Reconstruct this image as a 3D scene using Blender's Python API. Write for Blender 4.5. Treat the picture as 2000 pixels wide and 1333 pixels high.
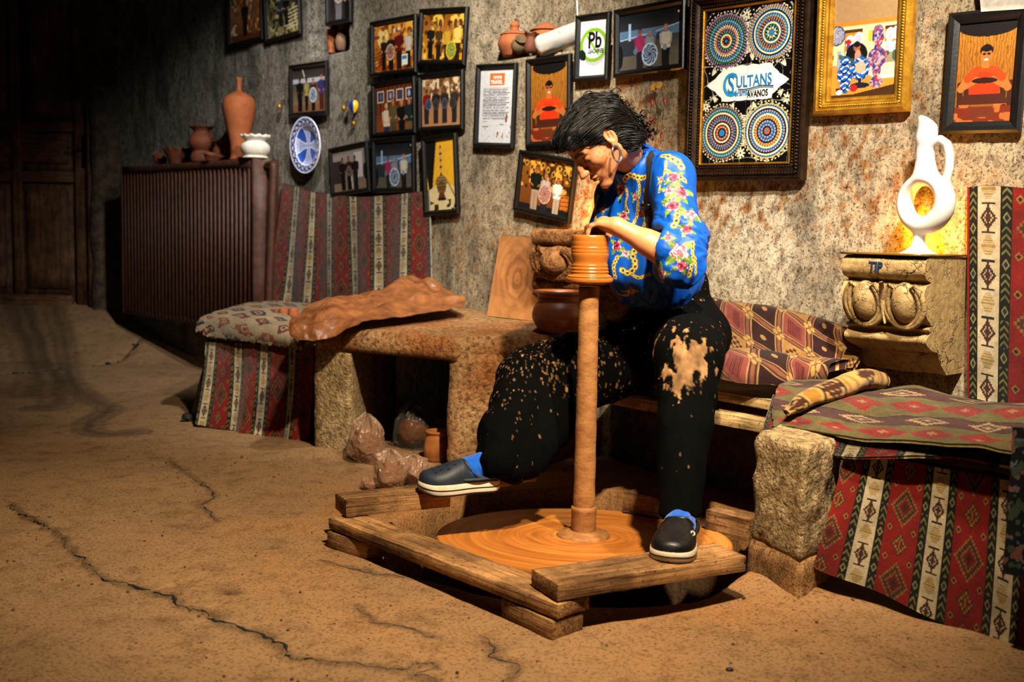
import bpy, math, random
import numpy as np
from mathutils import Vector, Matrix

for _o in list(bpy.data.objects):
    bpy.data.objects.remove(_o)
SC = bpy.context.scene
COL = SC.collection
random.seed(7)
RNG = np.random.default_rng(11)

# ------------------------------------------------------------ camera
FPX = 2100.0
CAMH = 0.90
PITCH = math.atan((666.5 - 450.0) / FPX)
ROLL = 0.023
cam_data = bpy.data.cameras.new('camera')
cam_data.sensor_width = 36.0
cam_data.lens = 36.0 * FPX / 2000.0
cam_data.clip_start = 0.05
cam_data.dof.use_dof = True
cam_data.dof.focus_distance = 3.15
cam_data.dof.aperture_fstop = 3.5
cam = bpy.data.objects.new('camera', cam_data)
cam.location = (0, 0, CAMH)
_cf = Vector((0, math.cos(PITCH), -math.sin(PITCH)))
_cu = Vector((0, math.sin(PITCH), math.cos(PITCH)))
_cr = Vector((1, 0, 0)) * math.cos(ROLL) + _cu * math.sin(ROLL)
_cu = _cr.cross(_cf)
cam.rotation_euler = Matrix((_cr, _cu, -_cf)).transposed().to_euler()
COL.objects.link(cam)
SC.camera = cam

# ------------------------------------------------------------ world, exposure
wd = bpy.data.worlds.new('world')
SC.world = wd
wd.use_nodes = True
wd.node_tree.nodes['Background'].inputs[0].default_value = (1.0, 0.78, 0.55, 1)
wd.node_tree.nodes['Background'].inputs[1].default_value = 0.012
SC.view_settings.view_transform = 'Standard'
SC.view_settings.look = 'None'
SC.view_settings.exposure = 0.18
SC.view_settings.gamma = 1.0
SC.view_settings.use_curve_mapping = False

# ------------------------------------------------------------ lights
def spot(name, loc, target, power, col, angle=70, blend=0.6, size=0.06):
    l = bpy.data.lights.new(name, 'SPOT')
    l.energy = power
    l.color = col
    l.spot_size = math.radians(angle)
    l.spot_blend = blend
    l.shadow_soft_size = size
    o = bpy.data.objects.new(name, l)
    o.location = loc
    o.rotation_euler = (Vector(target) - Vector(loc)).to_track_quat('-Z', 'Y').to_euler()
    COL.objects.link(o)
    return o

spot('spot_lamp_wheel', (0.40, 1.60, 2.55), (-0.05, 3.10, 0.25), 680, (1.0, 0.80, 0.53), 74, 0.95, 0.04)
spot('spot_lamp_wall', (0.95, 1.80, 2.50), (1.08, 3.38, 0.95), 600, (1.0, 0.90, 0.74), 68, 0.95, 0.05)
spot('spot_lamp_photos', (-0.05, 3.20, 2.55), (-0.45, 4.95, 1.15), 390, (1.0, 0.94, 0.84), 72, 0.9, 0.06)
spot('spot_lamp_corner', (-0.95, 4.7, 2.6), (-1.50, 6.00, 1.40), 150, (1.0, 0.97, 0.90), 62, 1.0, 0.06)

# ============================================================ helpers: where a point of the room lies
_fw = np.array([0, math.cos(PITCH), -math.sin(PITCH)])
_up = np.array([0, math.sin(PITCH), math.cos(PITCH)])
_rt = np.array([1.0, 0, 0])
_rt, _up = _rt * math.cos(ROLL) + _up * math.sin(ROLL), _up * math.cos(ROLL) - _rt * math.sin(ROLL)
CAMP = np.array([0, 0, CAMH])

def ray(px, py):
    return _fw + _rt * ((px - 1000.0) / FPX) + _up * ((666.5 - py) / FPX)

def P(px, py, Y):
    d = ray(px, py)
    return CAMP + d * (Y / d[1])

def G(px, py, z=0.0):
    d = ray(px, py)
    return CAMP + d * ((z - CAMH) / d[2])

WA = math.radians(47.0)
WN = np.array([math.sin(WA), math.cos(WA), 0.0])      # into the rock
WT = np.array([math.cos(WA), -math.sin(WA), 0.0])     # along the wall, towards the right
WD = 3.19
WZ = np.array([0, 0, 1.0])

def W(px, py, off=0.0):
    d = ray(px, py)
    return CAMP + d * ((WD - off) / d.dot(WN))

def sz(p):
    return float(np.dot(p, WT)), float(p[2])

def WL(s, off, z):
    return WN * (WD - off) + WT * s + WZ * z

def proj(V):
    V = np.asarray(V, float) - CAMP
    z = V @ _fw
    return 1000 + FPX * (V @ _rt) / z, 666.5 - FPX * (V @ _up) / z, z

# ============================================================ helpers: noise
def _h(ix, iy, iz):
    n = (ix.astype(np.int64) * 374761393 + iy.astype(np.int64) * 668265263 + iz.astype(np.int64) * 2147483647 * 3) & 0xFFFFFFFF
    n = ((n ^ (n >> 13)) * 1274126177) & 0xFFFFFFFF
    n = (n ^ (n >> 16)) & 0xFFFFFFFF
    return n.astype(np.float32) / 4294967295.0 * 2 - 1

def vnoise(x, y, z=None):
    x = np.asarray(x, np.float32); y = np.asarray(y, np.float32)
    z = np.zeros_like(x) if z is None else np.asarray(z, np.float32)
    x, y, z = np.broadcast_arrays(x, y, z)
    xi = np.floor(x); yi = np.floor(y); zi = np.floor(z)
    fx = x - xi; fy = y - yi; fz = z - zi
    fx = fx * fx * (3 - 2 * fx); fy = fy * fy * (3 - 2 * fy); fz = fz * fz * (3 - 2 * fz)
    r = 0
    for dx in (0, 1):
        wx = fx if dx else 1 - fx
        for dy in (0, 1):
            wy = fy if dy else 1 - fy
            for dz in (0, 1):
                wz = fz if dz else 1 - fz
                r = r + wx * wy * wz * _h(xi + dx, yi + dy, zi + dz)
    return r

def fbm(x, y, z=None, oct=4, gain=0.5):
    r = 0; a = 1.0; f = 1.0; t = 0
    zz = 0 if z is None else z
    for i in range(oct):
        r = r + a * vnoise(np.asarray(x) * f + 17.3 * i, np.asarray(y) * f - 9.1 * i, np.asarray(zz) * f + 3.7 * i)
        t += a; a *= gain; f *= 2.03
    return r / t

def sstep(a, b, x):
    t = np.clip((x - a) / (b - a), 0, 1)
    return t * t * (3 - 2 * t)

def lin(c):
    c = np.asarray(c, np.float32)
    return np.where(c <= 0.04045, c / 12.92, ((c + 0.055) / 1.055) ** 2.4)

# ============================================================ helpers: objects
def world_off(o):
    v = np.zeros(3)
    while o is not None:
        v += np.array(o.location); o = o.parent
    return v

def tag(o, label, cat, group=None, kind=None):
    if label: o['label'] = label
    if cat: o['category'] = cat
    if group: o['group'] = group
    if kind: o['kind'] = kind
    return o

def thing(name, label, cat, loc, group=None):
    o = bpy.data.objects.new(name, None)
    o.empty_display_size = 0.05
    o.location = [float(v) for v in loc]
    COL.objects.link(o)
    return tag(o, label, cat, group)

def build(name, V, F, mat, parent=None, col=None, smooth=True, mats=None, mi=None, auto=None):
    """one mesh object from world-space vertices; parented under parent (rotation free)"""
    V = np.asarray(V, np.float32)
    if parent is not None:
        org = world_off(parent)
    else:
        lo = V.min(0); hi = V.max(0)
        org = np.array([(lo[0] + hi[0]) / 2, (lo[1] + hi[1]) / 2, lo[2]])
    Vl = V - org.astype(np.float32)
    me = bpy.data.meshes.new(name)
    if isinstance(F, np.ndarray):
        n, k = F.shape
        me.vertices.add(len(Vl)); me.vertices.foreach_set('co', Vl.ravel())
        me.loops.add(n * k); me.loops.foreach_set('vertex_index', F.astype(np.int32).ravel())
        me.polygons.add(n)
        me.polygons.foreach_set('loop_start', np.arange(0, n * k, k, dtype=np.int32))
        me.polygons.foreach_set('loop_total', np.full(n, k, np.int32))
        me.update(calc_edges=True); me.validate()
    else:
        me.from_pydata(Vl.tolist(), [], F); me.update()
    if smooth:
        me.polygons.foreach_set('use_smooth', np.ones(len(me.polygons), bool))
    if auto is not None:
        me.set_sharp_from_angle(angle=math.radians(auto))
    if col is not None:
        a = me.color_attributes.new('Col', 'FLOAT_COLOR', 'POINT')
        c = np.ones((len(Vl), 4), np.float32); c[:, :3] = lin(np.clip(col, 0, 1))
        a.data.foreach_set('color', c.ravel())
    if mats:
        for m in mats: me.materials.append(m)
        me.polygons.foreach_set('material_index', np.asarray(mi, np.int32))
    elif mat is not None:
        me.materials.append(mat)
    o = bpy.data.objects.new(name, me)
    COL.objects.link(o)
    if parent is not None:
        o.parent = parent
    else:
        o.location = org.tolist()
    return o

def grid_faces(nu, nv, wrap_u=False, wrap_v=False):
    iu = np.arange(nu if wrap_u else nu - 1); iv = np.arange(nv if wrap_v else nv - 1)
    a, b = np.meshgrid(iu, iv, indexing='ij')
    a2 = (a + 1) % nu; b2 = (b + 1) % nv
    return np.stack([a * nv + b, a2 * nv + b, a2 * nv + b2, a * nv + b2], -1).reshape(-1, 4)

def join(parts):
    """[(V,F)] -> (V,F) with F a list when sizes differ"""
    Vs = []; Fs = []; n = 0; arr = all(isinstance(f, np.ndarray) and f.shape[1] == 4 for _, f in parts)
    for V, F in parts:
        V = np.asarray(V, float); Vs.append(V)
        if arr: Fs.append(F + n)
        else: Fs.extend([[int(i) + n for i in f] for f in F])
        n += len(V)
    return np.concatenate(Vs), (np.concatenate(Fs) if arr else Fs)

def basis(zdir, xhint=(1, 0, 0)):
    z = np.asarray(zdir, float); z = z / np.linalg.norm(z)
    x = np.asarray(xhint, float); x = x - z * x.dot(z)
    if np.linalg.norm(x) < 1e-5:
        x = np.array([0, 1.0, 0]) - z * z[1]
    x = x / np.linalg.norm(x)
    return np.stack([x, np.cross(z, x), z], 1)      # columns

def lathe(profile, n=48, center=(0, 0, 0), axis=(0, 0, 1), closed=False, wob=None, smooth_profile=0):
    pr = np.asarray(profile, float)
    if smooth_profile:
        pr = cr_path(pr, smooth_profile)
    th = np.linspace(0, 2 * math.pi, n, endpoint=False)
    r = pr[:, 0][:, None] * np.ones(n)[None]
    z = pr[:, 1][:, None] * np.ones(n)[None]
    if wob is not None:
        r, z = wob(r, z, th[None] * np.ones_like(r))
    L = np.stack([r * np.cos(th), r * np.sin(th), z], -1).reshape(-1, 3)
    B = basis(axis)
    V = L @ B.T + np.asarray(center, float)
    F = grid_faces(len(pr), n, closed, True)[:, ::-1]
    return V, F

def cr_path(pts, k=6):
    """Catmull-Rom through the points, k samples a span"""
    p = np.asarray(pts, float)
    q = np.concatenate([2 * p[:1] - p[1:2], p, 2 * p[-1:] - p[-2:-1]])
    out = []
    for i in range(1, len(q) - 2):
        t = np.linspace(0, 1, k, endpoint=False)[:, None]
        a, b, c, d = q[i - 1], q[i], q[i + 1], q[i + 2]
        out.append(0.5 * (2 * b + (c - a) * t + (2 * a - 5 * b + 4 * c - d) * t ** 2 + (3 * b - a - 3 * c + d) * t ** 3))
    out.append(p[-1:])
    return np.concatenate(out)

def net(ctrl, nu, nv):
    """smooth surface through a net of control points ctrl[row][column]"""
    c = np.asarray(ctrl, float)
    rows = []
    for r in c:
        q = cr_path(r, 24); t = np.linspace(0, len(q) - 1, nv)
        i = np.clip(t.astype(int), 0, len(q) - 2); f = (t - i)[:, None]
        rows.append(q[i] * (1 - f) + q[i + 1] * f)
    rows = np.asarray(rows)
    out = np.empty((nu, nv, 3))
    t = None
    flat = rows.reshape(len(rows), -1)
    q = cr_path(flat, 24); t = np.linspace(0, len(q) - 1, nu)
    i = np.clip(t.astype(int), 0, len(q) - 2); f = (t - i)[:, None]
    return (q[i] * (1 - f) + q[i + 1] * f).reshape(nu, nv, 3)

def gnormals(S):
    du = np.gradient(S, axis=0); dv = np.gradient(S, axis=1)
    n = np.cross(du, dv)
    return n / np.maximum(np.linalg.norm(n, axis=-1, keepdims=True), 1e-9)

def sheet(S, thick=0.005):
    """closed thin solid from a grid surface: the given side is the front, the back lies thick behind it"""
    nu, nv = S.shape[:2]
    n = gnormals(S)
    A = S.reshape(-1, 3); B = (S - n * thick).reshape(-1, 3)
    F = grid_faces(nu, nv)
    N = nu * nv
    fr = [F, F[:, ::-1] + N]
    idx = np.arange(N).reshape(nu, nv)
    loop = np.concatenate([idx[0, :-1], idx[:-1, -1], idx[-1, :0:-1], idx[:0:-1, 0]])
    nx = np.roll(loop, -1)
    fr.append(np.stack([nx, loop, loop + N, nx + N], 1))
    return np.concatenate([A, B]), np.concatenate(fr)

def tube(path, rad, n=10, caps=True, flat=None):
    p = np.asarray(path, float)
    r = np.full(len(p), rad) if np.isscalar(rad) else np.asarray(rad, float)
    t = np.gradient(p, axis=0); t /= np.maximum(np.linalg.norm(t, axis=1, keepdims=True), 1e-9)
    ref = np.array([0, 0, 1.0]) if abs(t[0][2]) < 0.9 else np.array([1.0, 0, 0])
    x = np.cross(ref, t[0]); x /= np.linalg.norm(x)
    th = np.linspace(0, 2 * math.pi, n, endpoint=False)
    V = []
    for i in range(len(p)):
        x = x - t[i] * x.dot(t[i]); x /= max(np.linalg.norm(x), 1e-9)
        y = np.cross(t[i], x)
        fy = 1.0 if flat is None else flat
        V.append(p[i] + r[i] * (np.cos(th)[:, None] * x + fy * np.sin(th)[:, None] * y))
    V = np.concatenate(V)
    F = grid_faces(len(p), n, False, True)
    if caps:
        V = np.concatenate([V, p[:1], p[-1:]])
        m = len(p) * n
        a = np.arange(n); b = (a + 1) % n
        F = np.concatenate([F, np.stack([b, a, np.full(n, m), np.full(n, m)], 1), np.stack([a + (len(p) - 1) * n, b + (len(p) - 1) * n, np.full(n, m + 1), np.full(n, m + 1)], 1)])
        F = [list(dict.fromkeys(f)) for f in F.tolist()]
    return V, F

def hexbox(c8, nu=2, nv=2, nw=2, jit=0.0, freq=20.0, round_=0.0):
    """solid block from 8 corners (x0y0z0,x1y0z0,x1y1z0,x0y1z0, then the same on top), each side a grid; jit roughens it"""
    c = np.asarray(c8, float)
    def tri(u, v, w):
        u = u[..., None]; v = v[..., None]; w = w[..., None]
        return ((c[0] * (1 - u) + c[1] * u) * (1 - v) + (c[3] * (1 - u) + c[2] * u) * v) * (1 - w) + ((c[4] * (1 - u) + c[5] * u) * (1 - v) + (c[7] * (1 - u) + c[6] * u) * v) * w
    vid = {}; V = []; F = []
    n3 = (nu, nv, nw)
    def vert(i, j, k):
        key = (i, j, k)
        if key not in vid:
            vid[key] = len(V); V.append((i / nu, j / nv, k / nw))
        return vid[key]
    for i in range(nu):
        for j in range(nv):
            F.append([vert(i, j, 0), vert(i, j + 1, 0), vert(i + 1, j + 1, 0), vert(i + 1, j, 0)])
            F.append([vert(i, j, nw), vert(i + 1, j, nw), vert(i + 1, j + 1, nw), vert(i, j + 1, nw)])
    for i in range(nu):
        for k in range(nw):
            F.append([vert(i, 0, k), vert(i + 1, 0, k), vert(i + 1, 0, k + 1), vert(i, 0, k + 1)])
            F.append([vert(i, nv, k), vert(i, nv, k + 1), vert(i + 1, nv, k + 1), vert(i + 1, nv, k)])
    for j in range(nv):
        for k in range(nw):
            F.append([vert(0, j, k), vert(0, j, k + 1), vert(0, j + 1, k + 1), vert(0, j + 1, k)])
            F.append([vert(nu, j, k), vert(nu, j + 1, k), vert(nu, j + 1, k + 1), vert(nu, j, k + 1)])
    U = np.asarray(V)
    X = tri(U[:, 0], U[:, 1], U[:, 2])
    if round_ > 0:
        ctr = c.mean(0)
        e = [np.linalg.norm(c[1] - c[0]), np.linalg.norm(c[3] - c[0]), np.linalg.norm(c[4] - c[0])]
        d = np.stack([np.minimum(U[:, a], 1 - U[:, a]) * e[a] for a in range(3)], 1)
        ds = np.sort(d, 1)
        k = np.clip(1 - ds[:, 1] / round_, 0, 1)         # near an edge: two distances small
        dirs = ctr - X; dirs -= 0
        ax = [(c[1] - c[0]) / e[0], (c[3] - c[0]) / e[1], (c[4] - c[0]) / e[2]]
        mv = np.zeros_like(X)
        for a in range(3):
            sgn = np.where(U[:, a] < 0.5, 1.0, -1.0)
            near = np.clip(1 - d[:, a] / round_, 0, 1)
            mv += (sgn * near)[:, None] * ax[a]
        X = X + mv * (k * round_ * 0.3)[:, None]
    if jit > 0:
        X = X + jit * np.stack([fbm(X[:, 0] * freq + q, X[:, 1] * freq, X[:, 2] * freq, 3) for q in (0, 31.7, 77.1)], 1)
    return X, np.asarray(F)

def beam(a, b, wdir, w, h, **k):
    """bar from a to b (axis on its bottom centre line), w wide along wdir, h high"""
    a = np.asarray(a, float); b = np.asarray(b, float); wd_ = np.asarray(wdir, float)
    wd_ = wd_ / np.linalg.norm(wd_) * w / 2
    up = np.array([0, 0, h])
    return hexbox([a - wd_, b - wd_, b + wd_, a + wd_, a - wd_ + up, b - wd_ + up, b + wd_ + up, a + wd_ + up], **k)

def prism(poly, z0, z1):
    poly = np.asarray(poly, float); n = len(poly)
    V = np.concatenate([np.c_[poly, np.full(n, z0)], np.c_[poly, np.full(n, z1)]])
    F = [list(range(n))[::-1], list(range(n, 2 * n))] + [[i, (i + 1) % n, n + (i + 1) % n, n + i] for i in range(n)]
    return V, F

# ============================================================ helpers: signed distance shapes and their surface
def sd_cap(X, Y, Z, a, b, ra, rb):
    a = np.asarray(a, np.float32); b = np.asarray(b, np.float32)
    ba = b - a; L = float(ba @ ba) + 1e-12
    px, py, pz = X - a[0], Y - a[1], Z - a[2]
    h = np.clip((px * ba[0] + py * ba[1] + pz * ba[2]) / L, 0, 1)
    return np.sqrt((px - h * ba[0]) ** 2 + (py - h * ba[1]) ** 2 + (pz - h * ba[2]) ** 2) - (np.float32(ra) + np.float32(rb - ra) * h)

def sd_ell(X, Y, Z, c, r, R=None):
    px, py, pz = X - np.float32(c[0]), Y - np.float32(c[1]), Z - np.float32(c[2])
    if R is not None:
        R = np.asarray(R, np.float32)
        px, py, pz = (px * R[0, 0] + py * R[1, 0] + pz * R[2, 0], px * R[0, 1] + py * R[1, 1] + pz * R[2, 1], px * R[0, 2] + py * R[1, 2] + pz * R[2, 2])
    r = [np.float32(v) for v in r]
    k0 = np.sqrt((px / r[0]) ** 2 + (py / r[1]) ** 2 + (pz / r[2]) ** 2)
    k1 = np.sqrt((px / r[0] ** 2) ** 2 + (py / r[1] ** 2) ** 2 + (pz / r[2] ** 2) ** 2)
    return k0 * (k0 - 1) / np.maximum(k1, 1e-6)

def smin(a, b, k):
    h = np.clip(0.5 + 0.5 * (b - a) / k, 0, 1)
    return b + (a - b) * h - np.float32(k) * h * (1 - h)

def smax(a, b, k):
    return -smin(-a, -b, k)

def surface(fn, lo, hi, h, relax=2):
    """surface nets of fn(X,Y,Z) < 0 on a grid of step h"""
    B = 8
    nb = [int(math.ceil((hi[i] - lo[i]) / h / B)) + 1 for i in range(3)]
    ax = [(lo[i] + h * np.arange(nb[i] * B)).astype(np.float32) for i in range(3)]
    # only blocks near the surface are worked out in full
    cx = [a.reshape(-1, B).mean(1) for a in ax]
    Xc, Yc, Zc = np.meshgrid(*cx, indexing='ij')
    fc = np.asarray(fn(Xc.ravel(), Yc.ravel(), Zc.ravel()), np.float32).reshape(Xc.shape)
    near = np.abs(fc) < B * h * 0.87 * 1.7 + 0.006
    v = np.repeat(np.repeat(np.repeat(fc, B, 0), B, 1), B, 2)
    bi = np.argwhere(near)
    o3 = np.indices((B, B, B)).reshape(3, -1)
    for k0 in range(0, len(bi), 800):
        q = bi[k0:k0 + 800]
        I = [(q[:, a][:, None] * B + o3[a][None]).ravel() for a in range(3)]
        v[I[0], I[1], I[2]] = fn(ax[0][I[0]], ax[1][I[1]], ax[2][I[2]])
    s = v < 0
    nx, ny, nz = v.shape
    cnt = np.zeros((nx - 1, ny - 1, nz - 1), np.int8)
    for d in np.ndindex(2, 2, 2):
        cnt += s[d[0]:nx - 1 + d[0], d[1]:ny - 1 + d[1], d[2]:nz - 1 + d[2]]
    act = (cnt > 0) & (cnt < 8)
    ci = np.argwhere(act)
    idm = np.full(act.shape, -1, np.int32); idm[act] = np.arange(len(ci))
    acc = np.zeros((len(ci), 3), np.float32); num = np.zeros(len(ci), np.float32)
    i, j, k = ci.T
    for a in range(3):
        o = [b for b in range(3) if b != a]
        for e0 in (0, 1):
            for e1 in (0, 1):
                d0 = [0, 0, 0]; d0[o[0]] = e0; d0[o[1]] = e1
                d1 = list(d0); d1[a] = 1
                v0 = v[i + d0[0], j + d0[1], k + d0[2]]; v1 = v[i + d1[0], j + d1[1], k + d1[2]]
                m = (v0 < 0) != (v1 < 0)
                t = np.where(m, v0 / np.where(m, v0 - v1, 1), 0)
                pt = np.tile(np.array(d0, np.float32), (len(ci), 1)); pt[:, a] = t
                acc[m] += pt[m]; num[m] += 1
    V = (ci + acc / num[:, None]) * np.float32(h) + np.asarray(lo, np.float32)
    quads = []
    for a in range(3):
        o = [(a + 1) % 3, (a + 2) % 3]
        sl0 = [slice(None)] * 3; sl1 = [slice(None)] * 3
        sl0[a] = slice(0, -1); sl1[a] = slice(1, None)
        s0 = s[tuple(sl0)]; s1 = s[tuple(sl1)]
        E = np.argwhere(s0 != s1)
        ok = np.all(E >= np.array([0 if b == a else 1 for b in range(3)]), 1) & np.all(E < np.array([n - 1 for n in v.shape]), 1)
        E = E[ok]
        fl = s0[E[:, 0], E[:, 1], E[:, 2]]
        q = []
        for (e0, e1) in ((1, 1), (0, 1), (0, 0), (1, 0)):
            c = E.copy(); c[:, o[0]] -= e0; c[:, o[1]] -= e1
            q.append(idm[c[:, 0], c[:, 1], c[:, 2]])
        q = np.stack(q, 1)
        q[~fl] = q[~fl][:, ::-1]
        quads.append(q)
    F = np.concatenate(quads)
    F = F[(F >= 0).all(1)]
    for _ in range(relax):
        sm = np.zeros_like(V); c = np.zeros(len(V), np.float32)
        for a in range(4):
            b = (a + 1) % 4
            for (p_, q_) in ((a, b), (b, a)):
                for w in range(3):
                    sm[:, w] += np.bincount(F[:, p_], V[F[:, q_], w], len(V))
                c += np.bincount(F[:, p_], minlength=len(V))
        V = V * 0.5 + 0.5 * sm / np.maximum(c, 1)[:, None]
    return V, F

def vnormals(V, F):
    n = np.zeros((len(V), 3))
    fn = np.cross(V[F[:, 2]] - V[F[:, 0]], V[F[:, 3]] - V[F[:, 1]])
    for a in range(4):
        for w in range(3):
            n[:, w] += np.bincount(F[:, a], fn[:, w], len(V))
    return n / np.maximum(np.linalg.norm(n, axis=1, keepdims=True), 1e-12)

def largest(V, F):
    lab = np.arange(len(V))
    while True:
        m = lab[F].min(1); new = lab.copy()
        for a in range(4): np.minimum.at(new, F[:, a], m)
        new = new[new]
        if (new == lab).all(): break
        lab = new
    k = np.bincount(lab).argmax(); keep = lab == k
    idx = np.cumsum(keep) - 1
    return V[keep], idx[F[keep[F[:, 0]]]]

# ============================================================ helpers: materials
def s2l(c):
    return tuple(float(v) for v in lin(np.array(c[:3]))) + (1.0,)

class NT:
    def __init__(s, name):
        s.m = bpy.data.materials.new(name); s.m.use_nodes = True
        s.t = s.m.node_tree; s.t.nodes.clear()
        s.out = s.n('ShaderNodeOutputMaterial')
    def n(s, typ, **k):
        x = s.t.nodes.new(typ)
        for a, b in k.items():
            if hasattr(x, a): setattr(x, a, b)
        return x
    def l(s, a, b): s.t.links.new(a, b)
    def coord(s, scale=(1, 1, 1), rot=(0, 0, 0), kind='Object'):
        tc = s.n('ShaderNodeTexCoord'); mp = s.n('ShaderNodeMapping')
        mp.inputs['Scale'].default_value = scale; mp.inputs['Rotation'].default_value = rot
        s.l(tc.outputs[kind], mp.inputs[0]); return mp.outputs[0]
    def noise(s, vec, scale, detail=4, rough=0.55, dist=0.0):
        x = s.n('ShaderNodeTexNoise'); x.inputs['Scale'].default_value = scale; x.inputs['Detail'].default_value = detail
        x.inputs['Roughness'].default_value = rough; x.inputs['Distortion'].default_value = dist
        s.l(vec, x.inputs['Vector']); return x.outputs['Fac']
    def ramp(s, fac, stops):
        r = s.n('ShaderNodeValToRGB'); e = r.color_ramp.elements
        while len(e) < len(stops): e.new(0.5)
        for x, (p, c) in zip(e, stops):
            x.position = p; x.color = s2l(c) if len(c) == 3 else c
        s.l(fac, r.inputs[0]); return r.outputs[0]
    def mix(s, fac, a, b, mode='MIX'):
        x = s.n('ShaderNodeMix'); x.data_type = 'RGBA'; x.blend_type = mode
        if isinstance(fac, (int, float)): x.inputs[0].default_value = fac
        else: s.l(fac, x.inputs[0])
        for v, i in ((a, 6), (b, 7)):
            if isinstance(v, (tuple, list)): x.inputs[i].default_value = s2l(v)
            else: s.l(v, x.inputs[i])
        return x.outputs[2]
    def attr(s):
        a = s.n('ShaderNodeAttribute'); a.attribute_name = 'Col'; return a.outputs['Color']
    def bump(s, h, strength, dist=0.01, prev=None):
        b = s.n('ShaderNodeBump'); b.inputs['Strength'].default_value = strength; b.inputs['Distance'].default_value = dist
        s.l(h, b.inputs['Height'])
        if prev is not None: s.l(prev, b.inputs['Normal'])
        return b.outputs[0]
    def bsdf(s, color, rough=0.7, normal=None, spec=0.5, metal=0.0, coat=0.0, sheen=0.0, sub=0.0, link=True):
        p = s.n('ShaderNodeBsdfPrincipled')
        if isinstance(color, (tuple, list)): p.inputs['Base Color'].default_value = s2l(color)
        else: s.l(color, p.inputs['Base Color'])
        if isinstance(rough, (int, float)): p.inputs['Roughness'].default_value = rough
        else: s.l(rough, p.inputs['Roughness'])
        p.inputs['Specular IOR Level'].default_value = spec; p.inputs['Metallic'].default_value = metal
        p.inputs['Coat Weight'].default_value = coat; p.inputs['Sheen Weight'].default_value = sheen
        if sub: 
            p.inputs['Subsurface Weight'].default_value = sub
            p.inputs['Subsurface Radius'].default_value = (0.012, 0.005, 0.003)
            p.inputs['Subsurface Scale'].default_value = 1.0
        if normal is not None: s.l(normal, p.inputs['Normal'])
        if link: s.l(p.outputs[0], s.out.inputs[0])
        return p

def simple(name, a, b=None, scale=30, rough=0.7, bump=0.2, bscale=None, spec=0.4, metal=0.0, stretch=(1, 1, 1), coat=0.0, lo=0.35, hi=0.65, sheen=0.0, bdist=0.004):
    t = NT(name); v = t.coord(stretch)
    b = b or tuple(x * 0.75 for x in a)
    f = t.noise(v, scale, 5, 0.6)
    c = t.ramp(f, [(lo, a), (hi, b)])
    nm = None
    if bump: nm = t.bump(t.noise(v, bscale or scale * 2.5, 4, 0.6), bump, bdist)
    t.bsdf(c, rough, nm, spec, metal, coat, sheen)
    return t.m

def painted(name, rough=0.8, bscale=300, bump=0.3, spec=0.3, coat=0.0, sheen=0.0, grime=0.0, bdist=0.002, sub=0.0, stretch=(1, 1, 1)):
    """colours painted on the mesh, with a grain of its own"""
    t = NT(name); v = t.coord(stretch)
    c = t.attr()
    if grime:
        g = t.ramp(t.noise(v, 9, 5, 0.65), [(0.35, (1 - grime,) * 3), (0.65, (1, 1, 1))])
        c = t.mix(1.0, c, g, 'MULTIPLY')
    nm = t.bump(t.noise(v, bscale, 3), bump, bdist) if bump else None
    t.bsdf(c, rough, nm, spec, 0, coat, sheen, sub)
    return t.m

def wood(name, a, b, axis=0, scale=3.0, rough=0.75, bump=0.4):
    t = NT(name)
    st = [14, 14, 14]; st[axis] = 1.0
    v = t.coord(tuple(st))
    f = t.noise(v, scale, 6, 0.62, 0.6)
    v2 = t.coord()
    g = t.noise(v2, 7, 5, 0.6)
    c = t.mix(t.ramp(g, [(0.42, (0, 0, 0)), (0.7, (1, 1, 1))]), t.ramp(f, [(0.3, a), (0.68, b)]), tuple(min(1, x * 1.25 + .03) for x in b))
    st2 = [70, 70, 70]; st2[axis] = 2.2
    fine = t.noise(t.coord(tuple(st2)), 2.6, 5, 0.65)
    c = t.mix(1.0, c, t.ramp(fine, [(0.36, (0.55, 0.50, 0.46)), (0.56, (1, 1, 1))]), 'MULTIPLY')
    spk = t.noise(v2, 75, 5, 0.75)
    c = t.mix(1.0, c, t.ramp(spk, [(0.33, (0.42, 0.36, 0.31)), (0.44, (1, 1, 1))]), 'MULTIPLY')
    nm = t.bump(f, bump, 0.006); nm = t.bump(fine, 0.5, 0.003, nm)
    t.bsdf(c, rough, t.bump(spk, 0.4, 0.003, nm), 0.25)
    return t.m

# ============================================================ MATERIALS
def make_wall_mat():
    t = NT('rock_wall'); v = t.coord()
    c = t.attr()
    vs = t.coord((1, 1, 0.6))
    f1 = t.noise(vs, 40, 7, 0.75)
    c1 = t.ramp(f1, [(0.30, (0.36, 0.34, 0.32)), (0.43, (0.78, 0.76, 0.74)), (0.55, (1.0, 0.99, 0.97)), (0.8, (1, 1, 1))])
    c = t.mix(1.0, c, c1, 'MULTIPLY')
    f2 = t.noise(v, 120, 4, 0.7)
    c = t.mix(1.0, c, t.ramp(f2, [(0.36, (0.45, 0.43, 0.41)), (0.48, (1, 1, 1))]), 'MULTIPLY')
    b1 = t.bump(f1, 0.9, 0.03)
    b2 = t.bump(f2, 0.8, 0.010, b1)
    t.bsdf(c, 0.92, b2, 0.15)
    return t.m

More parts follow.
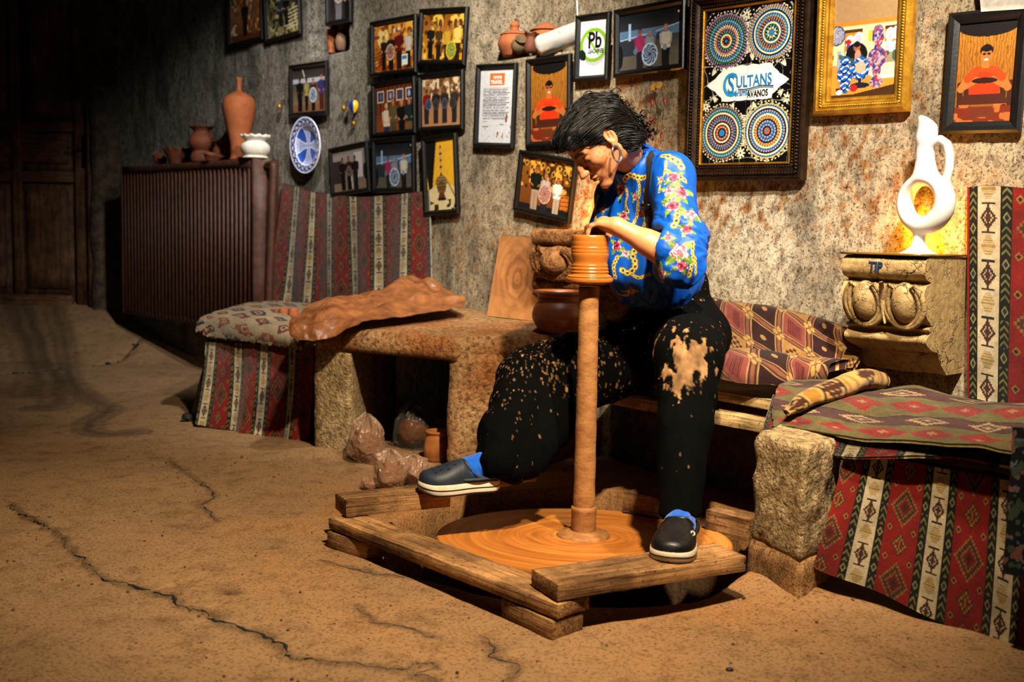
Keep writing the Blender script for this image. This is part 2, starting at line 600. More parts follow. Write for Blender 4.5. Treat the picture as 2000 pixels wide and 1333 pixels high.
def make_floor_mat():
    t = NT('worn_concrete'); v = t.coord()
    c = t.attr()
    f1 = t.noise(v, 13, 6, 0.7)
    c = t.mix(1.0, c, t.ramp(f1, [(0.28, (0.78, 0.75, 0.72)), (0.50, (1, 1, 1)), (0.75, (1, 1, 1))]), 'MULTIPLY')
    f2 = t.noise(v, 120, 6, 0.75)
    c = t.mix(1.0, c, t.ramp(f2, [(0.32, (0.36, 0.31, 0.27)), (0.50, (1, 1, 1))]), 'MULTIPLY')
    b = t.bump(f1, 0.35, 0.02)
    b = t.bump(f2, 0.75, 0.006, b)
    t.bsdf(c, 0.85, b, 0.25)
    return t.m

M_WALL = make_wall_mat()
M_FLOOR = make_floor_mat()
M_DARKROCK = simple('dark_rock', (0.36, 0.31, 0.25), (0.22, 0.19, 0.16), 14, 0.95, 0.8, 60, 0.1, bdist=0.02)
M_STONE = simple('tuff_stone', (0.70, 0.60, 0.44), (0.42, 0.33, 0.22), 55, 0.93, 1.0, 90, 0.1, bdist=0.02, lo=0.38, hi=0.66)
def make_clayed_stone():
    t = NT('clay_smeared_stone'); v = t.coord()
    f = t.noise(v, 60, 5, 0.7); g = t.noise(v, 6, 4, 0.6)
    a = t.ramp(f, [(0.36, (0.34, 0.24, 0.15)), (0.5, (0.62, 0.47, 0.31)), (0.66, (0.70, 0.57, 0.40))])
    b = t.ramp(f, [(0.35, (0.42, 0.24, 0.12)), (0.6, (0.66, 0.43, 0.24))])
    c = t.mix(t.ramp(g, [(0.42, (0, 0, 0)), (0.6, (1, 1, 1))]), a, b)
    t.bsdf(c, 0.9, t.bump(t.noise(v, 70, 5, 0.7), 1.0, 0.02), 0.15)
    return t.m
M_CLAYSTONE = make_clayed_stone()
M_DOOR = wood('dark_door_wood', (0.20, 0.13, 0.08), (0.33, 0.22, 0.13), 2, 2.2, 0.6)
M_DOOR_H = wood('dark_door_wood_rail', (0.20, 0.13, 0.08), (0.33, 0.22, 0.13), 0, 2.2, 0.6)
M_BEAM = wood('dusty_beam_wood', (0.30, 0.205, 0.115), (0.54, 0.395, 0.24), 0, 3.0, 0.9)
M_PLANK = wood('pale_plank_wood', (0.42, 0.32, 0.19), (0.60, 0.50, 0.33), 0, 2.0, 0.75)
M_TERRA = simple('terracotta', (0.62, 0.35, 0.20), (0.50, 0.26, 0.14), 9, 0.75, 0.15, 140, 0.25)
M_TERRA_D = simple('dark_terracotta', (0.42, 0.22, 0.13), (0.30, 0.15, 0.09), 10, 0.7, 0.2, 120, 0.3)
M_BISQUE = simple('white_bisque', (0.86, 0.84, 0.80), (0.76, 0.73, 0.67), 14, 0.7, 0.15, 120, 0.3)
M_METAL_DK = simple('dark_iron', (0.16, 0.12, 0.09), (0.09, 0.07, 0.06), 20, 0.45, 0.1, None, 0.5, 0.7)
M_RAD = simple('brown_painted_metal', (0.30, 0.160, 0.095), (0.21, 0.105, 0.062), 26, 0.62, 0.2, 90, 0.5)
M_RAD_GAP = simple('radiator_core', (0.10, 0.05, 0.035), (0.07, 0.035, 0.025), 26, 0.7, 0.0)

# ============================================================ SETTING: rock wall with niches
S0, S1, Z0, Z1 = -8.3, 0.9, -0.45, 2.75
def niche_depth(s, z):
    """how far the wall is hollowed out (m)"""
    d = np.zeros_like(s)
    # shelf hollow above the centre frames
    sl, zl = sz(W(925, 118)); sr, zr = sz(W(1135, 100))
    ledge = zl - 0.012 + 0 * s
    top = sstep(ledge - 0.006, ledge + 0.012, z) 
    d += 0.20 * top * sstep(sl - 0.02, sl + 0.18, s) * (1 - sstep(sr + 0.25, sr + 0.34, s)) * (1 - sstep(2.3, 2.5, z))
    sl, zl = sz(W(598, 95)); sr, zr = sz(W(681, 100))
    zb = sz(W(660, 101))[1]
    d += 0.17 * sstep(zb - 0.006, zb + 0.012, z) * sstep(sl, sl + 0.16, s) * (1 - sstep(sr - 0.02, sr + 0.01, s)) * (1 - sstep(zb + 0.30, zb + 0.38, z))
    return d

def wall_bulge(s, z):
    b = 0.016 * fbm(s * 2.2, z * 1.6, None, 3) + 0.007 * fbm(s * 14, z * 7, None, 3)
    return b

_s = np.arange(S0, S1, 0.0125); _z = np.arange(Z0, Z1, 0.0135)
SS, ZZ = np.meshgrid(_s, _z, indexing='ij')
nd = niche_depth(SS, ZZ)
off = -nd + wall_bulge(SS, ZZ)
WV = WN * (WD - off[..., None]) + WT * SS[..., None] + WZ * ZZ[..., None]
# rock colour, light painted in: greyer left, pale patch right; clay stains by wheel
base = np.empty(SS.shape + (3,), np.float32)
k = fbm(SS * 1.3, ZZ * 1.3, None, 4)
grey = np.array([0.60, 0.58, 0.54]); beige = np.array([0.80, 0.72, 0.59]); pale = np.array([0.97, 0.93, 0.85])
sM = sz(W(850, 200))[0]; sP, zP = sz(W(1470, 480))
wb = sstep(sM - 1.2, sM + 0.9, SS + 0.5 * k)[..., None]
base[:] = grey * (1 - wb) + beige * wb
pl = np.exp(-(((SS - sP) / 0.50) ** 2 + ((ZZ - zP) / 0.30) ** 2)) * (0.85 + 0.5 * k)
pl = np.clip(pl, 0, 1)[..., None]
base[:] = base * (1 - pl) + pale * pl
st = fbm(SS * 9, ZZ * 4, None, 4)
drk = sstep(0.05, 0.5, st)[..., None] * 0.25
base *= 1 - drk
spl = fbm(SS * 42 + 5, ZZ * 30, None, 4, 0.65)
reg = np.zeros_like(SS)
for (x, y, rs, rz, w) in ((1180, 430, 0.30, 0.30, 1.0), (1230, 200, 0.22, 0.28, 0.8), (1440, 400, 0.30, 0.10, 0.9), (1000, 500, 0.25, 0.2, 0.5), (1700, 300, 0.35, 0.45, 0.6), (880, 470, 0.4, 0.25, 0.4)):
    a, b = sz(W(x, y)); reg = np.maximum(reg, w * np.exp(-(((SS - a) / rs) ** 2 + ((ZZ - b) / rz) ** 2)))
sp = (sstep(0.12, 0.24, spl + 0.22 * reg - 0.12) * np.clip(reg * 1.6, 0, 1))[..., None] * 0.8
base[:] = base * (1 - sp) + np.array([0.66, 0.42, 0.20]) * sp
sLd, zLd = sz(W(930, 100))
nf = grid_faces(*SS.shape)
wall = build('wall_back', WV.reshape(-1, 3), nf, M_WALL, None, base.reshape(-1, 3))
tag(wall, 'rough hewn grey and beige rock wall behind the potter', None, kind='structure')

# ============================================================ SETTING: floor with the wheel pit, cracks and ramp
WHC = P(1139, 1055, 3.16)                       # middle of the flywheel
WHC = np.array([WHC[0], 3.16, 0.0])
_x = np.concatenate([np.arange(-4.6, -1.7, 0.022), np.arange(-1.7, 0.75, 0.0075), np.arange(0.75, 2.6, 0.02)])
_y = np.concatenate([np.arange(1.45, 3.4, 0.0062), np.arange(3.4, 5.0, 0.013), np.arange(5.0, 8.3, 0.032)])
XX, YY = np.meshgrid(_x, _y, indexing='ij')
FZ = 0.010 * fbm(XX * 1.7, YY * 1.7, None, 3) + 0.004 * fbm(XX * 9, YY * 9, None, 3) - 0.002
FC = np.empty(XX.shape + (3,), np.float32)
k1 = fbm(XX * 1.4, YY * 1.4, None, 4); k2 = fbm(XX * 6 + 9, YY * 6, None, 4)
FC[:] = np.array([0.58, 0.455, 0.32])
FC *= (1 + 0.10 * k1 + 0.08 * k2)[..., None]
dpit = np.hypot(XX - WHC[0], YY - WHC[1])
cl = np.clip(np.exp(-(np.maximum(dpit - 0.45, 0) / 0.55) ** 2) * (0.75 + 0.9 * k2), 0, 1)[..., None]
FC[:] = FC * (1 - 0.75 * cl) + np.array([0.60, 0.40, 0.21]) * 0.75 * cl

def poly_dist(pts, lim=0.25, zz=0.0):
    q = np.array([G(*p, zz)[:2] for p in pts])
    q = cr_path(np.c_[q, np.zeros(len(q))], 8)[:, :2]
    # roughen
    q = q + 0.012 * np.stack([vnoise(np.arange(len(q)) * 0.9, np.zeros(len(q)) + 3.3), vnoise(np.arange(len(q)) * 0.9, np.zeros(len(q)) + 8.1)], 1)
    lo = q.min(0) - lim; hi = q.max(0) + lim
    m = (XX > lo[0]) & (XX < hi[0]) & (YY > lo[1]) & (YY < hi[1])
    px = XX[m]; py = YY[m]
    best = np.full(px.shape, 9.0); side = np.zeros(px.shape)
    for a, b in zip(q[:-1], q[1:]):
        d = b - a; L = d @ d + 1e-12
        h = np.clip(((px - a[0]) * d[0] + (py - a[1]) * d[1]) / L, 0, 1)
        ex = px - a[0] - h * d[0]; ey = py - a[1] - h * d[1]
        e = np.hypot(ex, ey); u = e < best
        best = np.where(u, e, best); side = np.where(u, np.sign(d[0] * ey - d[1] * ex), side)
    return m, best, side

crack_a = [(20, 985), (81, 1022), (112, 1047), (156, 1090), (197, 1125), (234, 1137), (294, 1153), (340, 1165), (352, 1179), (400, 1190), (419, 1209), (500, 1231), (550, 1259), (562, 1278), (656, 1290), (730, 1297), (790, 1305), (812, 1291), (850, 1297), (800, 1316), (840, 1322), (880, 1345)]
m, d, sd = poly_dist(crack_a)
jag = 0.5 + 0.5 * k2[m]
drop = 0.009 * sstep(-0.010, 0.014, -sd * d) * np.exp(-(d / 0.16) ** 2) * np.clip(0.7 + k2[m], 0.2, 1.4)
FZ[m] -= drop
FC[m] *= (1 - 0.25 * np.exp(-(d / 0.012) ** 2))[..., None]
for cr, dep in (([(331, 900), (352, 915), (375, 931), (400, 948), (419, 966), (394, 984), (410, 1000), (425, 1015)], 0.006),
                ([(625, 1093), (680, 1105), (740, 1118), (787, 1123)], 0.010), ([(700, 1180), (712, 1196), (735, 1212), (800, 1225), (850, 1240)], 0.009),
                ([(940, 1240), (965, 1262), (962, 1280), (1012, 1300), (1000, 1318), (985, 1340)], 0.012), ([(0, 728), (60, 724), (120, 718), (180, 713), (240, 708), (275, 696)], 0.02)):
    m, d, sd = poly_dist(cr)
    w = 0.0045 if dep < 0.02 else 0.022
    if dep == 0.02:
        FZ[m] -= dep * 0.7 * np.exp(-(d / w) ** 2)
    FC[m] *= (1 - 0.25 * np.exp(-(d / 0.012) ** 2))[..., None]
# dried water trail running down from the door
for tr, w, s_ in (([(60, 640), (105, 665), (130, 700), (135, 730), (150, 752), (185, 775), (215, 790), (180, 812), (172, 830), (210, 838), (268, 834)], 0.035, 0.50),
                  ([(20, 640), (60, 670), (85, 700), (110, 730), (115, 760), (105, 785), (80, 788)], 0.05, 0.44), ([(0, 655), (30, 675), (60, 700), (70, 735), (60, 765)], 0.06, 0.40)):
    m, d, sd = poly_dist(tr, 0.4, 0.02)
    kk = k2[m]
    e = np.exp(-(d / (w * (1 + 0.5 * kk))) ** 2) * 0.75 + 0.5 * np.exp(-((d - w * 1.6) / 0.014) ** 2)
    FC[m] *= (1 - s_ * np.clip(e, 0, 1))[..., None]
# small pit marks in the concrete
for (x, y, r) in ((450, 1152, 0.028), (355, 947, 0.015), (535, 1064, 0.018), (640, 1070, 0.012), (300, 1000, 0.012)):
    g = G(x, y); e = np.exp(-(np.hypot(XX - g[0], (YY - g[1]) * 1.3) / r) ** 2)
    FZ -= 0.008 * e; FC *= (1 - 0.35 * e)[..., None]
# ramp up to the door, far left
rmp = np.clip((YY - 6.75) / 1.1, 0, 1) * (1 - sstep(-1.4, -0.9, XX))
FZ += 0.31 * rmp
# banks of dirt against the stone posts
for (gx, gy, r, h) in ((0.74, 2.74, 0.18, 0.045), (-0.70, 4.18, 0.22, 0.03)):
    FZ += h * np.exp(-(((XX - gx) / r) ** 2 + ((YY - gy) / r) ** 2)) * (1 + 0.6 * k2)
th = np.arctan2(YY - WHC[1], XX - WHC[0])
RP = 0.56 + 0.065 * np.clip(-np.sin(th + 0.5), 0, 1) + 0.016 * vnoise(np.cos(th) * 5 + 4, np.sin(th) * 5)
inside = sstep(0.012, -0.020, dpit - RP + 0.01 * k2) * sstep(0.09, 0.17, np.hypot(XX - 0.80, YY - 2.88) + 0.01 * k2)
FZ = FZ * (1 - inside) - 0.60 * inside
FC *= (1 - 0.68 * sstep(0.0, 0.9, inside))[..., None]  # shade of the pit painted into the floor colour
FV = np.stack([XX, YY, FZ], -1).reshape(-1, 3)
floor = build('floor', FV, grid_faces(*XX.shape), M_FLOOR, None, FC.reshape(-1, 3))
tag(floor, 'cracked dusty concrete floor with the wheel pit', None, kind='structure')
def floor_z(x, y):
    i = np.clip(np.searchsorted(_x, x), 0, len(_x) - 1); j = np.clip(np.searchsorted(_y, y), 0, len(_y) - 1)
    return float(FZ[i, j])

# open cracks: narrow dark gaps of uneven width between the slabs
M_CRACK = simple('crack_dirt', (0.055, 0.042, 0.032), (0.035, 0.028, 0.022), 60, 0.95, 0.3)
def crack(pts, wmax, seed, smooth=14):
    q = np.array([G(*p)[:2] for p in pts]); q = cr_path(np.c_[q, np.zeros(len(q))], smooth)[:, :2]
    L = np.r_[0, np.cumsum(np.linalg.norm(np.diff(q, axis=0), axis=1))]
    t = np.arange(0, L[-1], 0.006); x = np.interp(t, L, q[:, 0]); y = np.interp(t, L, q[:, 1])
    d = np.stack([np.gradient(x), np.gradient(y)], 1); d /= np.linalg.norm(d, axis=1, keepdims=True) + 1e-9; n = np.stack([-d[:, 1], d[:, 0]], 1)
    jog = 0.009 * vnoise(t * 26 + seed, t * 0) + 0.004 * vnoise(t * 75 + seed, t * 0 + 3)
    w = wmax * np.clip(0.42 + 0.8 * vnoise(t * 14 + seed, t * 0 + 9) + 0.5 * vnoise(t * 60 + seed, t * 0 + 1), 0.06, 1.2) * np.clip(np.minimum(t, t[-1] - t) / 0.08, 0.05, 1)
    c = np.stack([x, y], 1) + n * jog[:, None]
    rows = []
    for k_ in (-1, -0.3, 0.3, 1):
        p = c + n * (w * 0.5 * k_)[:, None]
        rows.append(np.c_[p, [floor_z(a, b) + 0.0012 * (1 - abs(k_)) + 0.0005 for a, b in p]])
    S = np.stack(rows, 1)
    build('crack', S.reshape(-1, 3), grid_faces(len(t), 4)[:, ::-1], M_CRACK, floor)
crack(crack_a[:15], 0.0085, 1.0)
crack(crack_a[14:], 0.009, 5.0)
crack([(331, 900), (352, 915), (375, 931), (400, 948), (419, 966), (394, 984), (410, 1000), (425, 1015)], 0.006, 9.0)
crack([(625, 1093), (680, 1105), (740, 1118), (787, 1123)], 0.007, 13.0)
crack([(700, 1180), (712, 1196), (735, 1212), (800, 1225), (850, 1240)], 0.005, 17.0)
crack([(940, 1240), (965, 1262), (962, 1280), (1012, 1300), (1000, 1318), (985, 1340)], 0.007, 21.0)
crack([(0, 728), (60, 724), (120, 718), (180, 713), (240, 708), (275, 696)], 0.035, 25.0)

# ============================================================ SETTING: door wall at the far left, ceiling
DY = 7.85
def DP(px, py, dy=0.0):
    return P(px, py, DY - dy)
xr = DP(199, 300)[0]
c8 = lambda x0, x1, y0, y1, z0, z1: [(x0, y0, z0), (x1, y0, z0), (x1, y1, z0), (x0, y1, z0), (x0, y0, z1), (x1, y0, z1), (x1, y1, z1), (x0, y1, z1)]
wl_parts = []
DZT = 2.62
V, F = hexbox(c8(xr - 0.02, xr + 0.75, DY - 0.16, DY + 0.15, 0.0, 2.75), 14, 3, 40, 0.02, 5)
tag(build('wall_left', V, F, M_DARKROCK), 'dark rock edge of the wall beside the old door', None, kind='structure')
V, F = hexbox(c8(-5.2, xr + 0.1, DY + 0.12, DY + 0.3, 0.0, 2.75), 10, 1, 10, 0.0)
tag(build('wall_door', V, F, M_DARKROCK), 'dark wall behind the old door', None, kind='structure')
V, F = hexbox(c8(-5.2, 3.2, -0.9, 8.3, 2.75, 2.95), 30, 40, 1, 0.03, 1.5)
tag(build('ceiling', V, F, M_DARKROCK), 'rough rock ceiling', None, kind='structure')

# the door
zb = DP(100, 606)[2]; x1 = DP(181, 300)[0]; x0 = DP(-118, 300)[0]
door = thing('door_1', 'old dark panelled wooden door at the far left', None, ((x0 + x1) / 2, DY, zb)); door['kind'] = 'structure'
def dboard(name, px0, px1, py0, py1, d0, d1, mat, bev=0.006, parent=None):
    a = DP(px0, (py0 + py1) / 2)[0]; b = DP(px1, (py0 + py1) / 2)[0]
    z1_ = DP((px0 + px1) / 2 if px0 > -60 else 60, py0)[2]; z0_ = DP(60, py1)[2]
    V, F = hexbox(c8(a, b, DY - d1, DY - d0, z0_, z1_), 6, 2, 8, 0.0, 20, bev)
    return build(name, V, F, mat, parent or door, smooth=False)
jamb = [('door_frame', 181, 197, -190, 612)]
dboard('door_frame', 181, 199, -190, 612, -0.02, 0.13, M_DOOR)
dboard('stile', 150, 181, -190, 604, 0.0, 0.07, M_DOOR)
dboard('stile', 28, 46, -190, 604, 0.0, 0.068, M_DOOR)
dboard('stile', -118, -88, -190, 604, 0.0, 0.07, M_DOOR)
for a, b in ((-200, -150), (238, 258), (334, 356), (576, 604)):
    dboard('rail', -88, 150, a, b, 0.0, 0.066, M_DOOR_H)
for (a, b, c, d) in ((46, 150, -150, 238), (-88, 28, -150, 238), (-88, 150, 258, 334), (46, 150, 356, 576), (-88, 28, 356, 576)):
    p = dboard('panel', a - 1, b + 1, c - 1, d + 1, 0.0, 0.03, M_DOOR)
    dboard('raised_field', a + 12, b - 12, c + 14, d - 14, 0.028, 0.052, M_DOOR if b - a < 150 else M_DOOR_H, 0.012, p)
dboard('kick_board', -80, 150, 574, 600, 0.064, 0.085, M_DOOR_H)
hx = DP(166, 290, 0.07)
V, F = tube([hx + np.array(o) for o in ((0, 0, 0), (0, -0.05, 0), (-0.03, -0.06, 0), (-0.10, -0.06, -0.005))], 0.009, 8)
build('handle', V, F, M_METAL_DK, door)
V, F = hexbox(c8(hx[0] - 0.022, hx[0] + 0.022, DY - 0.078, DY - 0.066, hx[2] - 0.14, hx[2] + 0.09), 2, 1, 2)
build('handle_plate', V, F, M_METAL_DK, door, smooth=False)
tz = DP(60, 606)[2]
V, F = hexbox(c8(x0, x1 + 0.1, DY - 0.10, DY + 0.1, tz - 0.06, tz), 8, 1, 1, 0.004, 6)
build('threshold', V, F, M_DOOR_H, door)

# ============================================================ RADIATOR on the far left wall
RO = 0.17                                               # its front stands this far off the wall
sl, zt = sz(W(238, 322, RO)); sr, zt2 = sz(W(491, 312, RO)); _, zbr = sz(W(240, 612, RO)); _, zbr2 = sz(W(491, 640, RO))
zt = (zt + zt2) / 2; zbm = (zbr + zbr2) / 2
rad = thing('radiator', 'brown ribbed radiator on the rock wall beside the door', 'radiator', WL((sl + sr) / 2, RO / 2, zbm))
def wbox(s0, s1, o0, o1, z0, z1):
    """block in wall directions: s along it, o out of it"""
    return [WL(s0, o1, z0), WL(s1, o1, z0), WL(s1, o0, z0), WL(s0, o0, z0), WL(s0, o1, z1), WL(s1, o1, z1), WL(s1, o0, z1), WL(s0, o0, z1)]
V, F = hexbox(wbox(sl, sr, 0.05, RO - 0.03, zbm + 0.01, zt - 0.055)); build('back_panel', V, F, M_RAD_GAP, rad, smooth=False)
nf_ = 34; fins = []
for i in range(nf_):
    a = sl + 0.01 + (sr - sl - 0.02) * (i + 0.5) / nf_; w = (sr - sl) / nf_ * 0.20
    fins.append(hexbox(wbox(a - w, a + w, RO - 0.031, RO, zbm + 0.004, zt - 0.05), 1, 1, 1))
V, F = join(fins); o = build('ribs', V, F, M_RAD, rad, smooth=False); o['kind'] = 'stuff'
V, F = hexbox(wbox(sl - 0.01, sr + 0.004, 0.04, RO + 0.004, zt - 0.055, zt), 10, 2, 2, 0.003, 8, 0.01); build('top_rail', V, F, M_RAD, rad)
V, F = hexbox(wbox(sl - 0.006, sr, 0.06, RO - 0.004, zbm - 0.02, zbm + 0.012), 8, 1, 1); build('bottom_rail', V, F, M_RAD, rad)
V, F = hexbox(wbox(sr, sr + 0.035, 0.02, RO + 0.004, zbm - 0.02, zt - 0.004), 1, 2, 3, 0.0); build('end_panel', V, F, M_RAD, rad, smooth=False)
V, F = hexbox(wbox(sl - 0.016, sl, 0.04, RO + 0.002, zbm - 0.02, zt - 0.004), 1, 1, 3); build('end_panel', V, F, M_RAD, rad, smooth=False)
vp = WL(sr + 0.03, 0.10, zt - 0.03)
vL = sz(W(534, 322, 0.10))[0] - (sr + 0.03)
pth = [vp, vp + WT * vL * .4, vp + WT * vL]
V, F = tube(pth, [0.02, 0.028, 0.02], 12); build('valve', V, F, M_BISQUE if False else simple('dusty_brass', (0.50, 0.42, 0.32), (0.36, 0.29, 0.2), 30, 0.5), rad)
pp = vp + WT * vL
V, F = tube(cr_path([pp, pp + WZ * -0.06, pp + WZ * -0.5 - WT * 0.03, pp + WZ * (-0.95) - WT * 0.06], 8), 0.022, 12); build('pipe', V, F, M_RAD, rad)
for s_ in (sl + 0.15, sr - 0.2):
    V, F = hexbox(wbox(s_ - 0.02, s_ + 0.02, -0.02, 0.06, zbm + 0.1, zt - 0.1)); build('bracket', V, F, M_RAD, rad, smooth=False)
RAD_T = zt; RAD_SL = sl; RAD_SR = sr

# ============================================================ STONE TABLE with the hollow under it
TT = 0.50
tF1 = G(615, 905)[:2]; tF1 = np.array([tF1[0], 4.17])
tF1 = P(614, 660, 4.20)[:2]; tF2 = P(890, 668, 3.93)[:2]; tF3 = P(1070, 662, 4.02)[:2]
tF4 = W(1150, 600, 0.02)[:2]; tF5 = W(835, 590, 0.02)[:2]
tF1b = np.array([-0.62, 5.28])
table = thing('stone_table', 'rough stone work table with a dark hollow beneath it', 'table', (tF1[0] * .4 + tF3[0] * .6 - 0.2, 4.5, 0))
# slab
def lerp(a, b, t): return np.asarray(a) * (1 - t) + np.asarray(b) * t
def solid_poly(outline, z0, z1, step=0.02, jit=0.006, freq=18, chip=0.0, seed=0.0):
    """slab over a polygon with roughened sides"""
    o = np.asarray(outline, float); pts = []
    for a, b in zip(o, np.roll(o, -1, 0)):
        n = max(1, int(np.linalg.norm(b - a) / step)); pts += [lerp(a, b, t / n) for t in range(n)]
    p = np.array(pts); c = p.mean(0); n = len(p)
    levels = max(2, int((z1 - z0) / step) + 1)
    zs = np.linspace(z0, z1, levels); R = []
    for q, z in enumerate(zs):
        ed = 0.0
        if q == 0: ed = 0.006
        if q == levels - 1: ed = 0.010
        d = c - p; d /= np.linalg.norm(d, axis=1, keepdims=True)
        k_ = fbm(p[:, 0] * freq + seed, p[:, 1] * freq, np.full(n, z * freq), 3)
        e2 = chip * np.clip(fbm(p[:, 0] * 7 + seed, p[:, 1] * 7, np.full(n, z * 3), 2), 0, 1)
        R.append(np.c_[p + d * (ed + jit * k_ + e2)[:, None], np.full(n, z)])
    # inner rings of the top and bottom
    for t in (0.15, 0.4, 0.7, 0.95):
        q = lerp(p, c, t); R.append(np.c_[q, z1 + 0.004 * fbm(q[:, 0] * 8 + seed, q[:, 1] * 8, None, 3)])
    V = np.concatenate(R); F = grid_faces(len(R), n, False, True)
    F = np.concatenate([F]).tolist(); F.append(list(range(n))); F.append([(len(R) - 1) * n + i for i in range(n)][::-1])
    return V, F
V, F = solid_poly([tF1, tF2, tF3, tF4, tF5, tF1b], TT - 0.085, TT, 0.022, 0.012, 16, 0.025)
_n = np.array([0.30, 0.954]); V[:, 2] += 0.05 * np.clip(((V[:, :2] - tF2) @ _n) / 0.95, 0, 1.2)
build('table_slab', V, F, M_CLAYSTONE, table)
# left pier, right pier
lw = lerp(tF1, tF2, 0.27)
inw = np.array([0.10, 0.95]); inw /= np.linalg.norm(inw)
V, F = solid_poly([tF1 + (0.0, 0.015), lw + (0, 0.015), lw + inw * 0.85, tF1 + inw * 0.9], -0.03, TT - 0.06, 0.024, 0.014, 20, 0.015, 5); build('pier', V, F, M_STONE, table)
rw = lerp(tF1, tF2, 0.955)
V, F = solid_poly([rw + (0, 0.01), tF2 + (0.005, 0.0), tF3, lerp(tF3, tF4, 0.7), rw + inw * 0.55], -0.35, TT - 0.06, 0.024, 0.016, 18, 0.02, 9); build('pier', V, F, M_CLAYSTONE, table)

# ============================================================ LEFT BENCH (under its cover)
bL = P(404, 672, 5.02)[:2]; bR = P(612, 682, 4.52)[:2]
BLZ = 0.36
bW1 = W(575, 600, 0.03)[:2]; bW2 = tF1b
bench_l = thing('low_bench', 'low stone bench left of the work table, mostly hidden by rugs', 'bench', ((bL[0] + bR[0]) / 2, 5.2, 0))
V, F = solid_poly([bL + (0.04, 0.04), bR + (-0.0, 0.03), bR + (0.02, 0.75), bW1, ], -0.02, BLZ, 0.05, 0.008, 9); build('bench_block', V, F, M_STONE, bench_l)

# ============================================================ RIGHT STONE POST, PLANKS
pf = G(1556, 1182, 0.0)
post = thing('stone_post', 'chipped pale stone post at the pit, under the bench end', 'post', (pf[0] - 0.02, pf[1] + 0.1, 0))
def post_poly(top=False):
    z = 0.0
    a = G(1461, 1128)[:2]; b = G(1558, 1180)[:2]; 
    return a, b
pa, pb = post_poly()
pc = pb + np.array([0.13, 0.135]); pd = pa + np.array([0.13, 0.17])
PT = P(1560, 872, (pb[1] + 0.01))[2]
V, F = solid_poly([pa + (0.005, 0.0), pb, pc, pd], 0.10, PT, 0.015, 0.012, 26, 0.02, 3); build('shaft', V, F, M_STONE, post)
V, F = solid_poly([pa + (-0.004, -0.004), pb + (0.0, -0.006), pc + (0.01, 0), pd], -0.50, 0.105, 0.02, 0.006, 26, 0.0, 4); build('foot', V, F, M_BEAM, post)

def plank(name, a, b, depth_dir, w, h, mat, label, cat='plank', group=None, jit=0.0015):
    o_ = np.asarray(depth_dir, float); o_ = o_ / np.linalg.norm(o_)
    a = np.asarray(a, float); b = np.asarray(b, float)
    up = np.array([0, 0, h])
    c = [a - up, b - up, b - up + o_ * w, a - up + o_ * w, a, b, b + o_ * w, a + o_ * w]
    L = np.linalg.norm(b - a)
    V, F = hexbox(c, max(4, int(L / 0.03)), 4, 3, jit, 22, 0.006)
    # own axes so the grain runs along the bar
    mid = (a + b) / 2 + o_ * w / 2 - up
    ang = math.atan2(b[1] - a[1], b[0] - a[0])
    Rm = np.array([[math.cos(ang), -math.sin(ang), 0], [math.sin(ang), math.cos(ang), 0], [0, 0, 1]])
    ob = build(name, (V - mid) @ Rm, F, mat, auto=30)
    loc = np.array(ob.location)
    ob.location = (mid + Rm @ loc).tolist(); ob.rotation_euler = (0, 0, ang)
    return tag(ob, label, cat, group)
SEAT = 0.405
def seatpt(px, py, z): 
    return G(px, py, z)
s_a = seatpt(1150, 719, SEAT); s_b = seatpt(1530, 786, SEAT)
plank('seat_plank', s_a, s_b, WN, 0.30, 0.034, M_PLANK, 'thick pale seat plank the potter sits on, end bare beside the patterned cushion', 'plank')
s_c = s_a + WN * 0.04; s_d = s_b + WN * 0.04
lo_a = seatpt(1165, 764, 0.345) ; lo_b = seatpt(1512, 826, 0.345)
plank('support_plank', lo_a, lo_b, WN, 0.10, 0.04, M_PLANK, 'grey lower plank in shadow below the seat plank', 'plank')
V, F = beam(lerp(s_a, s_b, 0.27) + WN * 0.03 - WZ * 0.075, lerp(s_a, s_b, 0.36) + WN * 0.03 - WZ * 0.058, WN, 0.05, 0.023)
tag(build('spacer_block', V, F, M_PLANK, smooth=False), 'short wooden spacer between the seat plank and the plank below it', 'block')
# dark rock bank under the seat
V, F = solid_poly([s_a[:2] + WN[:2] * 0.28, s_b[:2] + WN[:2] * 0.28, W(1720, 900, -0.05)[:2], W(1130, 800, -0.05)[:2]], -0.4, 0.33, 0.05, 0.02, 8)
tag(build('trim_1', V, F, M_DARKROCK), 'dark rock bank below the seat', None, kind='structure')

# ============================================================ RUGS AND CLOTHS
M_RUG = painted('kilim_weave', 0.92, 420, 0.5, 0.1, sheen=0.15, grime=0.25)
M_CLOTH = painted('printed_cloth', 0.9, 500, 0.35, 0.1, sheen=0.1, grime=0.2)
RED = np.array([0.44, 0.075, 0.055]); GOLD = np.array([0.54, 0.38, 0.17]); DARK = np.array([0.065, 0.06, 0.055]); CREAM = np.array([0.70, 0.63, 0.50])
BROWN = np.array([0.25, 0.13, 0.085]); OLIVE = np.array([0.42, 0.40, 0.20]); NAVY = np.array([0.10, 0.12, 0.20])

def put(c, m, col):
    c[m] = col

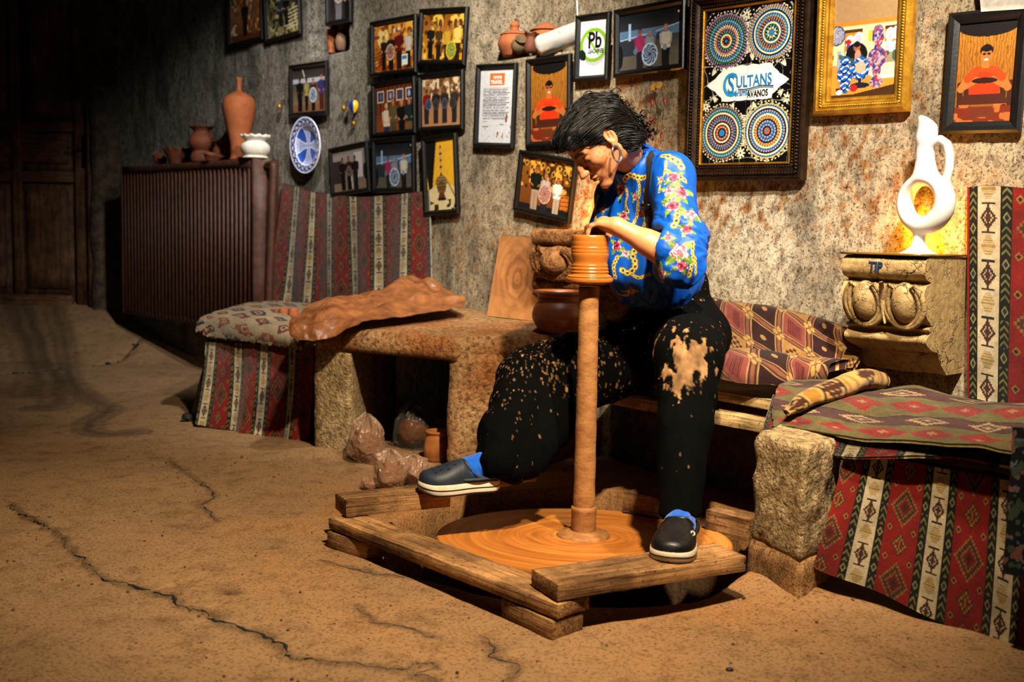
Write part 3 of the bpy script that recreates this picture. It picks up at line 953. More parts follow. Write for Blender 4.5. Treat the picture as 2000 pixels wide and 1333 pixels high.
def kilim(u, v, per=0.24, cell=0.27):
    """striped kilim: cream bands, black chevron bands, red bands with stepped medallions"""
    c = np.empty(u.shape + (3,), np.float32); c[:] = RED
    q = np.floor(u / per); f = u / per - q
    vv = v + 0.37 * cell * q
    red = (f > 0.39) & (f < 0.89); wht = f < 0.28; drk = ~red & ~wht
    # red band
    w = (f - 0.64) / 0.25
    y = (vv / cell) % 1.0 * 2 - 1
    ys = np.round(y * 14) / 14; ws = np.round(w * 9) / 9
    d = np.abs(ws) / 0.80 + np.abs(ys) / 0.52
    put(c, red & (d < 1.0), GOLD * 0.85)
    put(c, red & (d < 0.84), BROWN)
    put(c, red & (d < 0.60), GOLD * 0.75)
    put(c, red & (d < 0.46), RED * 0.8)
    put(c, red & (d < 0.26), GOLD)
    put(c, red & (d < 0.14), BROWN * 0.7)
    y2 = ((vv / cell + 0.5) % 1.0) * 2 - 1
    d2 = np.abs(ws) / 0.50 + np.abs(np.round(y2 * 14) / 14) / 0.34
    put(c, red & (d2 < 1.0), BROWN); put(c, red & (d2 < 0.80), GOLD * 0.9); put(c, red & (d2 < 0.6), RED * 0.75); put(c, red & (d2 < 0.22), GOLD * 0.8)
    for yo in (0.30, 0.70):
        y3 = ((vv / cell + yo) % 1.0) * 2 - 1
        d3 = np.abs(np.abs(w) - 0.72) / 0.17 + np.abs(y3) / 0.10
        put(c, red & (d3 < 1.0), GOLD * 0.95); put(c, red & (d3 < 0.55), BROWN * 0.6)
    # black bands
    g = np.where(f < 0.5, (f - 0.335) / 0.055, (f - 0.945) / 0.055)
    put(c, drk, DARK)
    yc = (vv / (cell * 0.5)) % 1.0
    chev = ((vv / 0.022 - np.abs(g) * 0.8) % 1.0) < 0.36
    put(c, drk & chev & (yc < 0.62) & (np.abs(g) < 0.85), OLIVE * 0.9)
    dd = np.abs(g) / 0.75 + np.abs(yc - 0.81) / 0.13
    put(c, drk & (dd < 1.0), OLIVE * 1.15); put(c, drk & (dd < 0.62), NAVY)
    # cream bands
    h = (f - 0.14) / 0.14
    put(c, wht, CREAM)
    put(c, wht & (np.abs(h) > 0.93), DARK)
    ym = (vv / (cell * 0.62)) % 1.0
    hs = np.round(h * 8) / 8
    m = np.abs(hs) / 0.66 + np.abs(np.round((ym - 0.28) * 26) / 26) / 0.20
    put(c, wht & (m < 1.0), BROWN * 0.9); put(c, wht & (m < 0.66), CREAM * 0.9); put(c, wht & (m < 0.42), BROWN)
    put(c, wht & (np.abs(ym - 0.03) < 0.018) & (np.abs(h) < 0.55), DARK * 1.6)
    put(c, wht & (np.abs(ym - 0.53) < 0.018) & (np.abs(h) < 0.55), DARK * 1.6)
    put(c, wht & (np.abs(h) < 0.10) & (np.abs(ym - 0.28) < 0.25), BROWN)
    comb = (np.abs(ym - 0.77) < 0.17) & (np.abs(h) < 0.62 * (1 - np.abs(ym - 0.77) / 0.26)) & ((np.abs(ym - 0.77) * 24 % 1.0) < 0.62)
    put(c, wht & comb, np.array([0.56, 0.44, 0.22]))
    c *= (1 + 0.10 * fbm(u * 260, v * 260, None, 2))[..., None]
    return np.clip(c, 0, 1)

def olive_kilim(u, v):
    c = np.empty(u.shape + (3,), np.float32); c[:] = np.array([0.44, 0.38, 0.19])
    per = 0.23
    q = np.floor(u / per); f = u / per - q
    vv = v + 0.5 * 0.13 * q
    w = (f - 0.33) / 0.33; y = (vv / 0.13) % 1.0 * 2 - 1
    band = f < 0.66
    d = np.abs(np.round(w * 8) / 8) / 0.75 + np.abs(np.round(y * 8) / 8) / 0.95
    put(c, band & (d < 1), np.array([0.62, 0.12, 0.08])); put(c, band & (d < 0.72), np.array([0.55, 0.20, 0.15])); put(c, band & (d < 0.45), np.array([0.66, 0.13, 0.09])); put(c, band & (d < 0.2), np.array([0.70, 0.52, 0.30]))
    h = (f - 0.83) / 0.17; b2 = ~band
    put(c, b2, np.array([0.33, 0.17, 0.15]))
    ym = (vv / 0.17) % 1.0
    m = np.abs(np.round(h * 6) / 6) / 0.9 + np.abs(np.round((ym - 0.5) * 16) / 16) / 0.36
    put(c, b2 & (m < 1), np.array([0.72, 0.58, 0.38])); put(c, b2 & (m < 0.6), np.array([0.36, 0.22, 0.24])); put(c, b2 & (m < 0.28), np.array([0.74, 0.60, 0.40]))
    put(c, b2 & (np.abs(np.abs(h) - 0.95) < 0.12) & (((vv / 0.03) % 1.0) < 0.6), np.array([0.16, 0.13, 0.17]))
    c *= (1 + 0.14 * fbm(u * 230, v * 230, None, 2))[..., None]
    return np.clip(c, 0, 1)

def lattice_cloth(u, v):
    """rows of slanted lozenges, dark maroon, rose and ochre, between striped bars"""
    a = u / 0.105; b = (v + 0.55 * u) / 0.10
    qa = np.floor(a); qb = np.floor(b); fa = a - qa; fb = b - qb
    kind = (qa + 2 * qb).astype(int) % 4
    c = np.empty(u.shape + (3,), np.float32); c[:] = np.array([0.24, 0.10, 0.09])
    put(c, kind == 1, np.array([0.62, 0.30, 0.26])); put(c, kind == 3, np.array([0.72, 0.52, 0.26]))
    d = np.maximum(np.abs(fa - .5), np.abs(fb - .5))
    hat = ((u * 420 + v * 260) % 1.0) < 0.5
    put(c, (kind % 2 == 0) & (d < 0.36) & hat, np.array([0.17, 0.07, 0.07]))
    put(c, (kind % 2 == 0) & (np.hypot(fa - .5, fb - .5) < 0.09), np.array([0.78, 0.58, 0.34]))
    put(c, (kind == 1) & (d < 0.24), np.array([0.40, 0.15, 0.14])); put(c, (kind == 1) & (d < 0.24) & (((u * 300) % 1) < .4), np.array([0.62, 0.30, 0.26]))
    put(c, (kind == 3) & (np.abs(fa - .5) + np.abs(fb - .5) < 0.34) & (((fa * 9).astype(int) + (fb * 9).astype(int)) % 2 == 0), np.array([0.30, 0.15, 0.10]))
    ea = np.minimum(fa, 1 - fa); eb = np.minimum(fb, 1 - fb); e = np.minimum(ea, eb)
    put(c, e < 0.13, np.array([0.76, 0.60, 0.36])); put(c, e < 0.095, np.array([0.34, 0.16, 0.14])); put(c, e < 0.05, np.array([0.60, 0.36, 0.26]))
    for (x, y) in ((0.11, 0), (-0.11, 0), (0, 0.14), (0, -0.14)):
        ra = (fa + .5) % 1 - .5; rb = (fb + .5) % 1 - .5
        put(c, ((ra - x) / .075) ** 2 + ((rb - y) / .08) ** 2 < 1, np.array([0.84, 0.66, 0.36]))
    return np.clip(c * (1 + 0.06 * fbm(u * 200, v * 200, None, 2))[..., None], 0, 1)

def ikat_cloth(u, v):
    c = np.empty(u.shape + (3,), np.float32); c[:] = np.array([0.80, 0.70, 0.54])
    uu = u + 0.35 * v
    n = fbm(u * 40, v * 25, None, 3) * 0.25
    q = np.floor(uu / 0.12); f = uu / 0.12 - q + n * .3
    y = ((v / 0.15 + 0.5 * q) % 1.0) + n * .4
    d = np.abs(f - .5) / .42 + np.abs(y - .5) / .40
    cols = [np.array([0.48, 0.11, 0.10]), np.array([0.16, 0.17, 0.27]), np.array([0.66, 0.26, 0.14])]
    for i in range(3):
        put(c, (d < 1) & ((q.astype(int) % 3) == i), cols[i])
    put(c, (d < 0.5), np.array([0.78, 0.66, 0.48])); put(c, d < 0.25, np.array([0.40, 0.12, 0.12]))
    return np.clip(c * (1 + 0.1 * fbm(u * 220, v * 220, None, 2))[..., None], 0, 1)

def flower_cloth(u, v):
    c = np.empty(u.shape + (3,), np.float32); c[:] = np.array([0.07, 0.075, 0.095])
    n = fbm(u * 75, v * 75, None, 2); n2 = fbm(u * 60 + 40, v * 60, None, 2)
    put(c, n > 0.16, np.array([0.36, 0.40, 0.46])); put(c, n > 0.30, np.array([0.50, 0.30, 0.24])); put(c, n2 > 0.28, np.array([0.25, 0.30, 0.24]))
    return c

def rug(name, S, paint, uv0, label, cat, thick=0.006, mat=None, parent=None, crumple=0.0, fr=12, grime=None, swap=False):
    nu, nv = S.shape[:2]
    du = np.linalg.norm(np.diff(S, axis=0), axis=-1).mean(1).sum(); dv = np.linalg.norm(np.diff(S, axis=1), axis=-1).mean(0).sum()
    U, V_ = np.meshgrid(np.linspace(0, du, nu) + uv0[0], np.linspace(0, dv, nv) + uv0[1], indexing='ij')
    if crumple:
        S = S + gnormals(S) * (crumple * fbm(U * fr, V_ * fr, None, 3))[..., None]
    C_ = paint(V_, U) if swap else paint(U, V_)
    if grime is not None: C_ = C_ * grime(U - uv0[0], V_ - uv0[1])[..., None]
    Vv, F = sheet(S, thick)
    cc = np.concatenate([C_.reshape(-1, 3), C_.reshape(-1, 3) * 0.7])
    o = build(name, Vv, F, mat or M_RUG, parent, cc)
    if parent is None: tag(o, label, cat)
    return o

def wall_rug(xs_top, xs_bot, n_u, n_v, off, wave, freq, ph):
    """hung rug between a top row and a bottom row of wall points (s,z)"""
    T = net(np.array([[WL(s, off, z) for s, z in xs_top], [WL(a * .5 + c * .5, off, b * .5 + d * .5) for (a, b), (c, d) in zip(xs_top, xs_bot)], [WL(s, off, z) for s, z in xs_bot]]), n_v, n_u)
    T = T.transpose(1, 0, 2)
    s_ = T @ WT
    down = np.linspace(0, 1, n_v)[None]
    w = wave * np.sin(s_ * freq + ph + 0.5 * np.sin(down * 3)) * (0.25 + 0.75 * down) + 0.012 * down
    return T - WN * w[..., None]

# rug hung on the wall above the left bench
top = [sz(W(x, y, 0.03)) for x, y in ((553, 358), (600, 372), (640, 378), (700, 384), (770, 380), (836, 372))]
bot = [sz(W(x, y, 0.05)) for x, y in ((522, 612), (580, 618), (640, 616), (700, 610), (765, 604), (838, 600))]
S = wall_rug(top, bot, 380, 200, 0.028, 0.016, 21, 0.4)
rug('wall_rug', S[::-1], lambda u, v: kilim(u, v, 0.212, 0.24), (0.05, 0.08), 'striped red and cream kilim hung on the wall behind the work table', 'rug')

# cover over the front of the left bench
b0 = P(404, 668, 4.98); b1 = P(612, 678, 4.46)
h0 = G(396, 832); h1 = P(612, 872, 4.46)
def hang(a, b, c, d, nu, nv, folds, amp, flare=0.0):
    u = np.linspace(0, 1, nu)[:, None, None]; v = np.linspace(0, 1, nv)[None, :, None]
    S_ = (a * (1 - u) + b * u) * (1 - v) + (c * (1 - u) + d * u) * v
    t = (b - a); nrm = np.array([t[1], -t[0], 0]); nrm /= np.linalg.norm(nrm)
    f = sum(am * np.sin(fr * u * np.linalg.norm(t) + ph + v * pv) for (am, fr, ph, pv) in folds)
    return S_ + nrm * (amp * f * (0.15 + 0.85 * v) + flare * v ** 2)
S = hang(b0, b1, h0 + WZ * 0.012, h1, 230, 170, [(1, 19, 0, 0.5), (0.5, 37, 1, 1)], 0.012, 0.03)
tb = rug('bench_cover', S[::-1], lambda u, v: kilim(u, v, 0.178, 0.22), (0.075, 0.05), 'red and cream striped kilim draped over the front of the low left bench', 'rug')
# its side round the left end, with the lifted corner
e0 = b0; e1 = P(440, 650, 5.6); g0 = h0 + WZ * 0.012; g1 = G(420, 760) + WZ * 0.02
cx_ = G(362, 822) + WZ * 0.015
S = net([[e1, lerp(e1, e0, .5), e0], [lerp(e1, g1, .5), lerp(lerp(e1, e0, .5), cx_, .4), lerp(e0, g0, .5)], [g1, lerp(g1, cx_, 0.75), g0]], 70, 60)
rug('cover_side', S[:, ::-1], kilim, (0.0, 0.0), None, None, parent=tb)
V, F = hexbox([cx_ + np.array(o) for o in ((-.02, -.02, -.01), (.03, -.03, -.01), (.04, .02, -.01), (-.02, .03, -.01), (-.015, -.015, .02), (.02, -.02, .018), (.03, .015, .018), (-.015, .02, .02))], 4, 4, 3, 0.004, 30, 0.015)
build('tassel', V, F, M_RAD_GAP, tb)

# padded mat on the left bench
m_ = [[(398, 655, 5.0), (430, 665, 4.95), (500, 670, 4.75), (560, 672, 4.60), (602, 672, 4.50)],
      [(396, 640, 5.05), (440, 640, 4.98), (500, 646, 4.78), (560, 655, 4.62), (606, 660, 4.51)],
      [(420, 628, 5.2), (460, 622, 5.15), (520, 626, 4.95), (575, 638, 4.8), (620, 640, 4.7)],
      [(455, 618, 5.55), (495, 608, 5.5), (545, 612, 5.35), (600, 622, 5.2), (640, 622, 5.1)],
      [(500, 610, 5.9), (530, 604, 5.85), (575, 606, 5.7), (620, 612, 5.5), (650, 612, 5.3)]]
S = net([[P(*p) for p in r] for r in m_], 150, 150)
rug('seat_mat', S[:, :], ikat_cloth, (0, 0), 'cream padded mat with red and blue ikat pattern folded on the low bench', 'mat', 0.045, M_CLOTH, None, 0.004, 14)

# right: rug hung on the wall at the right edge
top = [sz(W(x, y, 0.03)) for x, y in ((1889, 366), (1930, 362), (1985, 366), (2050, 372), (2110, 376))]
bot = [sz(W(x, y, 0.04)) for x, y in ((1889, 775), (1925, 785), (1975, 800), (2050, 815), (2110, 830))]
S = wall_rug(top, bot, 260, 240, 0.026, 0.010, 26, 1.2)
rug('wall_rug', S[::-1], lambda u, v: kilim(u, v, 0.283, 0.27), (0.283 * 0.285, 0.02), 'narrow red kilim hung on the wall right of the big corbel', 'rug')

# front rug of the right bench
q0 = P(1652, 880, 2.66); q1 = P(2085, 962, 2.37)
r0 = P(1603, 1098, 2.66); r1 = P(2085, 1330, 2.33)
S = hang(q0, q1, r0, r1, 300, 280, [(1, 14, 1.1, 0.5), (0.55, 31, 0.2, 0.8)], 0.018, 0.03)
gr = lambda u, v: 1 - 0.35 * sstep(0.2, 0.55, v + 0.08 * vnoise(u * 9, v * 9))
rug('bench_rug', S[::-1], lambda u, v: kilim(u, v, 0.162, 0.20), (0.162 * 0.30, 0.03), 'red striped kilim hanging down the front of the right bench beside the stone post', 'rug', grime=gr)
# dark floral cloth at the right edge
S = hang(P(1978, 835, 2.31), P(2075, 840, 2.24), P(1960, 1120, 2.29), P(2075, 1135, 2.22), 70, 130, [(1, 40, 0, 0.4)], 0.01, 0.0)
rug('floral_cloth', S[::-1], flower_cloth, (0, 0), 'dark floral cloth hanging at the right edge over the bench rug', 'cloth', 0.004, M_CLOTH)

# bench board below the covers
ra = P(1640, 872, 2.70); rb = P(2080, 945, 2.40)
dirn = rb - ra; dirn[2] = 0
ra[2] = rb[2] = (ra[2] + rb[2]) / 2 
BENCH_R = ra[2]
plank('bench_plank', ra, rb, (-dirn[1], dirn[0], 0), 0.60, 0.03, M_PLANK, 'pale board of the right bench below the folded covers')
for t in (0.62,):
    pass
# folded cover on the right bench: upper layer and the layer below
n_ = np.array([-dirn[1], dirn[0], 0]); n_ /= np.linalg.norm(n_)
rows = [[(1530, 835, 2.92), (1580, 855, 2.80), (1660, 872, 2.66), (1760, 880, 2.58), (1880, 890, 2.49), (2080, 925, 2.36)],
        [(1500, 800, 3.02), (1580, 828, 2.88), (1680, 846, 2.74), (1790, 856, 2.66), (1900, 866, 2.57), (2080, 892, 2.44)]]
low = [[(1494, 856, 2.95), (1545, 864, 2.83), (1640, 896, 2.650), (1740, 898, 2.56), (1880, 900, 2.47), (2080, 940, 2.35)],
       [(1497, 820, 2.97), (1560, 828, 2.88), (1660, 856, 2.70), (1760, 862, 2.62), (1890, 868, 2.53), (2080, 905, 2.41)],
       [(1510, 775, 3.16), (1580, 786, 3.05), (1680, 805, 2.95), (1790, 815, 2.86), (1900, 820, 2.78), (2080, 850, 2.7)]]
S = net([[P(*p) for p in r] for r in low], 90, 260)
rug('under_cover', S, lambda u, v: kilim(u, v, 0.19, 0.2), (0.0, 0.05), 'red and navy lower rug edge showing beneath the olive folded cover', 'rug', 0.008, None, None, 0.004, 10, swap=True)
upr = [[(1515, 840, 2.90), (1590, 842, 2.77), (1660, 858, 2.64), (1760, 868, 2.55), (1850, 876, 2.47), (1950, 884, 2.40), (2080, 896, 2.33)],
       [(1512, 806, 2.97), (1590, 812, 2.85), (1680, 830, 2.73), (1780, 838, 2.66), (1870, 846, 2.59), (1960, 850, 2.53), (2080, 858, 2.46)],
       [(1518, 768, 3.10), (1590, 772, 3.0), (1680, 790, 2.9), (1780, 800, 2.85), (1880, 808, 2.79), (1970, 812, 2.72), (2080, 815, 2.66)],
       [(1535, 752, 3.2), (1600, 748, 3.12), (1690, 762, 3.05), (1780, 762, 3.0), (1890, 780, 2.95), (1980, 790, 2.9), (2080, 792, 2.84)]]
S = net([[P(*p) for p in r] for r in upr], 210, 290)
rug('bench_throw', S, olive_kilim, (0, 0), 'olive and red patterned cover laid over the right bench, hem frayed', 'rug', 0.008, None, None, 0.012, 10)
# rolled fold of the same stuff lying on it
rl = cr_path([P(1536, 806, 2.86), P(1580, 780, 2.90), P(1630, 762, 2.95), P(1680, 742, 3.02), P(1722, 744, 3.06)], 12)
tt = np.linspace(0, 1, len(rl))
rad_ = 0.016 + 0.026 * np.sin(np.clip(tt * 1.15, 0, 1) * math.pi * 0.75) + 0.004 * vnoise(tt * 7, tt * 0)
nth = 40
V, F = tube(rl, rad_, nth, True, 0.75)
U_, V_ = np.meshgrid(tt * 0.42, np.linspace(0, 0.24, nth), indexing='ij')
cc = kilim(V_.ravel() * 0.5 + 0.0, U_.ravel(), 0.33, 0.22) * np.array([0.95, 0.80, 0.55])
cc = np.concatenate([cc, cc[:2]])
V = V + 0.006 * np.stack([fbm(V[:, 0] * 18 + q, V[:, 1] * 18, V[:, 2] * 18, 3) for q in (0, 9, 21)], 1)
tag(build('rolled_rug', V, F, M_RUG, None, cc), 'rolled tan kilim edge twisted on top of the olive bench cover', 'rug')

# patterned cushion throw at the wall on the seat plank: upright part and seat part
up_ = [[(1372, 690, 3.62), (1440, 700, 3.52), (1520, 712, 3.42), (1600, 722, 3.33), (1668, 728, 3.26)],
       [(1378, 640, 3.72), (1440, 655, 3.62), (1520, 668, 3.50), (1600, 680, 3.40), (1686, 690, 3.30)],
       [(1385, 598, 3.80), (1440, 606, 3.70), (1520, 618, 3.58), (1600, 640, 3.46), (1660, 662, 3.38)],
       [(1390, 592, 3.86), (1440, 600, 3.76), (1520, 612, 3.64), (1600, 634, 3.52), (1655, 655, 3.44)]]
S = net([[P(*p) for p in r] for r in up_], 150, 260)
S1_ = S
ct = rug('cushion_throw', S, lattice_cloth, (0.02, 0.02), 'maroon and ochre lozenge throw against the wall behind the potter', 'throw', 0.02, M_CLOTH, None, 0.005, 9, swap=True)
st_ = [[(1405, 738, 3.36), (1450, 748, 3.30), (1520, 754, 3.25), (1550, 744, 3.26), (1590, 738, 3.26)],
       [(1400, 712, 3.38), (1450, 722, 3.31), (1520, 730, 3.26), (1560, 728, 3.26), (1620, 728, 3.24)],
       [(1405, 698, 3.48), (1450, 700, 3.42), (1520, 708, 3.34), (1580, 716, 3.30), (1650, 722, 3.26)],
       [(1395, 700, 3.55), (1450, 700, 3.48), (1520, 706, 3.42), (1590, 716, 3.36), (1660, 726, 3.28)]]
S = net([[P(*p) for p in r] for r in st_], 90, 200)
rug('seat_fold', S, lattice_cloth, (0.3, 0.08), None, None, 0.03, M_CLOTH, ct, 0.004, 10, swap=True)

# brown plastic sheet on the work table
def sheet_mat():
    t = NT('brown_crumpled_sheet'); v = t.coord()
    c = t.ramp(t.noise(v, 14, 5, 0.6), [(0.35, (0.52, 0.32, 0.17)), (0.65, (0.36, 0.205, 0.10))])
    b = t.bump(t.noise(v, 60, 4, 0.6, 0.8), 0.35, 0.006)
    t.bsdf(c, 0.42, b, 0.5)
    return t.m
M_SHEET = sheet_mat()
def crumple(S, amp, fr, seed=0):
    n = gnormals(S); h = np.zeros(S.shape[:2]); rg = np.random.default_rng(int(seed) + 3)
    flat = S.reshape(-1, 3)
    for i in range(130):                         # sharp folds: short tent-shaped creases in all directions
        c_ = flat[rg.integers(len(flat))]; an = rg.uniform(0, math.pi); L_ = rg.uniform(.05, .22); w_ = rg.uniform(.012, .045)
        u = (S[..., 0] - c_[0]) * math.cos(an) + (S[..., 1] - c_[1]) * math.sin(an); v = -(S[..., 0] - c_[0]) * math.sin(an) + (S[..., 1] - c_[1]) * math.cos(an)
        v = v + 0.012 * np.sin(u * 40 + i)
        h += rg.choice([1, 1, -.7]) * amp * w_ / .03 * np.clip(1 - np.abs(v) / w_, 0, 1) * np.clip(1 - (u / L_) ** 2, 0, 1)
    return S + n * (h * .55)[..., None] * (1.0 if n[..., 2].mean() > 0 else -1.0)
sh = [[(572, 662, 4.05), (600, 668, 4.02), (640, 664, 4.02), (700, 634, 4.05), (760, 622, 4.15), (830, 612, 4.30), (905, 600, 4.45)],
      [(566, 634, 4.10), (600, 628, 4.10), (650, 614, 4.14), (710, 608, 4.25), (770, 598, 4.35), (830, 592, 4.5), (908, 588, 4.55)],
      [(590, 606, 4.25), (630, 600, 4.28), (680, 594, 4.35), (730, 588, 4.45), (780, 582, 4.55), (840, 578, 4.65), (890, 578, 4.7)],
      [(620, 590, 4.5), (660, 584, 4.5), (700, 580, 4.55), (750, 574, 4.65), (790, 548, 4.72), (830, 556, 4.78), (880, 572, 4.8)],
      [(640, 586, 4.7), (680, 582, 4.7), (720, 578, 4.75), (760, 572, 4.8), (800, 544, 4.82), (835, 560, 4.85), (870, 570, 4.85)]]
S = crumple(net([[P(*p) for p in r] for r in sh], 240, 280), 0.012, 8)
V, F = sheet(S, 0.0015)
tag(build('plastic_sheet', V, F, M_SHEET), 'crumpled brown plastic sheet spread over the left end of the work table', 'sheet')

# ============================================================ WHEEL
def wheel_mat():
    t = NT('wet_clay_wheel'); c = t.attr(); v = t.coord()
    t.bsdf(c, 0.42, t.bump(t.noise(v, 45, 4), 0.08, 0.003), 0.5)
    return t.m
M_WHEEL = wheel_mat()
M_SHAFT = simple('clay_caked_shaft', (0.60, 0.41, 0.22), (0.48, 0.30, 0.15), 24, 0.7, 0.35, 60, 0.3, stretch=(1, 1, 1.8), bdist=0.004)
M_WETCLAY = simple('wet_red_clay', (0.66, 0.38, 0.13), (0.58, 0.32, 0.10), 6, 0.28, 0.05, 60, 0.6)
wx, wy = WHC[0], WHC[1]
wheel = thing('kick_wheel', 'potter kick wheel with broad clay-coated flywheel and tall shaft', 'potter wheel', (wx, wy, -0.05))
R_W = 0.438
nr, nt = 150, 720
rr = np.linspace(0.03, R_W, nr); tt = np.linspace(0, 2 * math.pi, nt, endpoint=False)
RR, TT_ = np.meshgrid(rr, tt, indexing='ij')
# slip smears run round the disc
sw = np.zeros_like(RR)
for f_, a_, st_k in ((34, 0.40, 1.0), (90, 0.40, 1.6), (190, 0.34, 2.4)):
    cx1 = np.cos(TT_ + 0.25 * RR) * st_k; cy1 = np.sin(TT_ + 0.25 * RR) * st_k
    sw += a_ * fbm(RR * f_, cx1 + 7, cy1 + 3, 2)
CA = np.array([0.70, 0.42, 0.16]); CB = np.array([0.50, 0.27, 0.09]); CC = np.array([0.80, 0.56, 0.30])
cw = CA * np.ones(RR.shape + (1,))
m1 = sstep(-0.1, 0.6, -sw)[..., None] * 0.6; m2 = sstep(-0.05, 0.6, sw)[..., None]
cw = cw * (1 - m1) + CB * m1; cw = cw * (1 - m2 * 0.8) + CC * m2 * 0.8
zz = 0.0025 * sw + 0.002 * fbm(RR * 5, np.cos(TT_) * 1.5, np.sin(TT_) * 1.5, 2)
TILT = math.tan(math.radians(4.0))      # the old flywheel runs a little out of true
zz = zz - 0.012 - RR * np.sin(TT_) * TILT
top = np.stack([wx + RR * np.cos(TT_), wy + RR * np.sin(TT_), zz], -1)
V1 = top.reshape(-1, 3); F1 = grid_faces(nr, nt, False, True)
edge = []
for dr, dz in ((0.004, -0.004), (0.006, -0.012), (0.004, -0.026), (-0.01, -0.030), (-R_W + 0.03, -0.030)):
    edge.append(np.c_[wx + (R_W + dr) * np.cos(tt), wy + (R_W + dr) * np.sin(tt), dz - 0.012 - R_W * np.sin(tt) * TILT])
V2 = np.concatenate([top[-1]] + edge); F2 = grid_faces(6, nt, False, True)
VV = np.concatenate([V1, V2]); FF = np.concatenate([F1, F2 + len(V1)])
build('flywheel', VV, FF, M_WHEEL, wheel, np.concatenate([cw.reshape(-1, 3), np.tile(CA * 0.9, (len(V2), 1))]))
ptop = P(1151, 547, wy - 0.0); tilt = np.array([ptop[0] - wx, 0, 0])
ZH = ptop[2] + 0.012
ax_ = np.array([tilt[0], 0, ZH]); ax_ /= np.linalg.norm(ax_)
C0 = np.array([wx, wy, -0.012])
def wl_lathe(prof, n=64, **k): return lathe(prof, n, C0, ax_, **k)
V, F = wl_lathe([(0.0, -0.01), (0.079, -0.01), (0.081, 0.004), (0.076, 0.011), (0.058, 0.013), (0.054, 0.018), (0.036, 0.02), (0.0, 0.02)], 80); build('flange', V, F, M_SHAFT, wheel)
V, F = wl_lathe([(0.036, 0.015), (0.0375, 0.03), (0.037, 0.075), (0.0385, 0.08), (0.039, 0.088), (0.036, 0.093), (0.029, 0.095)], 64); build('collar', V, F, M_SHAFT, wheel)
V, F = wl_lathe([(0.0, -0.30), (0.03, -0.30)] + [(0.0325 - 0.003 * t + 0.0006 * math.sin(t * 40), 0.09 + (ZH - 0.11) * t) for t in np.linspace(0, 1, 60)] + [(0.0, ZH - 0.02)], 48)
V = V + 0.0006 * np.stack([fbm(V[:, 0] * 60, V[:, 1] * 60, V[:, 2] * 25 + q, 3) for q in (0, 5, 9)], 1)
build('shaft', V, F, M_SHAFT, wheel)
hr = (1197 - 1104) / 2 / FPX * wy
V, F = wl_lathe([(0.0, ZH - 0.014), (hr * 0.55, ZH - 0.014), (hr * 0.93, ZH - 0.008), (hr, ZH - 0.002), (hr * 1.0, ZH + 0.004), (hr * 0.95, ZH + 0.0075), (hr * 0.6, ZH + 0.009), (0.0, ZH + 0.009)], 80, smooth_profile=3); build('wheel_head', V, F, M_WETCLAY, wheel)
# the pot on it
k = wy / FPX
pr = [(0.0, 0.0), (40, 0.0), (42, 3), (37.0, 6), (37.2, 9), (37.8, 11), (36.2, 13), (36.4, 15), (37.0, 17), (35.4, 19), (35.2, 21), (35.6, 23), (34.6, 26), (34.4, 30), (35.5, 36), (36.6, 41), (37.0, 45), (36.4, 47.5), (37.0, 50), (36.3, 54), (36.8, 58), (36.1, 60), (36.6, 66), (36.3, 70), (36.6, 75), (36.2, 79), (35.0, 81.5), (32.5, 82), (30.5, 80), (30.0, 70), (29.5, 40), (27, 28), (0, 24)]
V, F = lathe([(a * k, ZH + 0.008 + b * k * 1.0) for a, b in pr], 96, C0, ax_, smooth_profile=3)
tag(build('clay_pot', V, F, M_WETCLAY), 'wet clay pot being thrown on the wheel head under the hands', 'pot')
POT_C = C0 + ax_ * (ZH + 0.008 + 82 * k); POT_R = 36.5 * k

# ============================================================ BEAMS ROUND THE PIT
def bar(name, a, b, wdir, w, h, label, mat=None, cat='beam', jit=0.002, side=1, group=None):
    """bar whose front lower edge runs a->b; depth w goes along wdir"""
    a = np.asarray(a, float); b = np.asarray(b, float)
    o_ = np.asarray(wdir, float); o_ = o_ / np.linalg.norm(o_)
    up = np.array([0, 0, h])
    c = [a, b, b + o_ * w, a + o_ * w, a + up, b + up, b + o_ * w + up, a + o_ * w + up]
    L = np.linalg.norm(b - a); ang = math.atan2(b[1] - a[1], b[0] - a[0]); mid = (a + b) / 2
    V, F = hexbox(c, max(5, int(L / 0.012)), 6, 4, jit, 26, 0.007)
    Rm = np.array([[math.cos(ang), -math.sin(ang), 0], [math.sin(ang), math.cos(ang), 0], [0, 0, 1]])
    ob = build(name, (V - mid) @ Rm, F, mat or M_BEAM, auto=30)
    ob.location = (mid + Rm @ np.array(ob.location)).tolist(); ob.rotation_euler = (0, 0, ang)
    return tag(ob, label, cat, group)
TB = 0.077
B0 = G(640, 1034, TB - 0.036); B1 = G(1088, 1213, TB - 0.036)
bd = B1 - B0; bn = np.array([-bd[1], bd[0], 0]); bn /= np.linalg.norm(bn)
bar('wooden_beam', B0, B1, bn, 0.105, 0.036, 'long dusty beam along the left side of the wheel pit, laid on two blocks')
K0 = G(637, 1064, 0); K1 = G(716, 1090, 0)
bar('wooden_block', np.r_[K0[:2], -0.01], np.r_[lerp(K0, K1, 1.0)[:2], -0.01], bn, 0.11, TB - 0.036 + 0.009, 'short block under the far left end of the long beam', None, 'block')
K0 = G(977, 1200, 0.0); K1 = G(1079, 1249, 0.0)
bar('wooden_block', np.r_[K0[:2], -0.01], np.r_[K1[:2], -0.01], bn, 0.10, TB - 0.036 + 0.009, 'short block under the near corner of the long beam', None, 'block')
C_0 = G(1088, 1178, TB + 0.001); C_1 = G(1458, 1118, TB + 0.001)
cd = C_1 - C_0; cn = np.array([-cd[1], cd[0], 0]); cn /= np.linalg.norm(cn)
bar('wooden_beam', C_0, C_1, cn, 0.125, 0.042, 'near right beam of the pit that the front clog rests on')
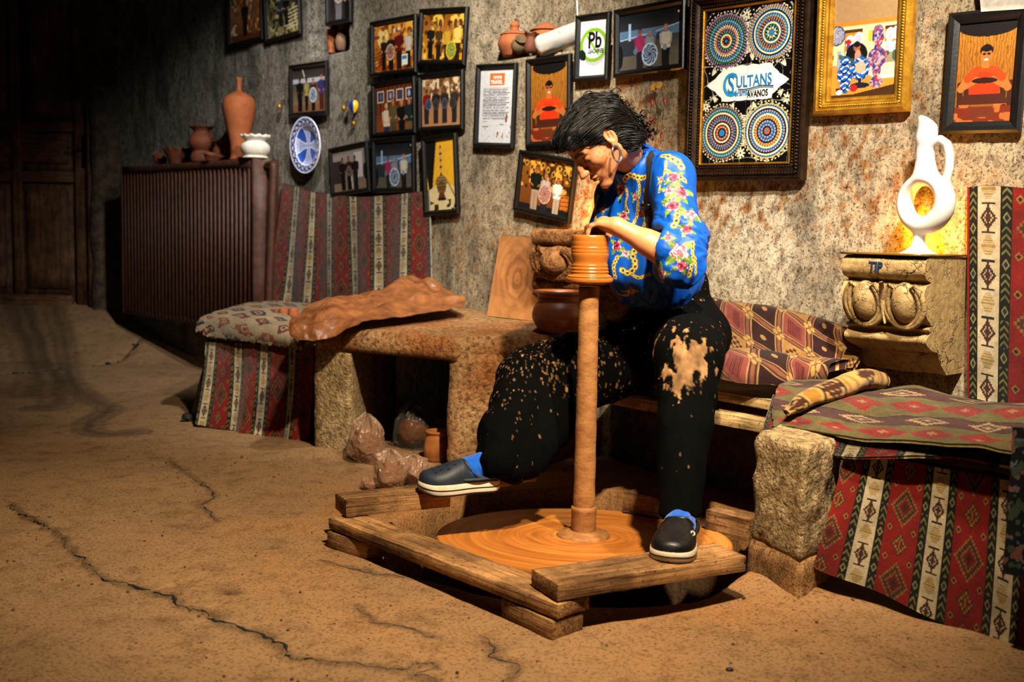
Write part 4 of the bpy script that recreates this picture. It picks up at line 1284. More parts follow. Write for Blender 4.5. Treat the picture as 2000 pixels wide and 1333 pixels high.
A0 = G(675, 1013, TB + 0.001); A1 = G(881, 992, TB + 0.001)
ad = A1 - A0; an = np.array([-ad[1], ad[0], 0]); an /= np.linalg.norm(an)
AT = TB + 0.053
bar('wooden_beam', A0, A1, an, 0.105, 0.052, 'short thick beam end lying across the far left corner, in front of the clay bags')
E0 = A1 + ad / np.linalg.norm(ad) * 0.02 + np.array([0, 0.02, 0.02]); 
bar('wooden_board', A1 + an * 0.02 + WZ * 0.028 + ad * 0.04, A1 + ad * 1.05 + an * 0.10 + WZ * 0.028, an, 0.10, 0.022, 'dark thin board behind the far clog, reaching back over the wheel', M_BEAM, 'board')
# back beams seen past the shaft
D0 = G(1205, 995, -0.02); D1 = G(1318, 1012, -0.02)
bar('wooden_beam', G(1215, 1000, -0.03), G(1335, 1022, -0.03), WN, 0.07, 0.07, 'dim beam at the back of the pit left of the front leg')
bar('wooden_beam', G(1375, 1040, -0.03), G(1462, 1062, -0.03), WN, 0.06, 0.075, 'dim beam at the back of the pit beside the stone post')

# ============================================================ PAINTING FLAT PRINTS
class Canvas:
    def __init__(s, w, h, col, n=110):
        s.a = w / h
        s.nx = n if w >= h else max(24, int(n * s.a)); s.ny = max(24, int(s.nx / s.a))
        s.x, s.y = np.meshgrid(np.linspace(0, s.a, s.nx), np.linspace(0, 1, s.ny), indexing='ij')
        s.c = np.empty((s.nx, s.ny, 3), np.float32); s.c[:] = col
    def m(s, mask, col, al=1.0):
        s.c[mask] = s.c[mask] * (1 - al) + np.array(col, np.float32) * al
    def rect(s, x0, y0, x1, y1, col, al=1.0): s.m((s.x / s.a >= x0) & (s.x / s.a <= x1) & (s.y >= y0) & (s.y <= y1), col, al)
    def ell(s, x, y, rx, ry, col, al=1.0, ang=0.0):
        dx = s.x - x * s.a; dy = s.y - y; ca, sa = math.cos(ang), math.sin(ang)
        s.m(((dx * ca + dy * sa) / rx) ** 2 + ((-dx * sa + dy * ca) / ry) ** 2 < 1, col, al)
    def line(s, x0, y0, x1, y1, w, col, al=1.0):
        a = np.array([x0 * s.a, y0]); b = np.array([x1 * s.a, y1]); d = b - a; L = d @ d + 1e-9
        h = np.clip(((s.x - a[0]) * d[0] + (s.y - a[1]) * d[1]) / L, 0, 1)
        s.m(np.hypot(s.x - a[0] - h * d[0], s.y - a[1] - h * d[1]) < w, col, al)
    def trap(s, xc, y0, y1, w0, w1, col):
        t = np.clip((s.y - y0) / (y1 - y0), 0, 1)
        s.m((s.y >= y0) & (s.y <= y1) & (np.abs(s.x - xc * s.a) < w0 * (1 - t) + w1 * t), col)
    def grad(s, c0, c1):
        t = s.y[..., None]; s.c[:] = np.array(c0) * (1 - t) + np.array(c1) * t
    def speck(s, col, f, th, al=0.8, seed=0.0, y0=0.0, y1=1.0):
        n = vnoise(s.x * f + seed, s.y * f + seed); s.m((n > th) & (s.y >= y0) & (s.y <= y1), col, al)
    def plate(s, x, y, r, col, col2):
        s.ell(x, y, r * .92, r, col); s.ell(x, y, r * .78, r * .85, col2)
        d = np.hypot((s.x - x * s.a) / .92, s.y - y) / r; an = np.arctan2(s.y - y, s.x - x * s.a)
        s.m((d < 0.98) & (np.sin(d * 26) * np.cos(an * 9 + d * 8) > 0.2), col)
        s.ell(x, y, r * .16, r * .17, col2)
    def person(s, x, y0, h, shirt, pants, skin=(0.72, 0.50, 0.36), hair=(0.10, 0.07, 0.05), w=1.0, arms=True):
        """standing figure, top of the head at y0"""
        r = h * 0.066; w = w * 1.38
        s.trap(x, y0 + h * .52, y0 + h, h * .085 * w, h * .075 * w, pants)
        s.line(x, y0 + h * .60, x, y0 + h, h * .006, tuple(v * .5 for v in pants))
        s.trap(x, y0 + h * .165, y0 + h * .24, h * .07 * w, h * .12 * w, shirt)
        s.trap(x, y0 + h * .24, y0 + h * .55, h * .12 * w, h * .095 * w, shirt)
        if arms:
            for q in (-1, 1): s.line(x + q * h * .115 * w / s.a, y0 + h * .22, x + q * h * .105 * w / s.a, y0 + h * .42, h * .030, tuple(v * .85 for v in shirt))
            for q in (-1, 1): s.line(x + q * h * .105 * w / s.a, y0 + h * .42, x + q * h * .06 * w / s.a, y0 + h * .46, h * .020, skin)
        s.rect(x - r * .5 / s.a, y0 + h * .11, x + r * .5 / s.a, y0 + h * .18, tuple(v * .85 for v in skin))
        s.ell(x, y0 + r * .95, r * .92, r * 1.05, hair)
        s.ell(x, y0 + r * 1.25, r * .72, r * .92, skin)
        s.rect(x - r * .45 / s.a, y0 + r * 1.05, x + r * .45 / s.a, y0 + r * 1.2, hair, .6)

M_FRAME = simple('black_frame_lacquer', (0.045, 0.035, 0.030), (0.025, 0.02, 0.018), 30, 0.38, 0.12, 90, 0.5)
M_PRINT = painted('photo_print', 0.45, 0, 0, 0.4, coat=0.25)
M_MATBOARD = simple('backing_board', (0.3, 0.25, 0.2), None, 30, 0.9, 0)
def glass_mat():
    t = NT('picture_glass')
    tr = t.n('ShaderNodeBsdfTransparent'); gl = t.n('ShaderNodeBsdfGlossy'); gl.inputs['Roughness'].default_value = 0.06
    fr = t.n('ShaderNodeFresnel'); fr.inputs[0].default_value = 1.45
    mx = t.n('ShaderNodeMixShader'); ge = t.n('ShaderNodeNewGeometry'); mm = t.n('ShaderNodeMath', operation='SUBTRACT'); mm.inputs[0].default_value = 1.0; t.l(ge.outputs['Backfacing'], mm.inputs[1]); m2 = t.n('ShaderNodeMath', operation='MULTIPLY'); t.l(fr.outputs[0], m2.inputs[0]); t.l(mm.outputs[0], m2.inputs[1]); t.l(m2.outputs[0], mx.inputs[0]); t.l(tr.outputs[0], mx.inputs[1]); t.l(gl.outputs[0], mx.inputs[2])
    t.l(mx.outputs[0], t.out.inputs[0]); return t.m
M_GLASS = glass_mat()

def frame_axes(corners, off, lean=0.0):
    q = [np.array(sz(W(x, y, off))) for x, y in corners]
    c = sum(q) / 4
    ex = (q[1] - q[0] + q[2] - q[3]) / 2; ey = (q[0] - q[3] + q[1] - q[2]) / 2
    w = np.linalg.norm(ex); h = np.linalg.norm(ey)
    ang = (math.atan2(ex[1], ex[0]) + math.atan2(-ey[0], ey[1])) / 2
    X = WT * math.cos(ang) + WZ * math.sin(ang); Y = -WT * math.sin(ang) + WZ * math.cos(ang); N = -WN
    if lean:
        Y2 = Y * math.cos(lean) + N * math.sin(lean); N = N * math.cos(lean) - Y * math.sin(lean); Y = Y2
    O = WL(c[0], off, c[1])
    return O, X, Y, N, w, h

def mitred(O, X, Y, N, w, h, prof):
    """picture moulding: prof = [(inset from the outer edge, height off the back)]"""
    parts = []
    V = []
    for (i, z) in prof:
        hw = w / 2 - i; hh = h / 2 - i
        V += [O + X * sx * hw + Y * sy * hh + N * z for sx, sy in ((-1, -1), (1, -1), (1, 1), (-1, 1))]
    n = len(prof); F = []
    for a in range(n):
        b = (a + 1) % n
        for k in range(4):
            k2 = (k + 1) % 4
            F.append([a * 4 + k, a * 4 + k2, b * 4 + k2, b * 4 + k])
    return np.array(V), F

def print_mesh(O, X, Y, N, iw, ih, z, cv):
    g = O + X * ((cv.x / cv.a - .5) * iw)[..., None] + Y * ((.5 - cv.y) * ih)[..., None] + N * z
    return g.reshape(-1, 3), grid_faces(cv.nx, cv.ny)[:, ::-1], cv.c.reshape(-1, 3)

def picture(corners, paint, label, fw=0.024, off=0.018, lean=0.03, n=100, group=None, prof=None, mat=None, glass=True, name='framed_photo', cat='picture'):
    O, X, Y, N, w, h = frame_axes(corners, off, lean)
    root = thing(name, label, cat, O, group)
    pf_ = prof or [(0, 0), (0, 0.014), (fw * .25, 0.020), (fw * .6, 0.018), (fw * .85, 0.012), (fw, 0.009), (fw, 0.0)]
    V, F = mitred(O, X, Y, N, w, h, pf_); build('moulding', V, F, mat or M_FRAME, root, smooth=False)
    iw, ih = w - 2 * fw, h - 2 * fw
    cv = Canvas(iw, ih, (0.5, 0.4, 0.3), n); paint(cv)
    cv.c *= (1 + 0.05 * fbm(cv.x * 40, cv.y * 40, None, 2))[..., None]
    V, F, c = print_mesh(O, X, Y, N, iw + 0.004, ih + 0.004, 0.004, cv); build('print', V, F, M_PRINT, root, c)
    bw, bh = w / 2 - 0.004, h / 2 - 0.004
    V = [O + X * sx * bw + Y * sy * bh + N * z for z in (-0.001, 0.003) for sx, sy in ((-1, -1), (1, -1), (1, 1), (-1, 1))]
    build('backing', V, [[3, 2, 1, 0], [4, 5, 6, 7], [0, 1, 5, 4], [1, 2, 6, 5], [2, 3, 7, 6], [3, 0, 4, 7]], M_MATBOARD, root, smooth=False)
    if glass:
        a, b = iw / 2 + .002, ih / 2 + .002
        V = [O + X * sx * a + Y * sy * b + N * z for z in (0.0062, 0.0078) for sx, sy in ((-1, -1), (1, -1), (1, 1), (-1, 1))]
        build('glass', V, [[3, 2, 1, 0], [4, 5, 6, 7], [0, 1, 5, 4], [1, 2, 6, 5], [2, 3, 7, 6], [3, 0, 4, 7]], M_GLASS, root, smooth=False)
    return root, (O, X, Y, N, iw, ih)

BK = (0.06, 0.05, 0.05)
def ph_a(c):
    c.grad((0.95, 0.72, 0.42), (0.30, 0.13, 0.05)); c.speck((0.98, 0.9, 0.7), 9, .2); c.speck((0.55, 0.25, 0.08), 14, .1, .7, 4)
    c.rect(0, .86, 1, 1, (0.35, 0.16, 0.06)); c.person(.47, .20, .72, BK, (0.05, 0.04, 0.04), (0.3, 0.15, 0.1), w=1.15); c.person(.76, .24, .66, (0.50, 0.34, 0.22), (0.42, 0.28, 0.17), (0.5, 0.3, 0.2), w=.8)
def ph_b(c):
    c.grad((0.16, 0.15, 0.08), (0.55, 0.50, 0.33)); c.speck((0.75, 0.70, 0.50), 12, .25, .8, 3); c.speck((0.1, 0.1, 0.05), 15, .2, .8, 8)
    for i in range(6): c.line(.6, .55 + i * .07, 1, .50 + i * .07, .012, (0.80, 0.75, 0.58))
    c.person(.42, .20, .62, (0.10, 0.22, 0.30), (0.08, 0.08, 0.09)); c.person(.60, .22, .60, BK, (0.05, 0.05, 0.06))
def ph_c(c):
    c.grad((0.08, 0.07, 0.08), (0.18, 0.14, 0.13)); c.person(.45, .10, .95, (0.34, 0.32, 0.36), (0.42, 0.40, 0.42), w=1.3); c.plate(.45, .42, .17, (0.75, 0.72, 0.7), (0.45, 0.40, 0.42))
    c.person(.85, .12, .95, (0.05, 0.05, 0.06), (0.05, 0.05, 0.06))
def ph_d(c):
    c.grad((0.16, 0.15, 0.14), (0.62, 0.50, 0.40)); c.rect(0, .24, 1, .34, (0.70, 0.72, 0.76)); c.line(.30, .03, .36, .20, .012, (0.95, 0.95, 0.9))
    c.rect(0, .82, 1, 1, (0.52, 0.36, 0.24))
    c.person(.22, .20, .78, BK, BK, (0.4, 0.2, 0.15), w=1.1); c.person(.42, .22, .74, (0.62, 0.58, 0.32), BK, (0.4, 0.2, 0.15), w=.8)
    c.person(.62, .26, .72, (0.30, 0.10, 0.09), BK, w=.9); c.person(.86, .17, .80, (0.20, 0.20, 0.42), (0.32, 0.13, 0.09), (0.75, 0.42, 0.28), w=1.0)
    c.plate(.61, .62, .17, (0.82, 0.85, 0.9), (0.28, 0.34, 0.42))
def ph_e(c):
    c.grad((0.85, 0.55, 0.20), (0.66, 0.30, 0.07)); c.ell(.22, .28, .20, .22, (0.99, 0.86, 0.55)); c.speck((0.95, 0.75, 0.25), 10, .22, .8, 2); c.speck((0.45, 0.16, 0.05), 12, .3, .8, 7)
    for i in range(5): c.line(0, .62 + i * .07, .2, .55 + i * .07, .012, (0.35, 0.15, 0.05))
    c.ell(.5, .16, .05, .05, (0.85, 0.8, 0.7)); c.plate(.92, .28, .06, (0.15, .15, .2), (.8, .7, .5))
    c.person(.24, .24, .74, (0.12, 0.10, 0.10), BK, w=.8); c.person(.42, .20, .78, (0.16, 0.09, 0.07), BK, (0.62, 0.38, 0.24)); c.person(.62, .13, .85, (0.36, 0.07, 0.07), (0.10, 0.08, 0.08), (0.78, 0.45, 0.3))
    c.ell(.61, .135, .055, .03, (0.9, 0.88, 0.8)); c.person(.84, .19, .78, (0.78, 0.74, 0.68), (0.10, 0.09, 0.1), w=.95)
    c.plate(.40, .60, .17, (0.85, 0.72, 0.60), (0.45, 0.16, 0.10)); c.rect(.68, .68, .82, .90, (0.90, 0.92, 0.86)); c.rect(.69, .71, .80, .78, (0.2, .5, .7))
def ph_f(c):
    c.grad((0.55, 0.32, 0.08), (0.86, 0.58, 0.14)); c.speck((0.98, 0.84, 0.32), 9, .15, .8, 2); c.speck((0.25, 0.12, 0.04), 10, .25, .8, 6)
    for x in (.42, .78): c.ell(x, .20, .10, .16, (0.92, 0.74, 0.30)); c.ell(x, .24, .07, .12, (0.42, 0.22, 0.06))
    c.person(.20, .22, .76, (0.10, 0.09, 0.08), BK); c.person(.40, .25, .74, (0.30, 0.20, 0.06), (0.12, 0.09, 0.05)); c.person(.60, .26, .74, (0.80, 0.62, 0.14), (0.14, 0.1, 0.06), hair=(0.5, 0.3, 0.2)); c.person(.84, .18, .82, (0.90, 0.78, 0.36), (0.16, 0.12, 0.07), hair=(0.6, .5, .4), w=1.1)
    c.plate(.70, .78, .19, (0.86, 0.72, 0.16), (0.20, 0.48, 0.22))
def ph_g(c):
    c.grad((0.42, 0.18, 0.07), (0.55, 0.26, 0.09))
    for i in range(9): c.rect(i / 9, 0, i / 9 + .035, .62, (0.30, 0.12, 0.05))
    for x, col in ((.14, (0.35, 0.37, 0.52)), (.40, (0.60, 0.62, 0.70)), (.64, (0.30, 0.27, 0.30)), (.88, (0.62, 0.68, 0.78))):
        c.rect(x - .09, .10, x + .09, .36, (0.82, 0.76, 0.66)); c.rect(x - .07, .13, x + .07, .33, (0.2, 0.2, 0.3)); c.ell(x, .23, .045, .07, col)
    c.person(.28, .38, .90, (0.86, 0.78, 0.66), (0.14, 0.18, 0.32), (0.85, 0.55, 0.40), hair=(0.8, 0.7, 0.5)); c.person(.46, .28, .95, (0.36, 0.32, 0.20), (0.3, 0.26, 0.16), hair=(0.25, 0.2, 0.15)); c.person(.68, .34, .92, (0.06, 0.05, 0.06), (0.05, 0.05, 0.05), hair=(0.72, 0.55, 0.30)); c.person(.88, .30, .95, (0.10, 0.16, 0.16), (0.42, 0.34, 0.2))
def ph_h(c):
    c.grad((0.60, 0.44, 0.28), (0.70, 0.50, 0.32)); c.speck((0.92, 0.84, 0.68), 13, .1, .85, 1, 0, .45); c.speck((0.35, 0.20, 0.10), 15, .2, .8, 9, 0, .45)
    for x, s_ in ((.12, (0.50, 0.08, 0.05)), (.36, (0.12, 0.12, 0.12)), (.58, (0.14, 0.14, 0.15)), (.82, (0.20, 0.17, 0.17))):
        c.person(x, .22, .72, s_, (0.16, 0.14, 0.14), (0.45, 0.26, 0.17))
    for x, col in ((.17, (0.32, 0.42, 0.56)), (.36, (0.30, 0.26, 0.25)), (.58, (0.36, 0.36, 0.40)), (.78, (0.28, 0.25, 0.24))): c.plate(x, .54, .11, col, (0.14, 0.14, 0.16))
def ph_i(c):
    c.grad((0.62, 0.58, 0.56), (0.46, 0.38, 0.33)); c.rect(.62, .1, .85, .7, (0.78, 0.75, 0.74)); c.rect(0, .25, .25, .8, (0.22, 0.18, 0.18)); c.ell(.92, .58, .10, .20, (0.16, .13, .14)); c.ell(.92, .15, .06, .09, (0.45, 0.44, 0.48))
    c.rect(0, .80, 1, 1, (0.55, 0.45, 0.36)); c.person(.28, .18, .80, BK, BK, (0.45, 0.28, 0.2)); c.person(.46, .16, .82, (0.24, 0.06, 0.07), BK, (0.5, 0.3, 0.22)); c.person(.64, .17, .82, (0.08, 0.08, 0.10), (0.08, 0.08, 0.1), (0.5, 0.3, 0.22)); c.plate(.46, .52, .12, (0.50, 0.46, 0.42), (0.22, 0.15, 0.12)); c.line(.52, .66, .54, .95, .02, (0.85, 0.8, 0.75))
def blue_group(c):
    c.grad((0.05, 0.07, 0.10), (0.45, 0.42, 0.38)); c.rect(0, .30, 1, .46, (0.34, 0.46, 0.58)); c.line(.02, .46, .45, .40, .008, (0.7, 0.8, 0.85)); c.line(.6, .38, 1, .28, .008, (0.75, 0.8, 0.85)); c.rect(.15, .18, .19, .5, (0.62, 0.75, 0.85)); c.ell(.95, .10, .03, .02, (0.95, 0.85, 0.7))
    c.rect(0, .48, .25, .75, (0.17, 0.19, 0.22)); c.ell(.64, .46, .05, .06, (0.12, 0.18, 0.34)); c.rect(0, .78, 1, 1, (0.36, 0.33, 0.28)); c.ell(.02, .75, .06, .2, (0.06, 0.06, 0.07))
    c.person(.34, .30, .72, (0.62, 0.17, 0.36), (0.14, 0.13, 0.15), (0.55, 0.32, 0.24)); c.person(.50, .34, .68, (0.52, 0.54, 0.56), (0.14, 0.14, 0.16), (0.66, 0.44, 0.34), hair=(0.5, 0.5, 0.5)); c.person(.75, .28, .74, (0.78, 0.76, 0.70), (0.10, 0.10, 0.11), (0.78, 0.52, 0.38), hair=(0.62, 0.45, 0.25), w=1.05)
    c.plate(.50, .76, .20, (0.72, 0.78, 0.84), (0.12, 0.22, 0.38)); c.ell(.27, .68, .05, .05, (0.36, 0.44, 0.55)); c.ell(.74, .67, .05, .055, (0.50, 0.56, 0.64))
def ph_k(c):
    c.c[:] = (0.90, 0.68, 0.16); c.trap(.12, 0, .8, .16, .02, (0.10, 0.07, 0.05)); c.rect(0, .0, .26, .40, (0.08, 0.06, 0.05))
    t = c.y - .58 - .25 * np.abs(c.x / c.a - .55); c.m(t > 0, (0.86, 0.78, 0.56)); c.speck((0.12, 0.08, 0.05), 18, .35, .9, 3, .85, 1)
    c.line(.72, .60, 1, .86, .012, (0.55, .4, .15))
    for i in range(14): c.ell(.5, .10 + i * .032, .022 + .010 * (i % 2), .02, (0.75, 0.62, 0.36) if i % 3 else (0.45, 0.16, 0.08))
    c.ell(.5, .60, .13, .10, (0.60, 0.50, 0.30)); c.ell(.5, .68, .10, .09, (0.45, 0.32, 0.16))
    d = c.y; c.m((((c.x - .5 * c.a) / .13) ** 2 + ((d - .61) / .11) ** 2 < 1) & ((d * 60 % 1) < .35), (0.16, 0.12, 0.08))
    c.ell(.5, .80, .07, .05, (0.38, 0.20, 0.12)); c.ell(.5, .84, .10, .025, (0.14, 0.09, 0.06))
def ph_l(c):
    c.c[:] = (0.80, 0.80, 0.80); c.rect(.29, .065, .73, .225, (0.86, 0.42, 0.12))
    for x_ in (.39, .475, .56): c.rect(x_, .098, x_ + .075, .140, (0.86, 0.85, 0.82))
    for i in range(20):
        e = .88 - (0.05 * ((i * 7) % 3)); y = .262 + i * .0215
        u = c.x / c.a; m = (np.abs(c.y - y) < .0055) & (u > .10) & (u < e) & (vnoise(c.x * 140, c.y * 10 + i) > -.45); c.m(m, (0.30, 0.30, 0.33))
    c.rect(.10, .705, .26, .712, (0.6, 0.3, 0.2)); c.rect(.62, .742, .74, .75, (0.3, .3, .3)); c.rect(.10, .772, .30, .78, (0.3, .3, .3))
    c.ell(.82, .665, .022, .06, (0.55, 0.30, 0.13), 1, .1); c.ell(.58, .865, .018, .022, (0.50, 0.28, 0.12)); c.ell(.20, .80, .012, .03, (0.75, 0.55, 0.35)); c.speck((0.55, 0.45, 0.35), 34, .72, .8, 3, .72, 1)
def orange_boy(c):
    c.grad((0.62, 0.40, 0.11), (0.50, 0.27, 0.07)); u = c.x / c.a
    c.m(np.sin(u * 120 + 3 * vnoise(u * 8, c.y * 8) + vnoise(u * 30, c.y * 22) * 2) > .45, (0.45, 0.27, 0.07)); c.ell(.5, .05, .30, .10, (0.06, 0.04, 0.03))
    for x in (.08, .2, .82, .94): c.line(x, .62, x + .02, .95, .03, (0.22, 0.10, 0.04))
    c.rect(0, .84, 1, 1, (0.40, 0.13, 0.05)); c.speck((0.72, 0.38, 0.16), 16, .1, .8, 3, .82, 1)
    sk = (0.66, 0.36, 0.16); sh_ = (0.74, 0.22, 0.05)
    c.trap(.5, .44, .50, .07, .16, sh_); c.trap(.5, .50, .72, .17, .15, (0.78, 0.18, 0.04)); c.trap(.5, .72, .82, .20, .26, (0.25, 0.10, 0.05))
    for q in (-1, 1):
        c.line(.5 + q * .25, .52, .5 + q * .40, .66, .038, sk); c.line(.5 + q * .40, .66, .5 + q * .14, .575, .030, sk); c.line(.5 + q * .17, .49, .5 + q * .29, .56, .042, sh_)
    c.ell(.5, .585, .13, .03, (0.14, 0.06, 0.03)); c.rect(.43, .36, .57, .46, (0.68, 0.36, 0.15)); c.ell(.5, .290, .066, .062, (0.05, 0.035, 0.03)); c.ell(.5, .335, .056, .074, sk); c.ell(.5, .275, .054, .026, (0.05, 0.035, 0.03)); c.ell(.46, .322, .016, .013, (0.10, .06, .04)); c.ell(.54, .322, .016, .013, (0.10, .06, .04)); c.rect(.42, .318, .58, .323, (0.1, .06, .04)); c.ell(.5, .378, .022, .010, (0.85, 0.78, 0.68))
    c.rect(.3, .86, .7, .95, (0.36, 0.15, 0.06))
def ph_n(c):
    c.grad((0.55, 0.32, 0.08), (0.40, 0.20, 0.06)); c.speck((0.92, 0.66, 0.22), 11, .15, .85, 2, 0, .6); c.speck((0.14, 0.08, 0.04), 13, .25, .8, 8, 0, .6)
    for i in range(9): c.ell(.08 + i * .11, .12 + .07 * (i % 3), .05, .06, (0.72, 0.55, 0.22)); c.ell(.08 + i * .11, .12 + .07 * (i % 3), .03, .035, (0.25, 0.14, 0.06))
    c.rect(.82, .62, 1, .95, (0.72, 0.42, 0.12))
    for i in range(4): c.line(.80, .66 + i * .08, 1, .64 + i * .08, .008, (0.45, 0.15, 0.06))
    c.rect(0, .9, 1, 1, (0.10, 0.08, 0.08)); c.person(.30, .14, .86, (0.07, 0.08, 0.05), (0.62, 0.52, 0.42), (0.62, 0.34, 0.18)); c.person(.50, .27, .76, (0.70, 0.64, 0.58), (0.12, 0.11, 0.14), (0.62, 0.40, 0.25), hair=(0.6, .42, .28)); c.person(.74, .30, .74, (0.90, 0.86, 0.80), (0.68, 0.60, 0.50), (0.66, 0.40, 0.26)); c.plate(.50, .66, .19, (0.76, 0.62, 0.55), (0.55, 0.32, 0.26))
def ph_o(c):
    c.c[:] = (0.80, 0.79, 0.79); c.ell(.54, .53, .30, .29, (0.62, 0.58, 0.62), .6); c.ell(.52, .455, .335, .30, (0.45, 0.62, 0.10)); c.ell(.52, .455, .26, .235, (0.90, 0.90, 0.89)); c.line(.28, .30, .70, .62, .022, (0.45, 0.62, 0.10)); c.ell(.10, .62, .10, .085, (0.03, 0.10, 0.06), 1, .9); c.ell(.16, .67, .05, .05, (0.03, 0.10, 0.06))
def ph_r(c):
    c.grad((0.80, 0.66, 0.46), (0.70, 0.46, 0.18)); c.rect(0, 0, 1, .36, (0.60, 0.47, 0.32)); c.rect(0, .36, 1, .395, (0.70, 0.46, 0.16)); c.rect(0, .40, 1, .72, (0.86, 0.76, 0.58))
    for x0, x1 in ((.18, .46), (.80, 1.0)):
        c.rect(x0, .43, x1, .70, (0.74, 0.46, 0.12)); c.rect(x0, .43, x1, .455, (0.28, 0.16, 0.06))
    c.rect(.55, .45, .64, .54, (0.92, 0.66, 0.12)); c.plate(.06, .47, .085, (0.25, .27, .38), (0.6, .6, .68))
    for x, y in ((.27, .53), (.40, .51), (.27, .64), (.88, .50), (.98, .49), (.86, .60), (.96, .61)): c.ell(x, y, .045, .055, (0.90, 0.84, 0.78)); c.ell(x, y, .028, .035, (0.66, 0.66, 0.70))
    c.rect(.08, .60, .14, .74, (0.55, .58, .66)); c.rect(.22, .55, .27, .70, (0.30, .22, .5)); c.ell(.24, .53, .03, .02, (0.75, .1, .1))
    c.ell(.38, .64, .10, .10, BK); c.ell(.38, .575, .032, .04, (0.55, 0.34, 0.22)); c.ell(.38, .555, .033, .025, (0.08, .05, .04)); c.ell(.40, .66, .03, .06, (0.75, .5, .38))
    t = c.y - (.74 - 0.05 * (c.x / c.a - .5)); c.m(t > 0, (0.80, 0.52, 0.16)); c.m(c.y > .97 - .10 * np.clip(c.x / c.a - .35, 0, 1), (0.25, 0.14, 0.05)); c.ell(.92, .70, .13, .06, (0.55, 0.5, 0.35)); c.speck((0.2, .3, .25), 26, .2, .9, 2, .63, .72)
    c.ell(.86, .79, .18, .065, (0.92, 0.83, 0.74)); c.ell(.86, .775, .16, .05, (0.84, 0.70, 0.62))
    for x, y, rx, ry in ((.21, .80, .075, .09), (.21, .70, .05, .05), (.22, .89, .05, .07), (.45, .76, .085, .10)):
        c.ell(x, y, rx, ry, (0.10, 0.34, 0.66)); d = ((c.x - x * c.a) / rx) ** 2 + ((c.y - y) / ry) ** 2
        c.m((d < .9) & (np.sin(c.y * 130 + 2 * np.sin(c.x * 60)) > .55), (0.88, 0.90, 0.95)); c.m((d < .9) & (np.sin(c.y * 90 + 2.5 + 3 * np.sin(c.x * 40)) > .7), (0.04, 0.08, 0.2))
    c.ell(.45, .75, .05, .05, (0.80, .62, .5)); c.rect(.42, .84, .47, .90, (0.06, .1, .2)); c.ell(.45, .90, .09, .025, (0.10, 0.10, 0.16))
    c.ell(.36, .92, .035, .03, (0.66, 0.10, 0.10)); c.rect(.08, .91, .14, .95, (0.35, 0.08, 0.08)); c.ell(.13, .95, .03, .02, (0.85, .85, .88))
    for x, y, rx, ry in ((.70, .50, .055, .09), (.70, .60, .03, .06), (.70, .68, .085, .085), (.70, .78, .04, .07), (.70, .88, .06, .05)):
        c.ell(x, y, rx, ry, (0.46, 0.36, 0.50)); d = ((c.x - x * c.a) / rx) ** 2 + ((c.y - y) / ry) ** 2; n_ = vnoise(c.x * 60, c.y * 60)
        c.m((d < 1) & (n_ > .2), (0.72, 0.58, 0.56)); c.m((d < 1) & (n_ < -.3), (0.66, 0.16, 0.13)); c.m((d < 1) & (vnoise(c.x * 70 + 9, c.y * 70) > .35), (0.14, 0.2, 0.5))

GP = None
picture([(447, -22), (512, -30), (519, 80), (449, 90)], ph_a, 'black framed photo, two figures in a glowing orange room, leftmost at top')
picture([(516, -32), (585, -40), (594, 70), (523, 80)], ph_b, 'black framed photo of two people by pale steps, second from the left at the top')
picture([(640, -45), (690, -52), (690, 44), (640, 50)], ph_c, 'dark framed photo cut by the top edge, over the niche with two small vases')
picture([(569, 127), (643, 120), (643, 226), (569, 228)], ph_d, 'framed photo of four people with a round plate, above the blue and white wall plate')
picture([(727, 40), (817, 32), (818, 145), (728, 149)], ph_e, 'framed photo of a group in an orange shop, one wearing a white hat')
picture([(823, 18), (919, 14), (910, 133), (820, 122)], ph_f, 'framed yellow lit photo of four people with a green plate, top right of the cluster')
picture([(729, 160), (815, 152), (816, 262), (732, 268)], ph_g, 'framed photo of four people seated before a wooden wall with hung prints')
picture([(820, 147), (912, 134), (906, 254), (820, 258)], ph_h, 'framed photo of four people each holding a plate before a shelf of crockery')
picture([(646, 290), (723, 276), (727, 375), (650, 386)], ph_i, 'framed photo of three people in a pale room, right of the wall plate')
picture([(731, 270), (813, 266), (815, 377), (730, 376)], blue_group, 'smaller framed blue toned photo of three people, just above the striped wall rug')
picture([(826, 268), (895, 261), (900, 420), (833, 420)], ph_k, 'tall framed photo of a slender decorated bottle on a yellow ground')
_, fl = picture([(936, 128), (1015, 122), (1004, 292), (928, 286)], ph_l, 'framed white printed letter with an orange heading block', 0.022, n=170)
picture([(1032, 115), (1118, 108), (1118, 285), (1030, 288)], orange_boy, 'tall framed photo of a man in an orange shirt, partly behind the potter head', n=150)
picture([(1019, 290), (1133, 315), (1115, 437), (1006, 412)], ph_n, 'crooked framed photo of three people with a big plate, left of the potter face', n=150)
_, fo = picture([(1128, 32), (1196, 23), (1190, 160), (1126, 157)], ph_o, 'framed white lead-free sign with a green ring', 0.022, n=170)
picture([(1203, 16), (1342, 1), (1343, 138), (1203, 150)], blue_group, 'larger framed blue toned photo of three people with a big plate, above the potter', n=170)
picture([(1858, 27), (2012, 12), (2000, 263), (1840, 258)], orange_boy, 'big framed photo of a man in an orange shirt, far right above the kilim', 0.034, n=190)

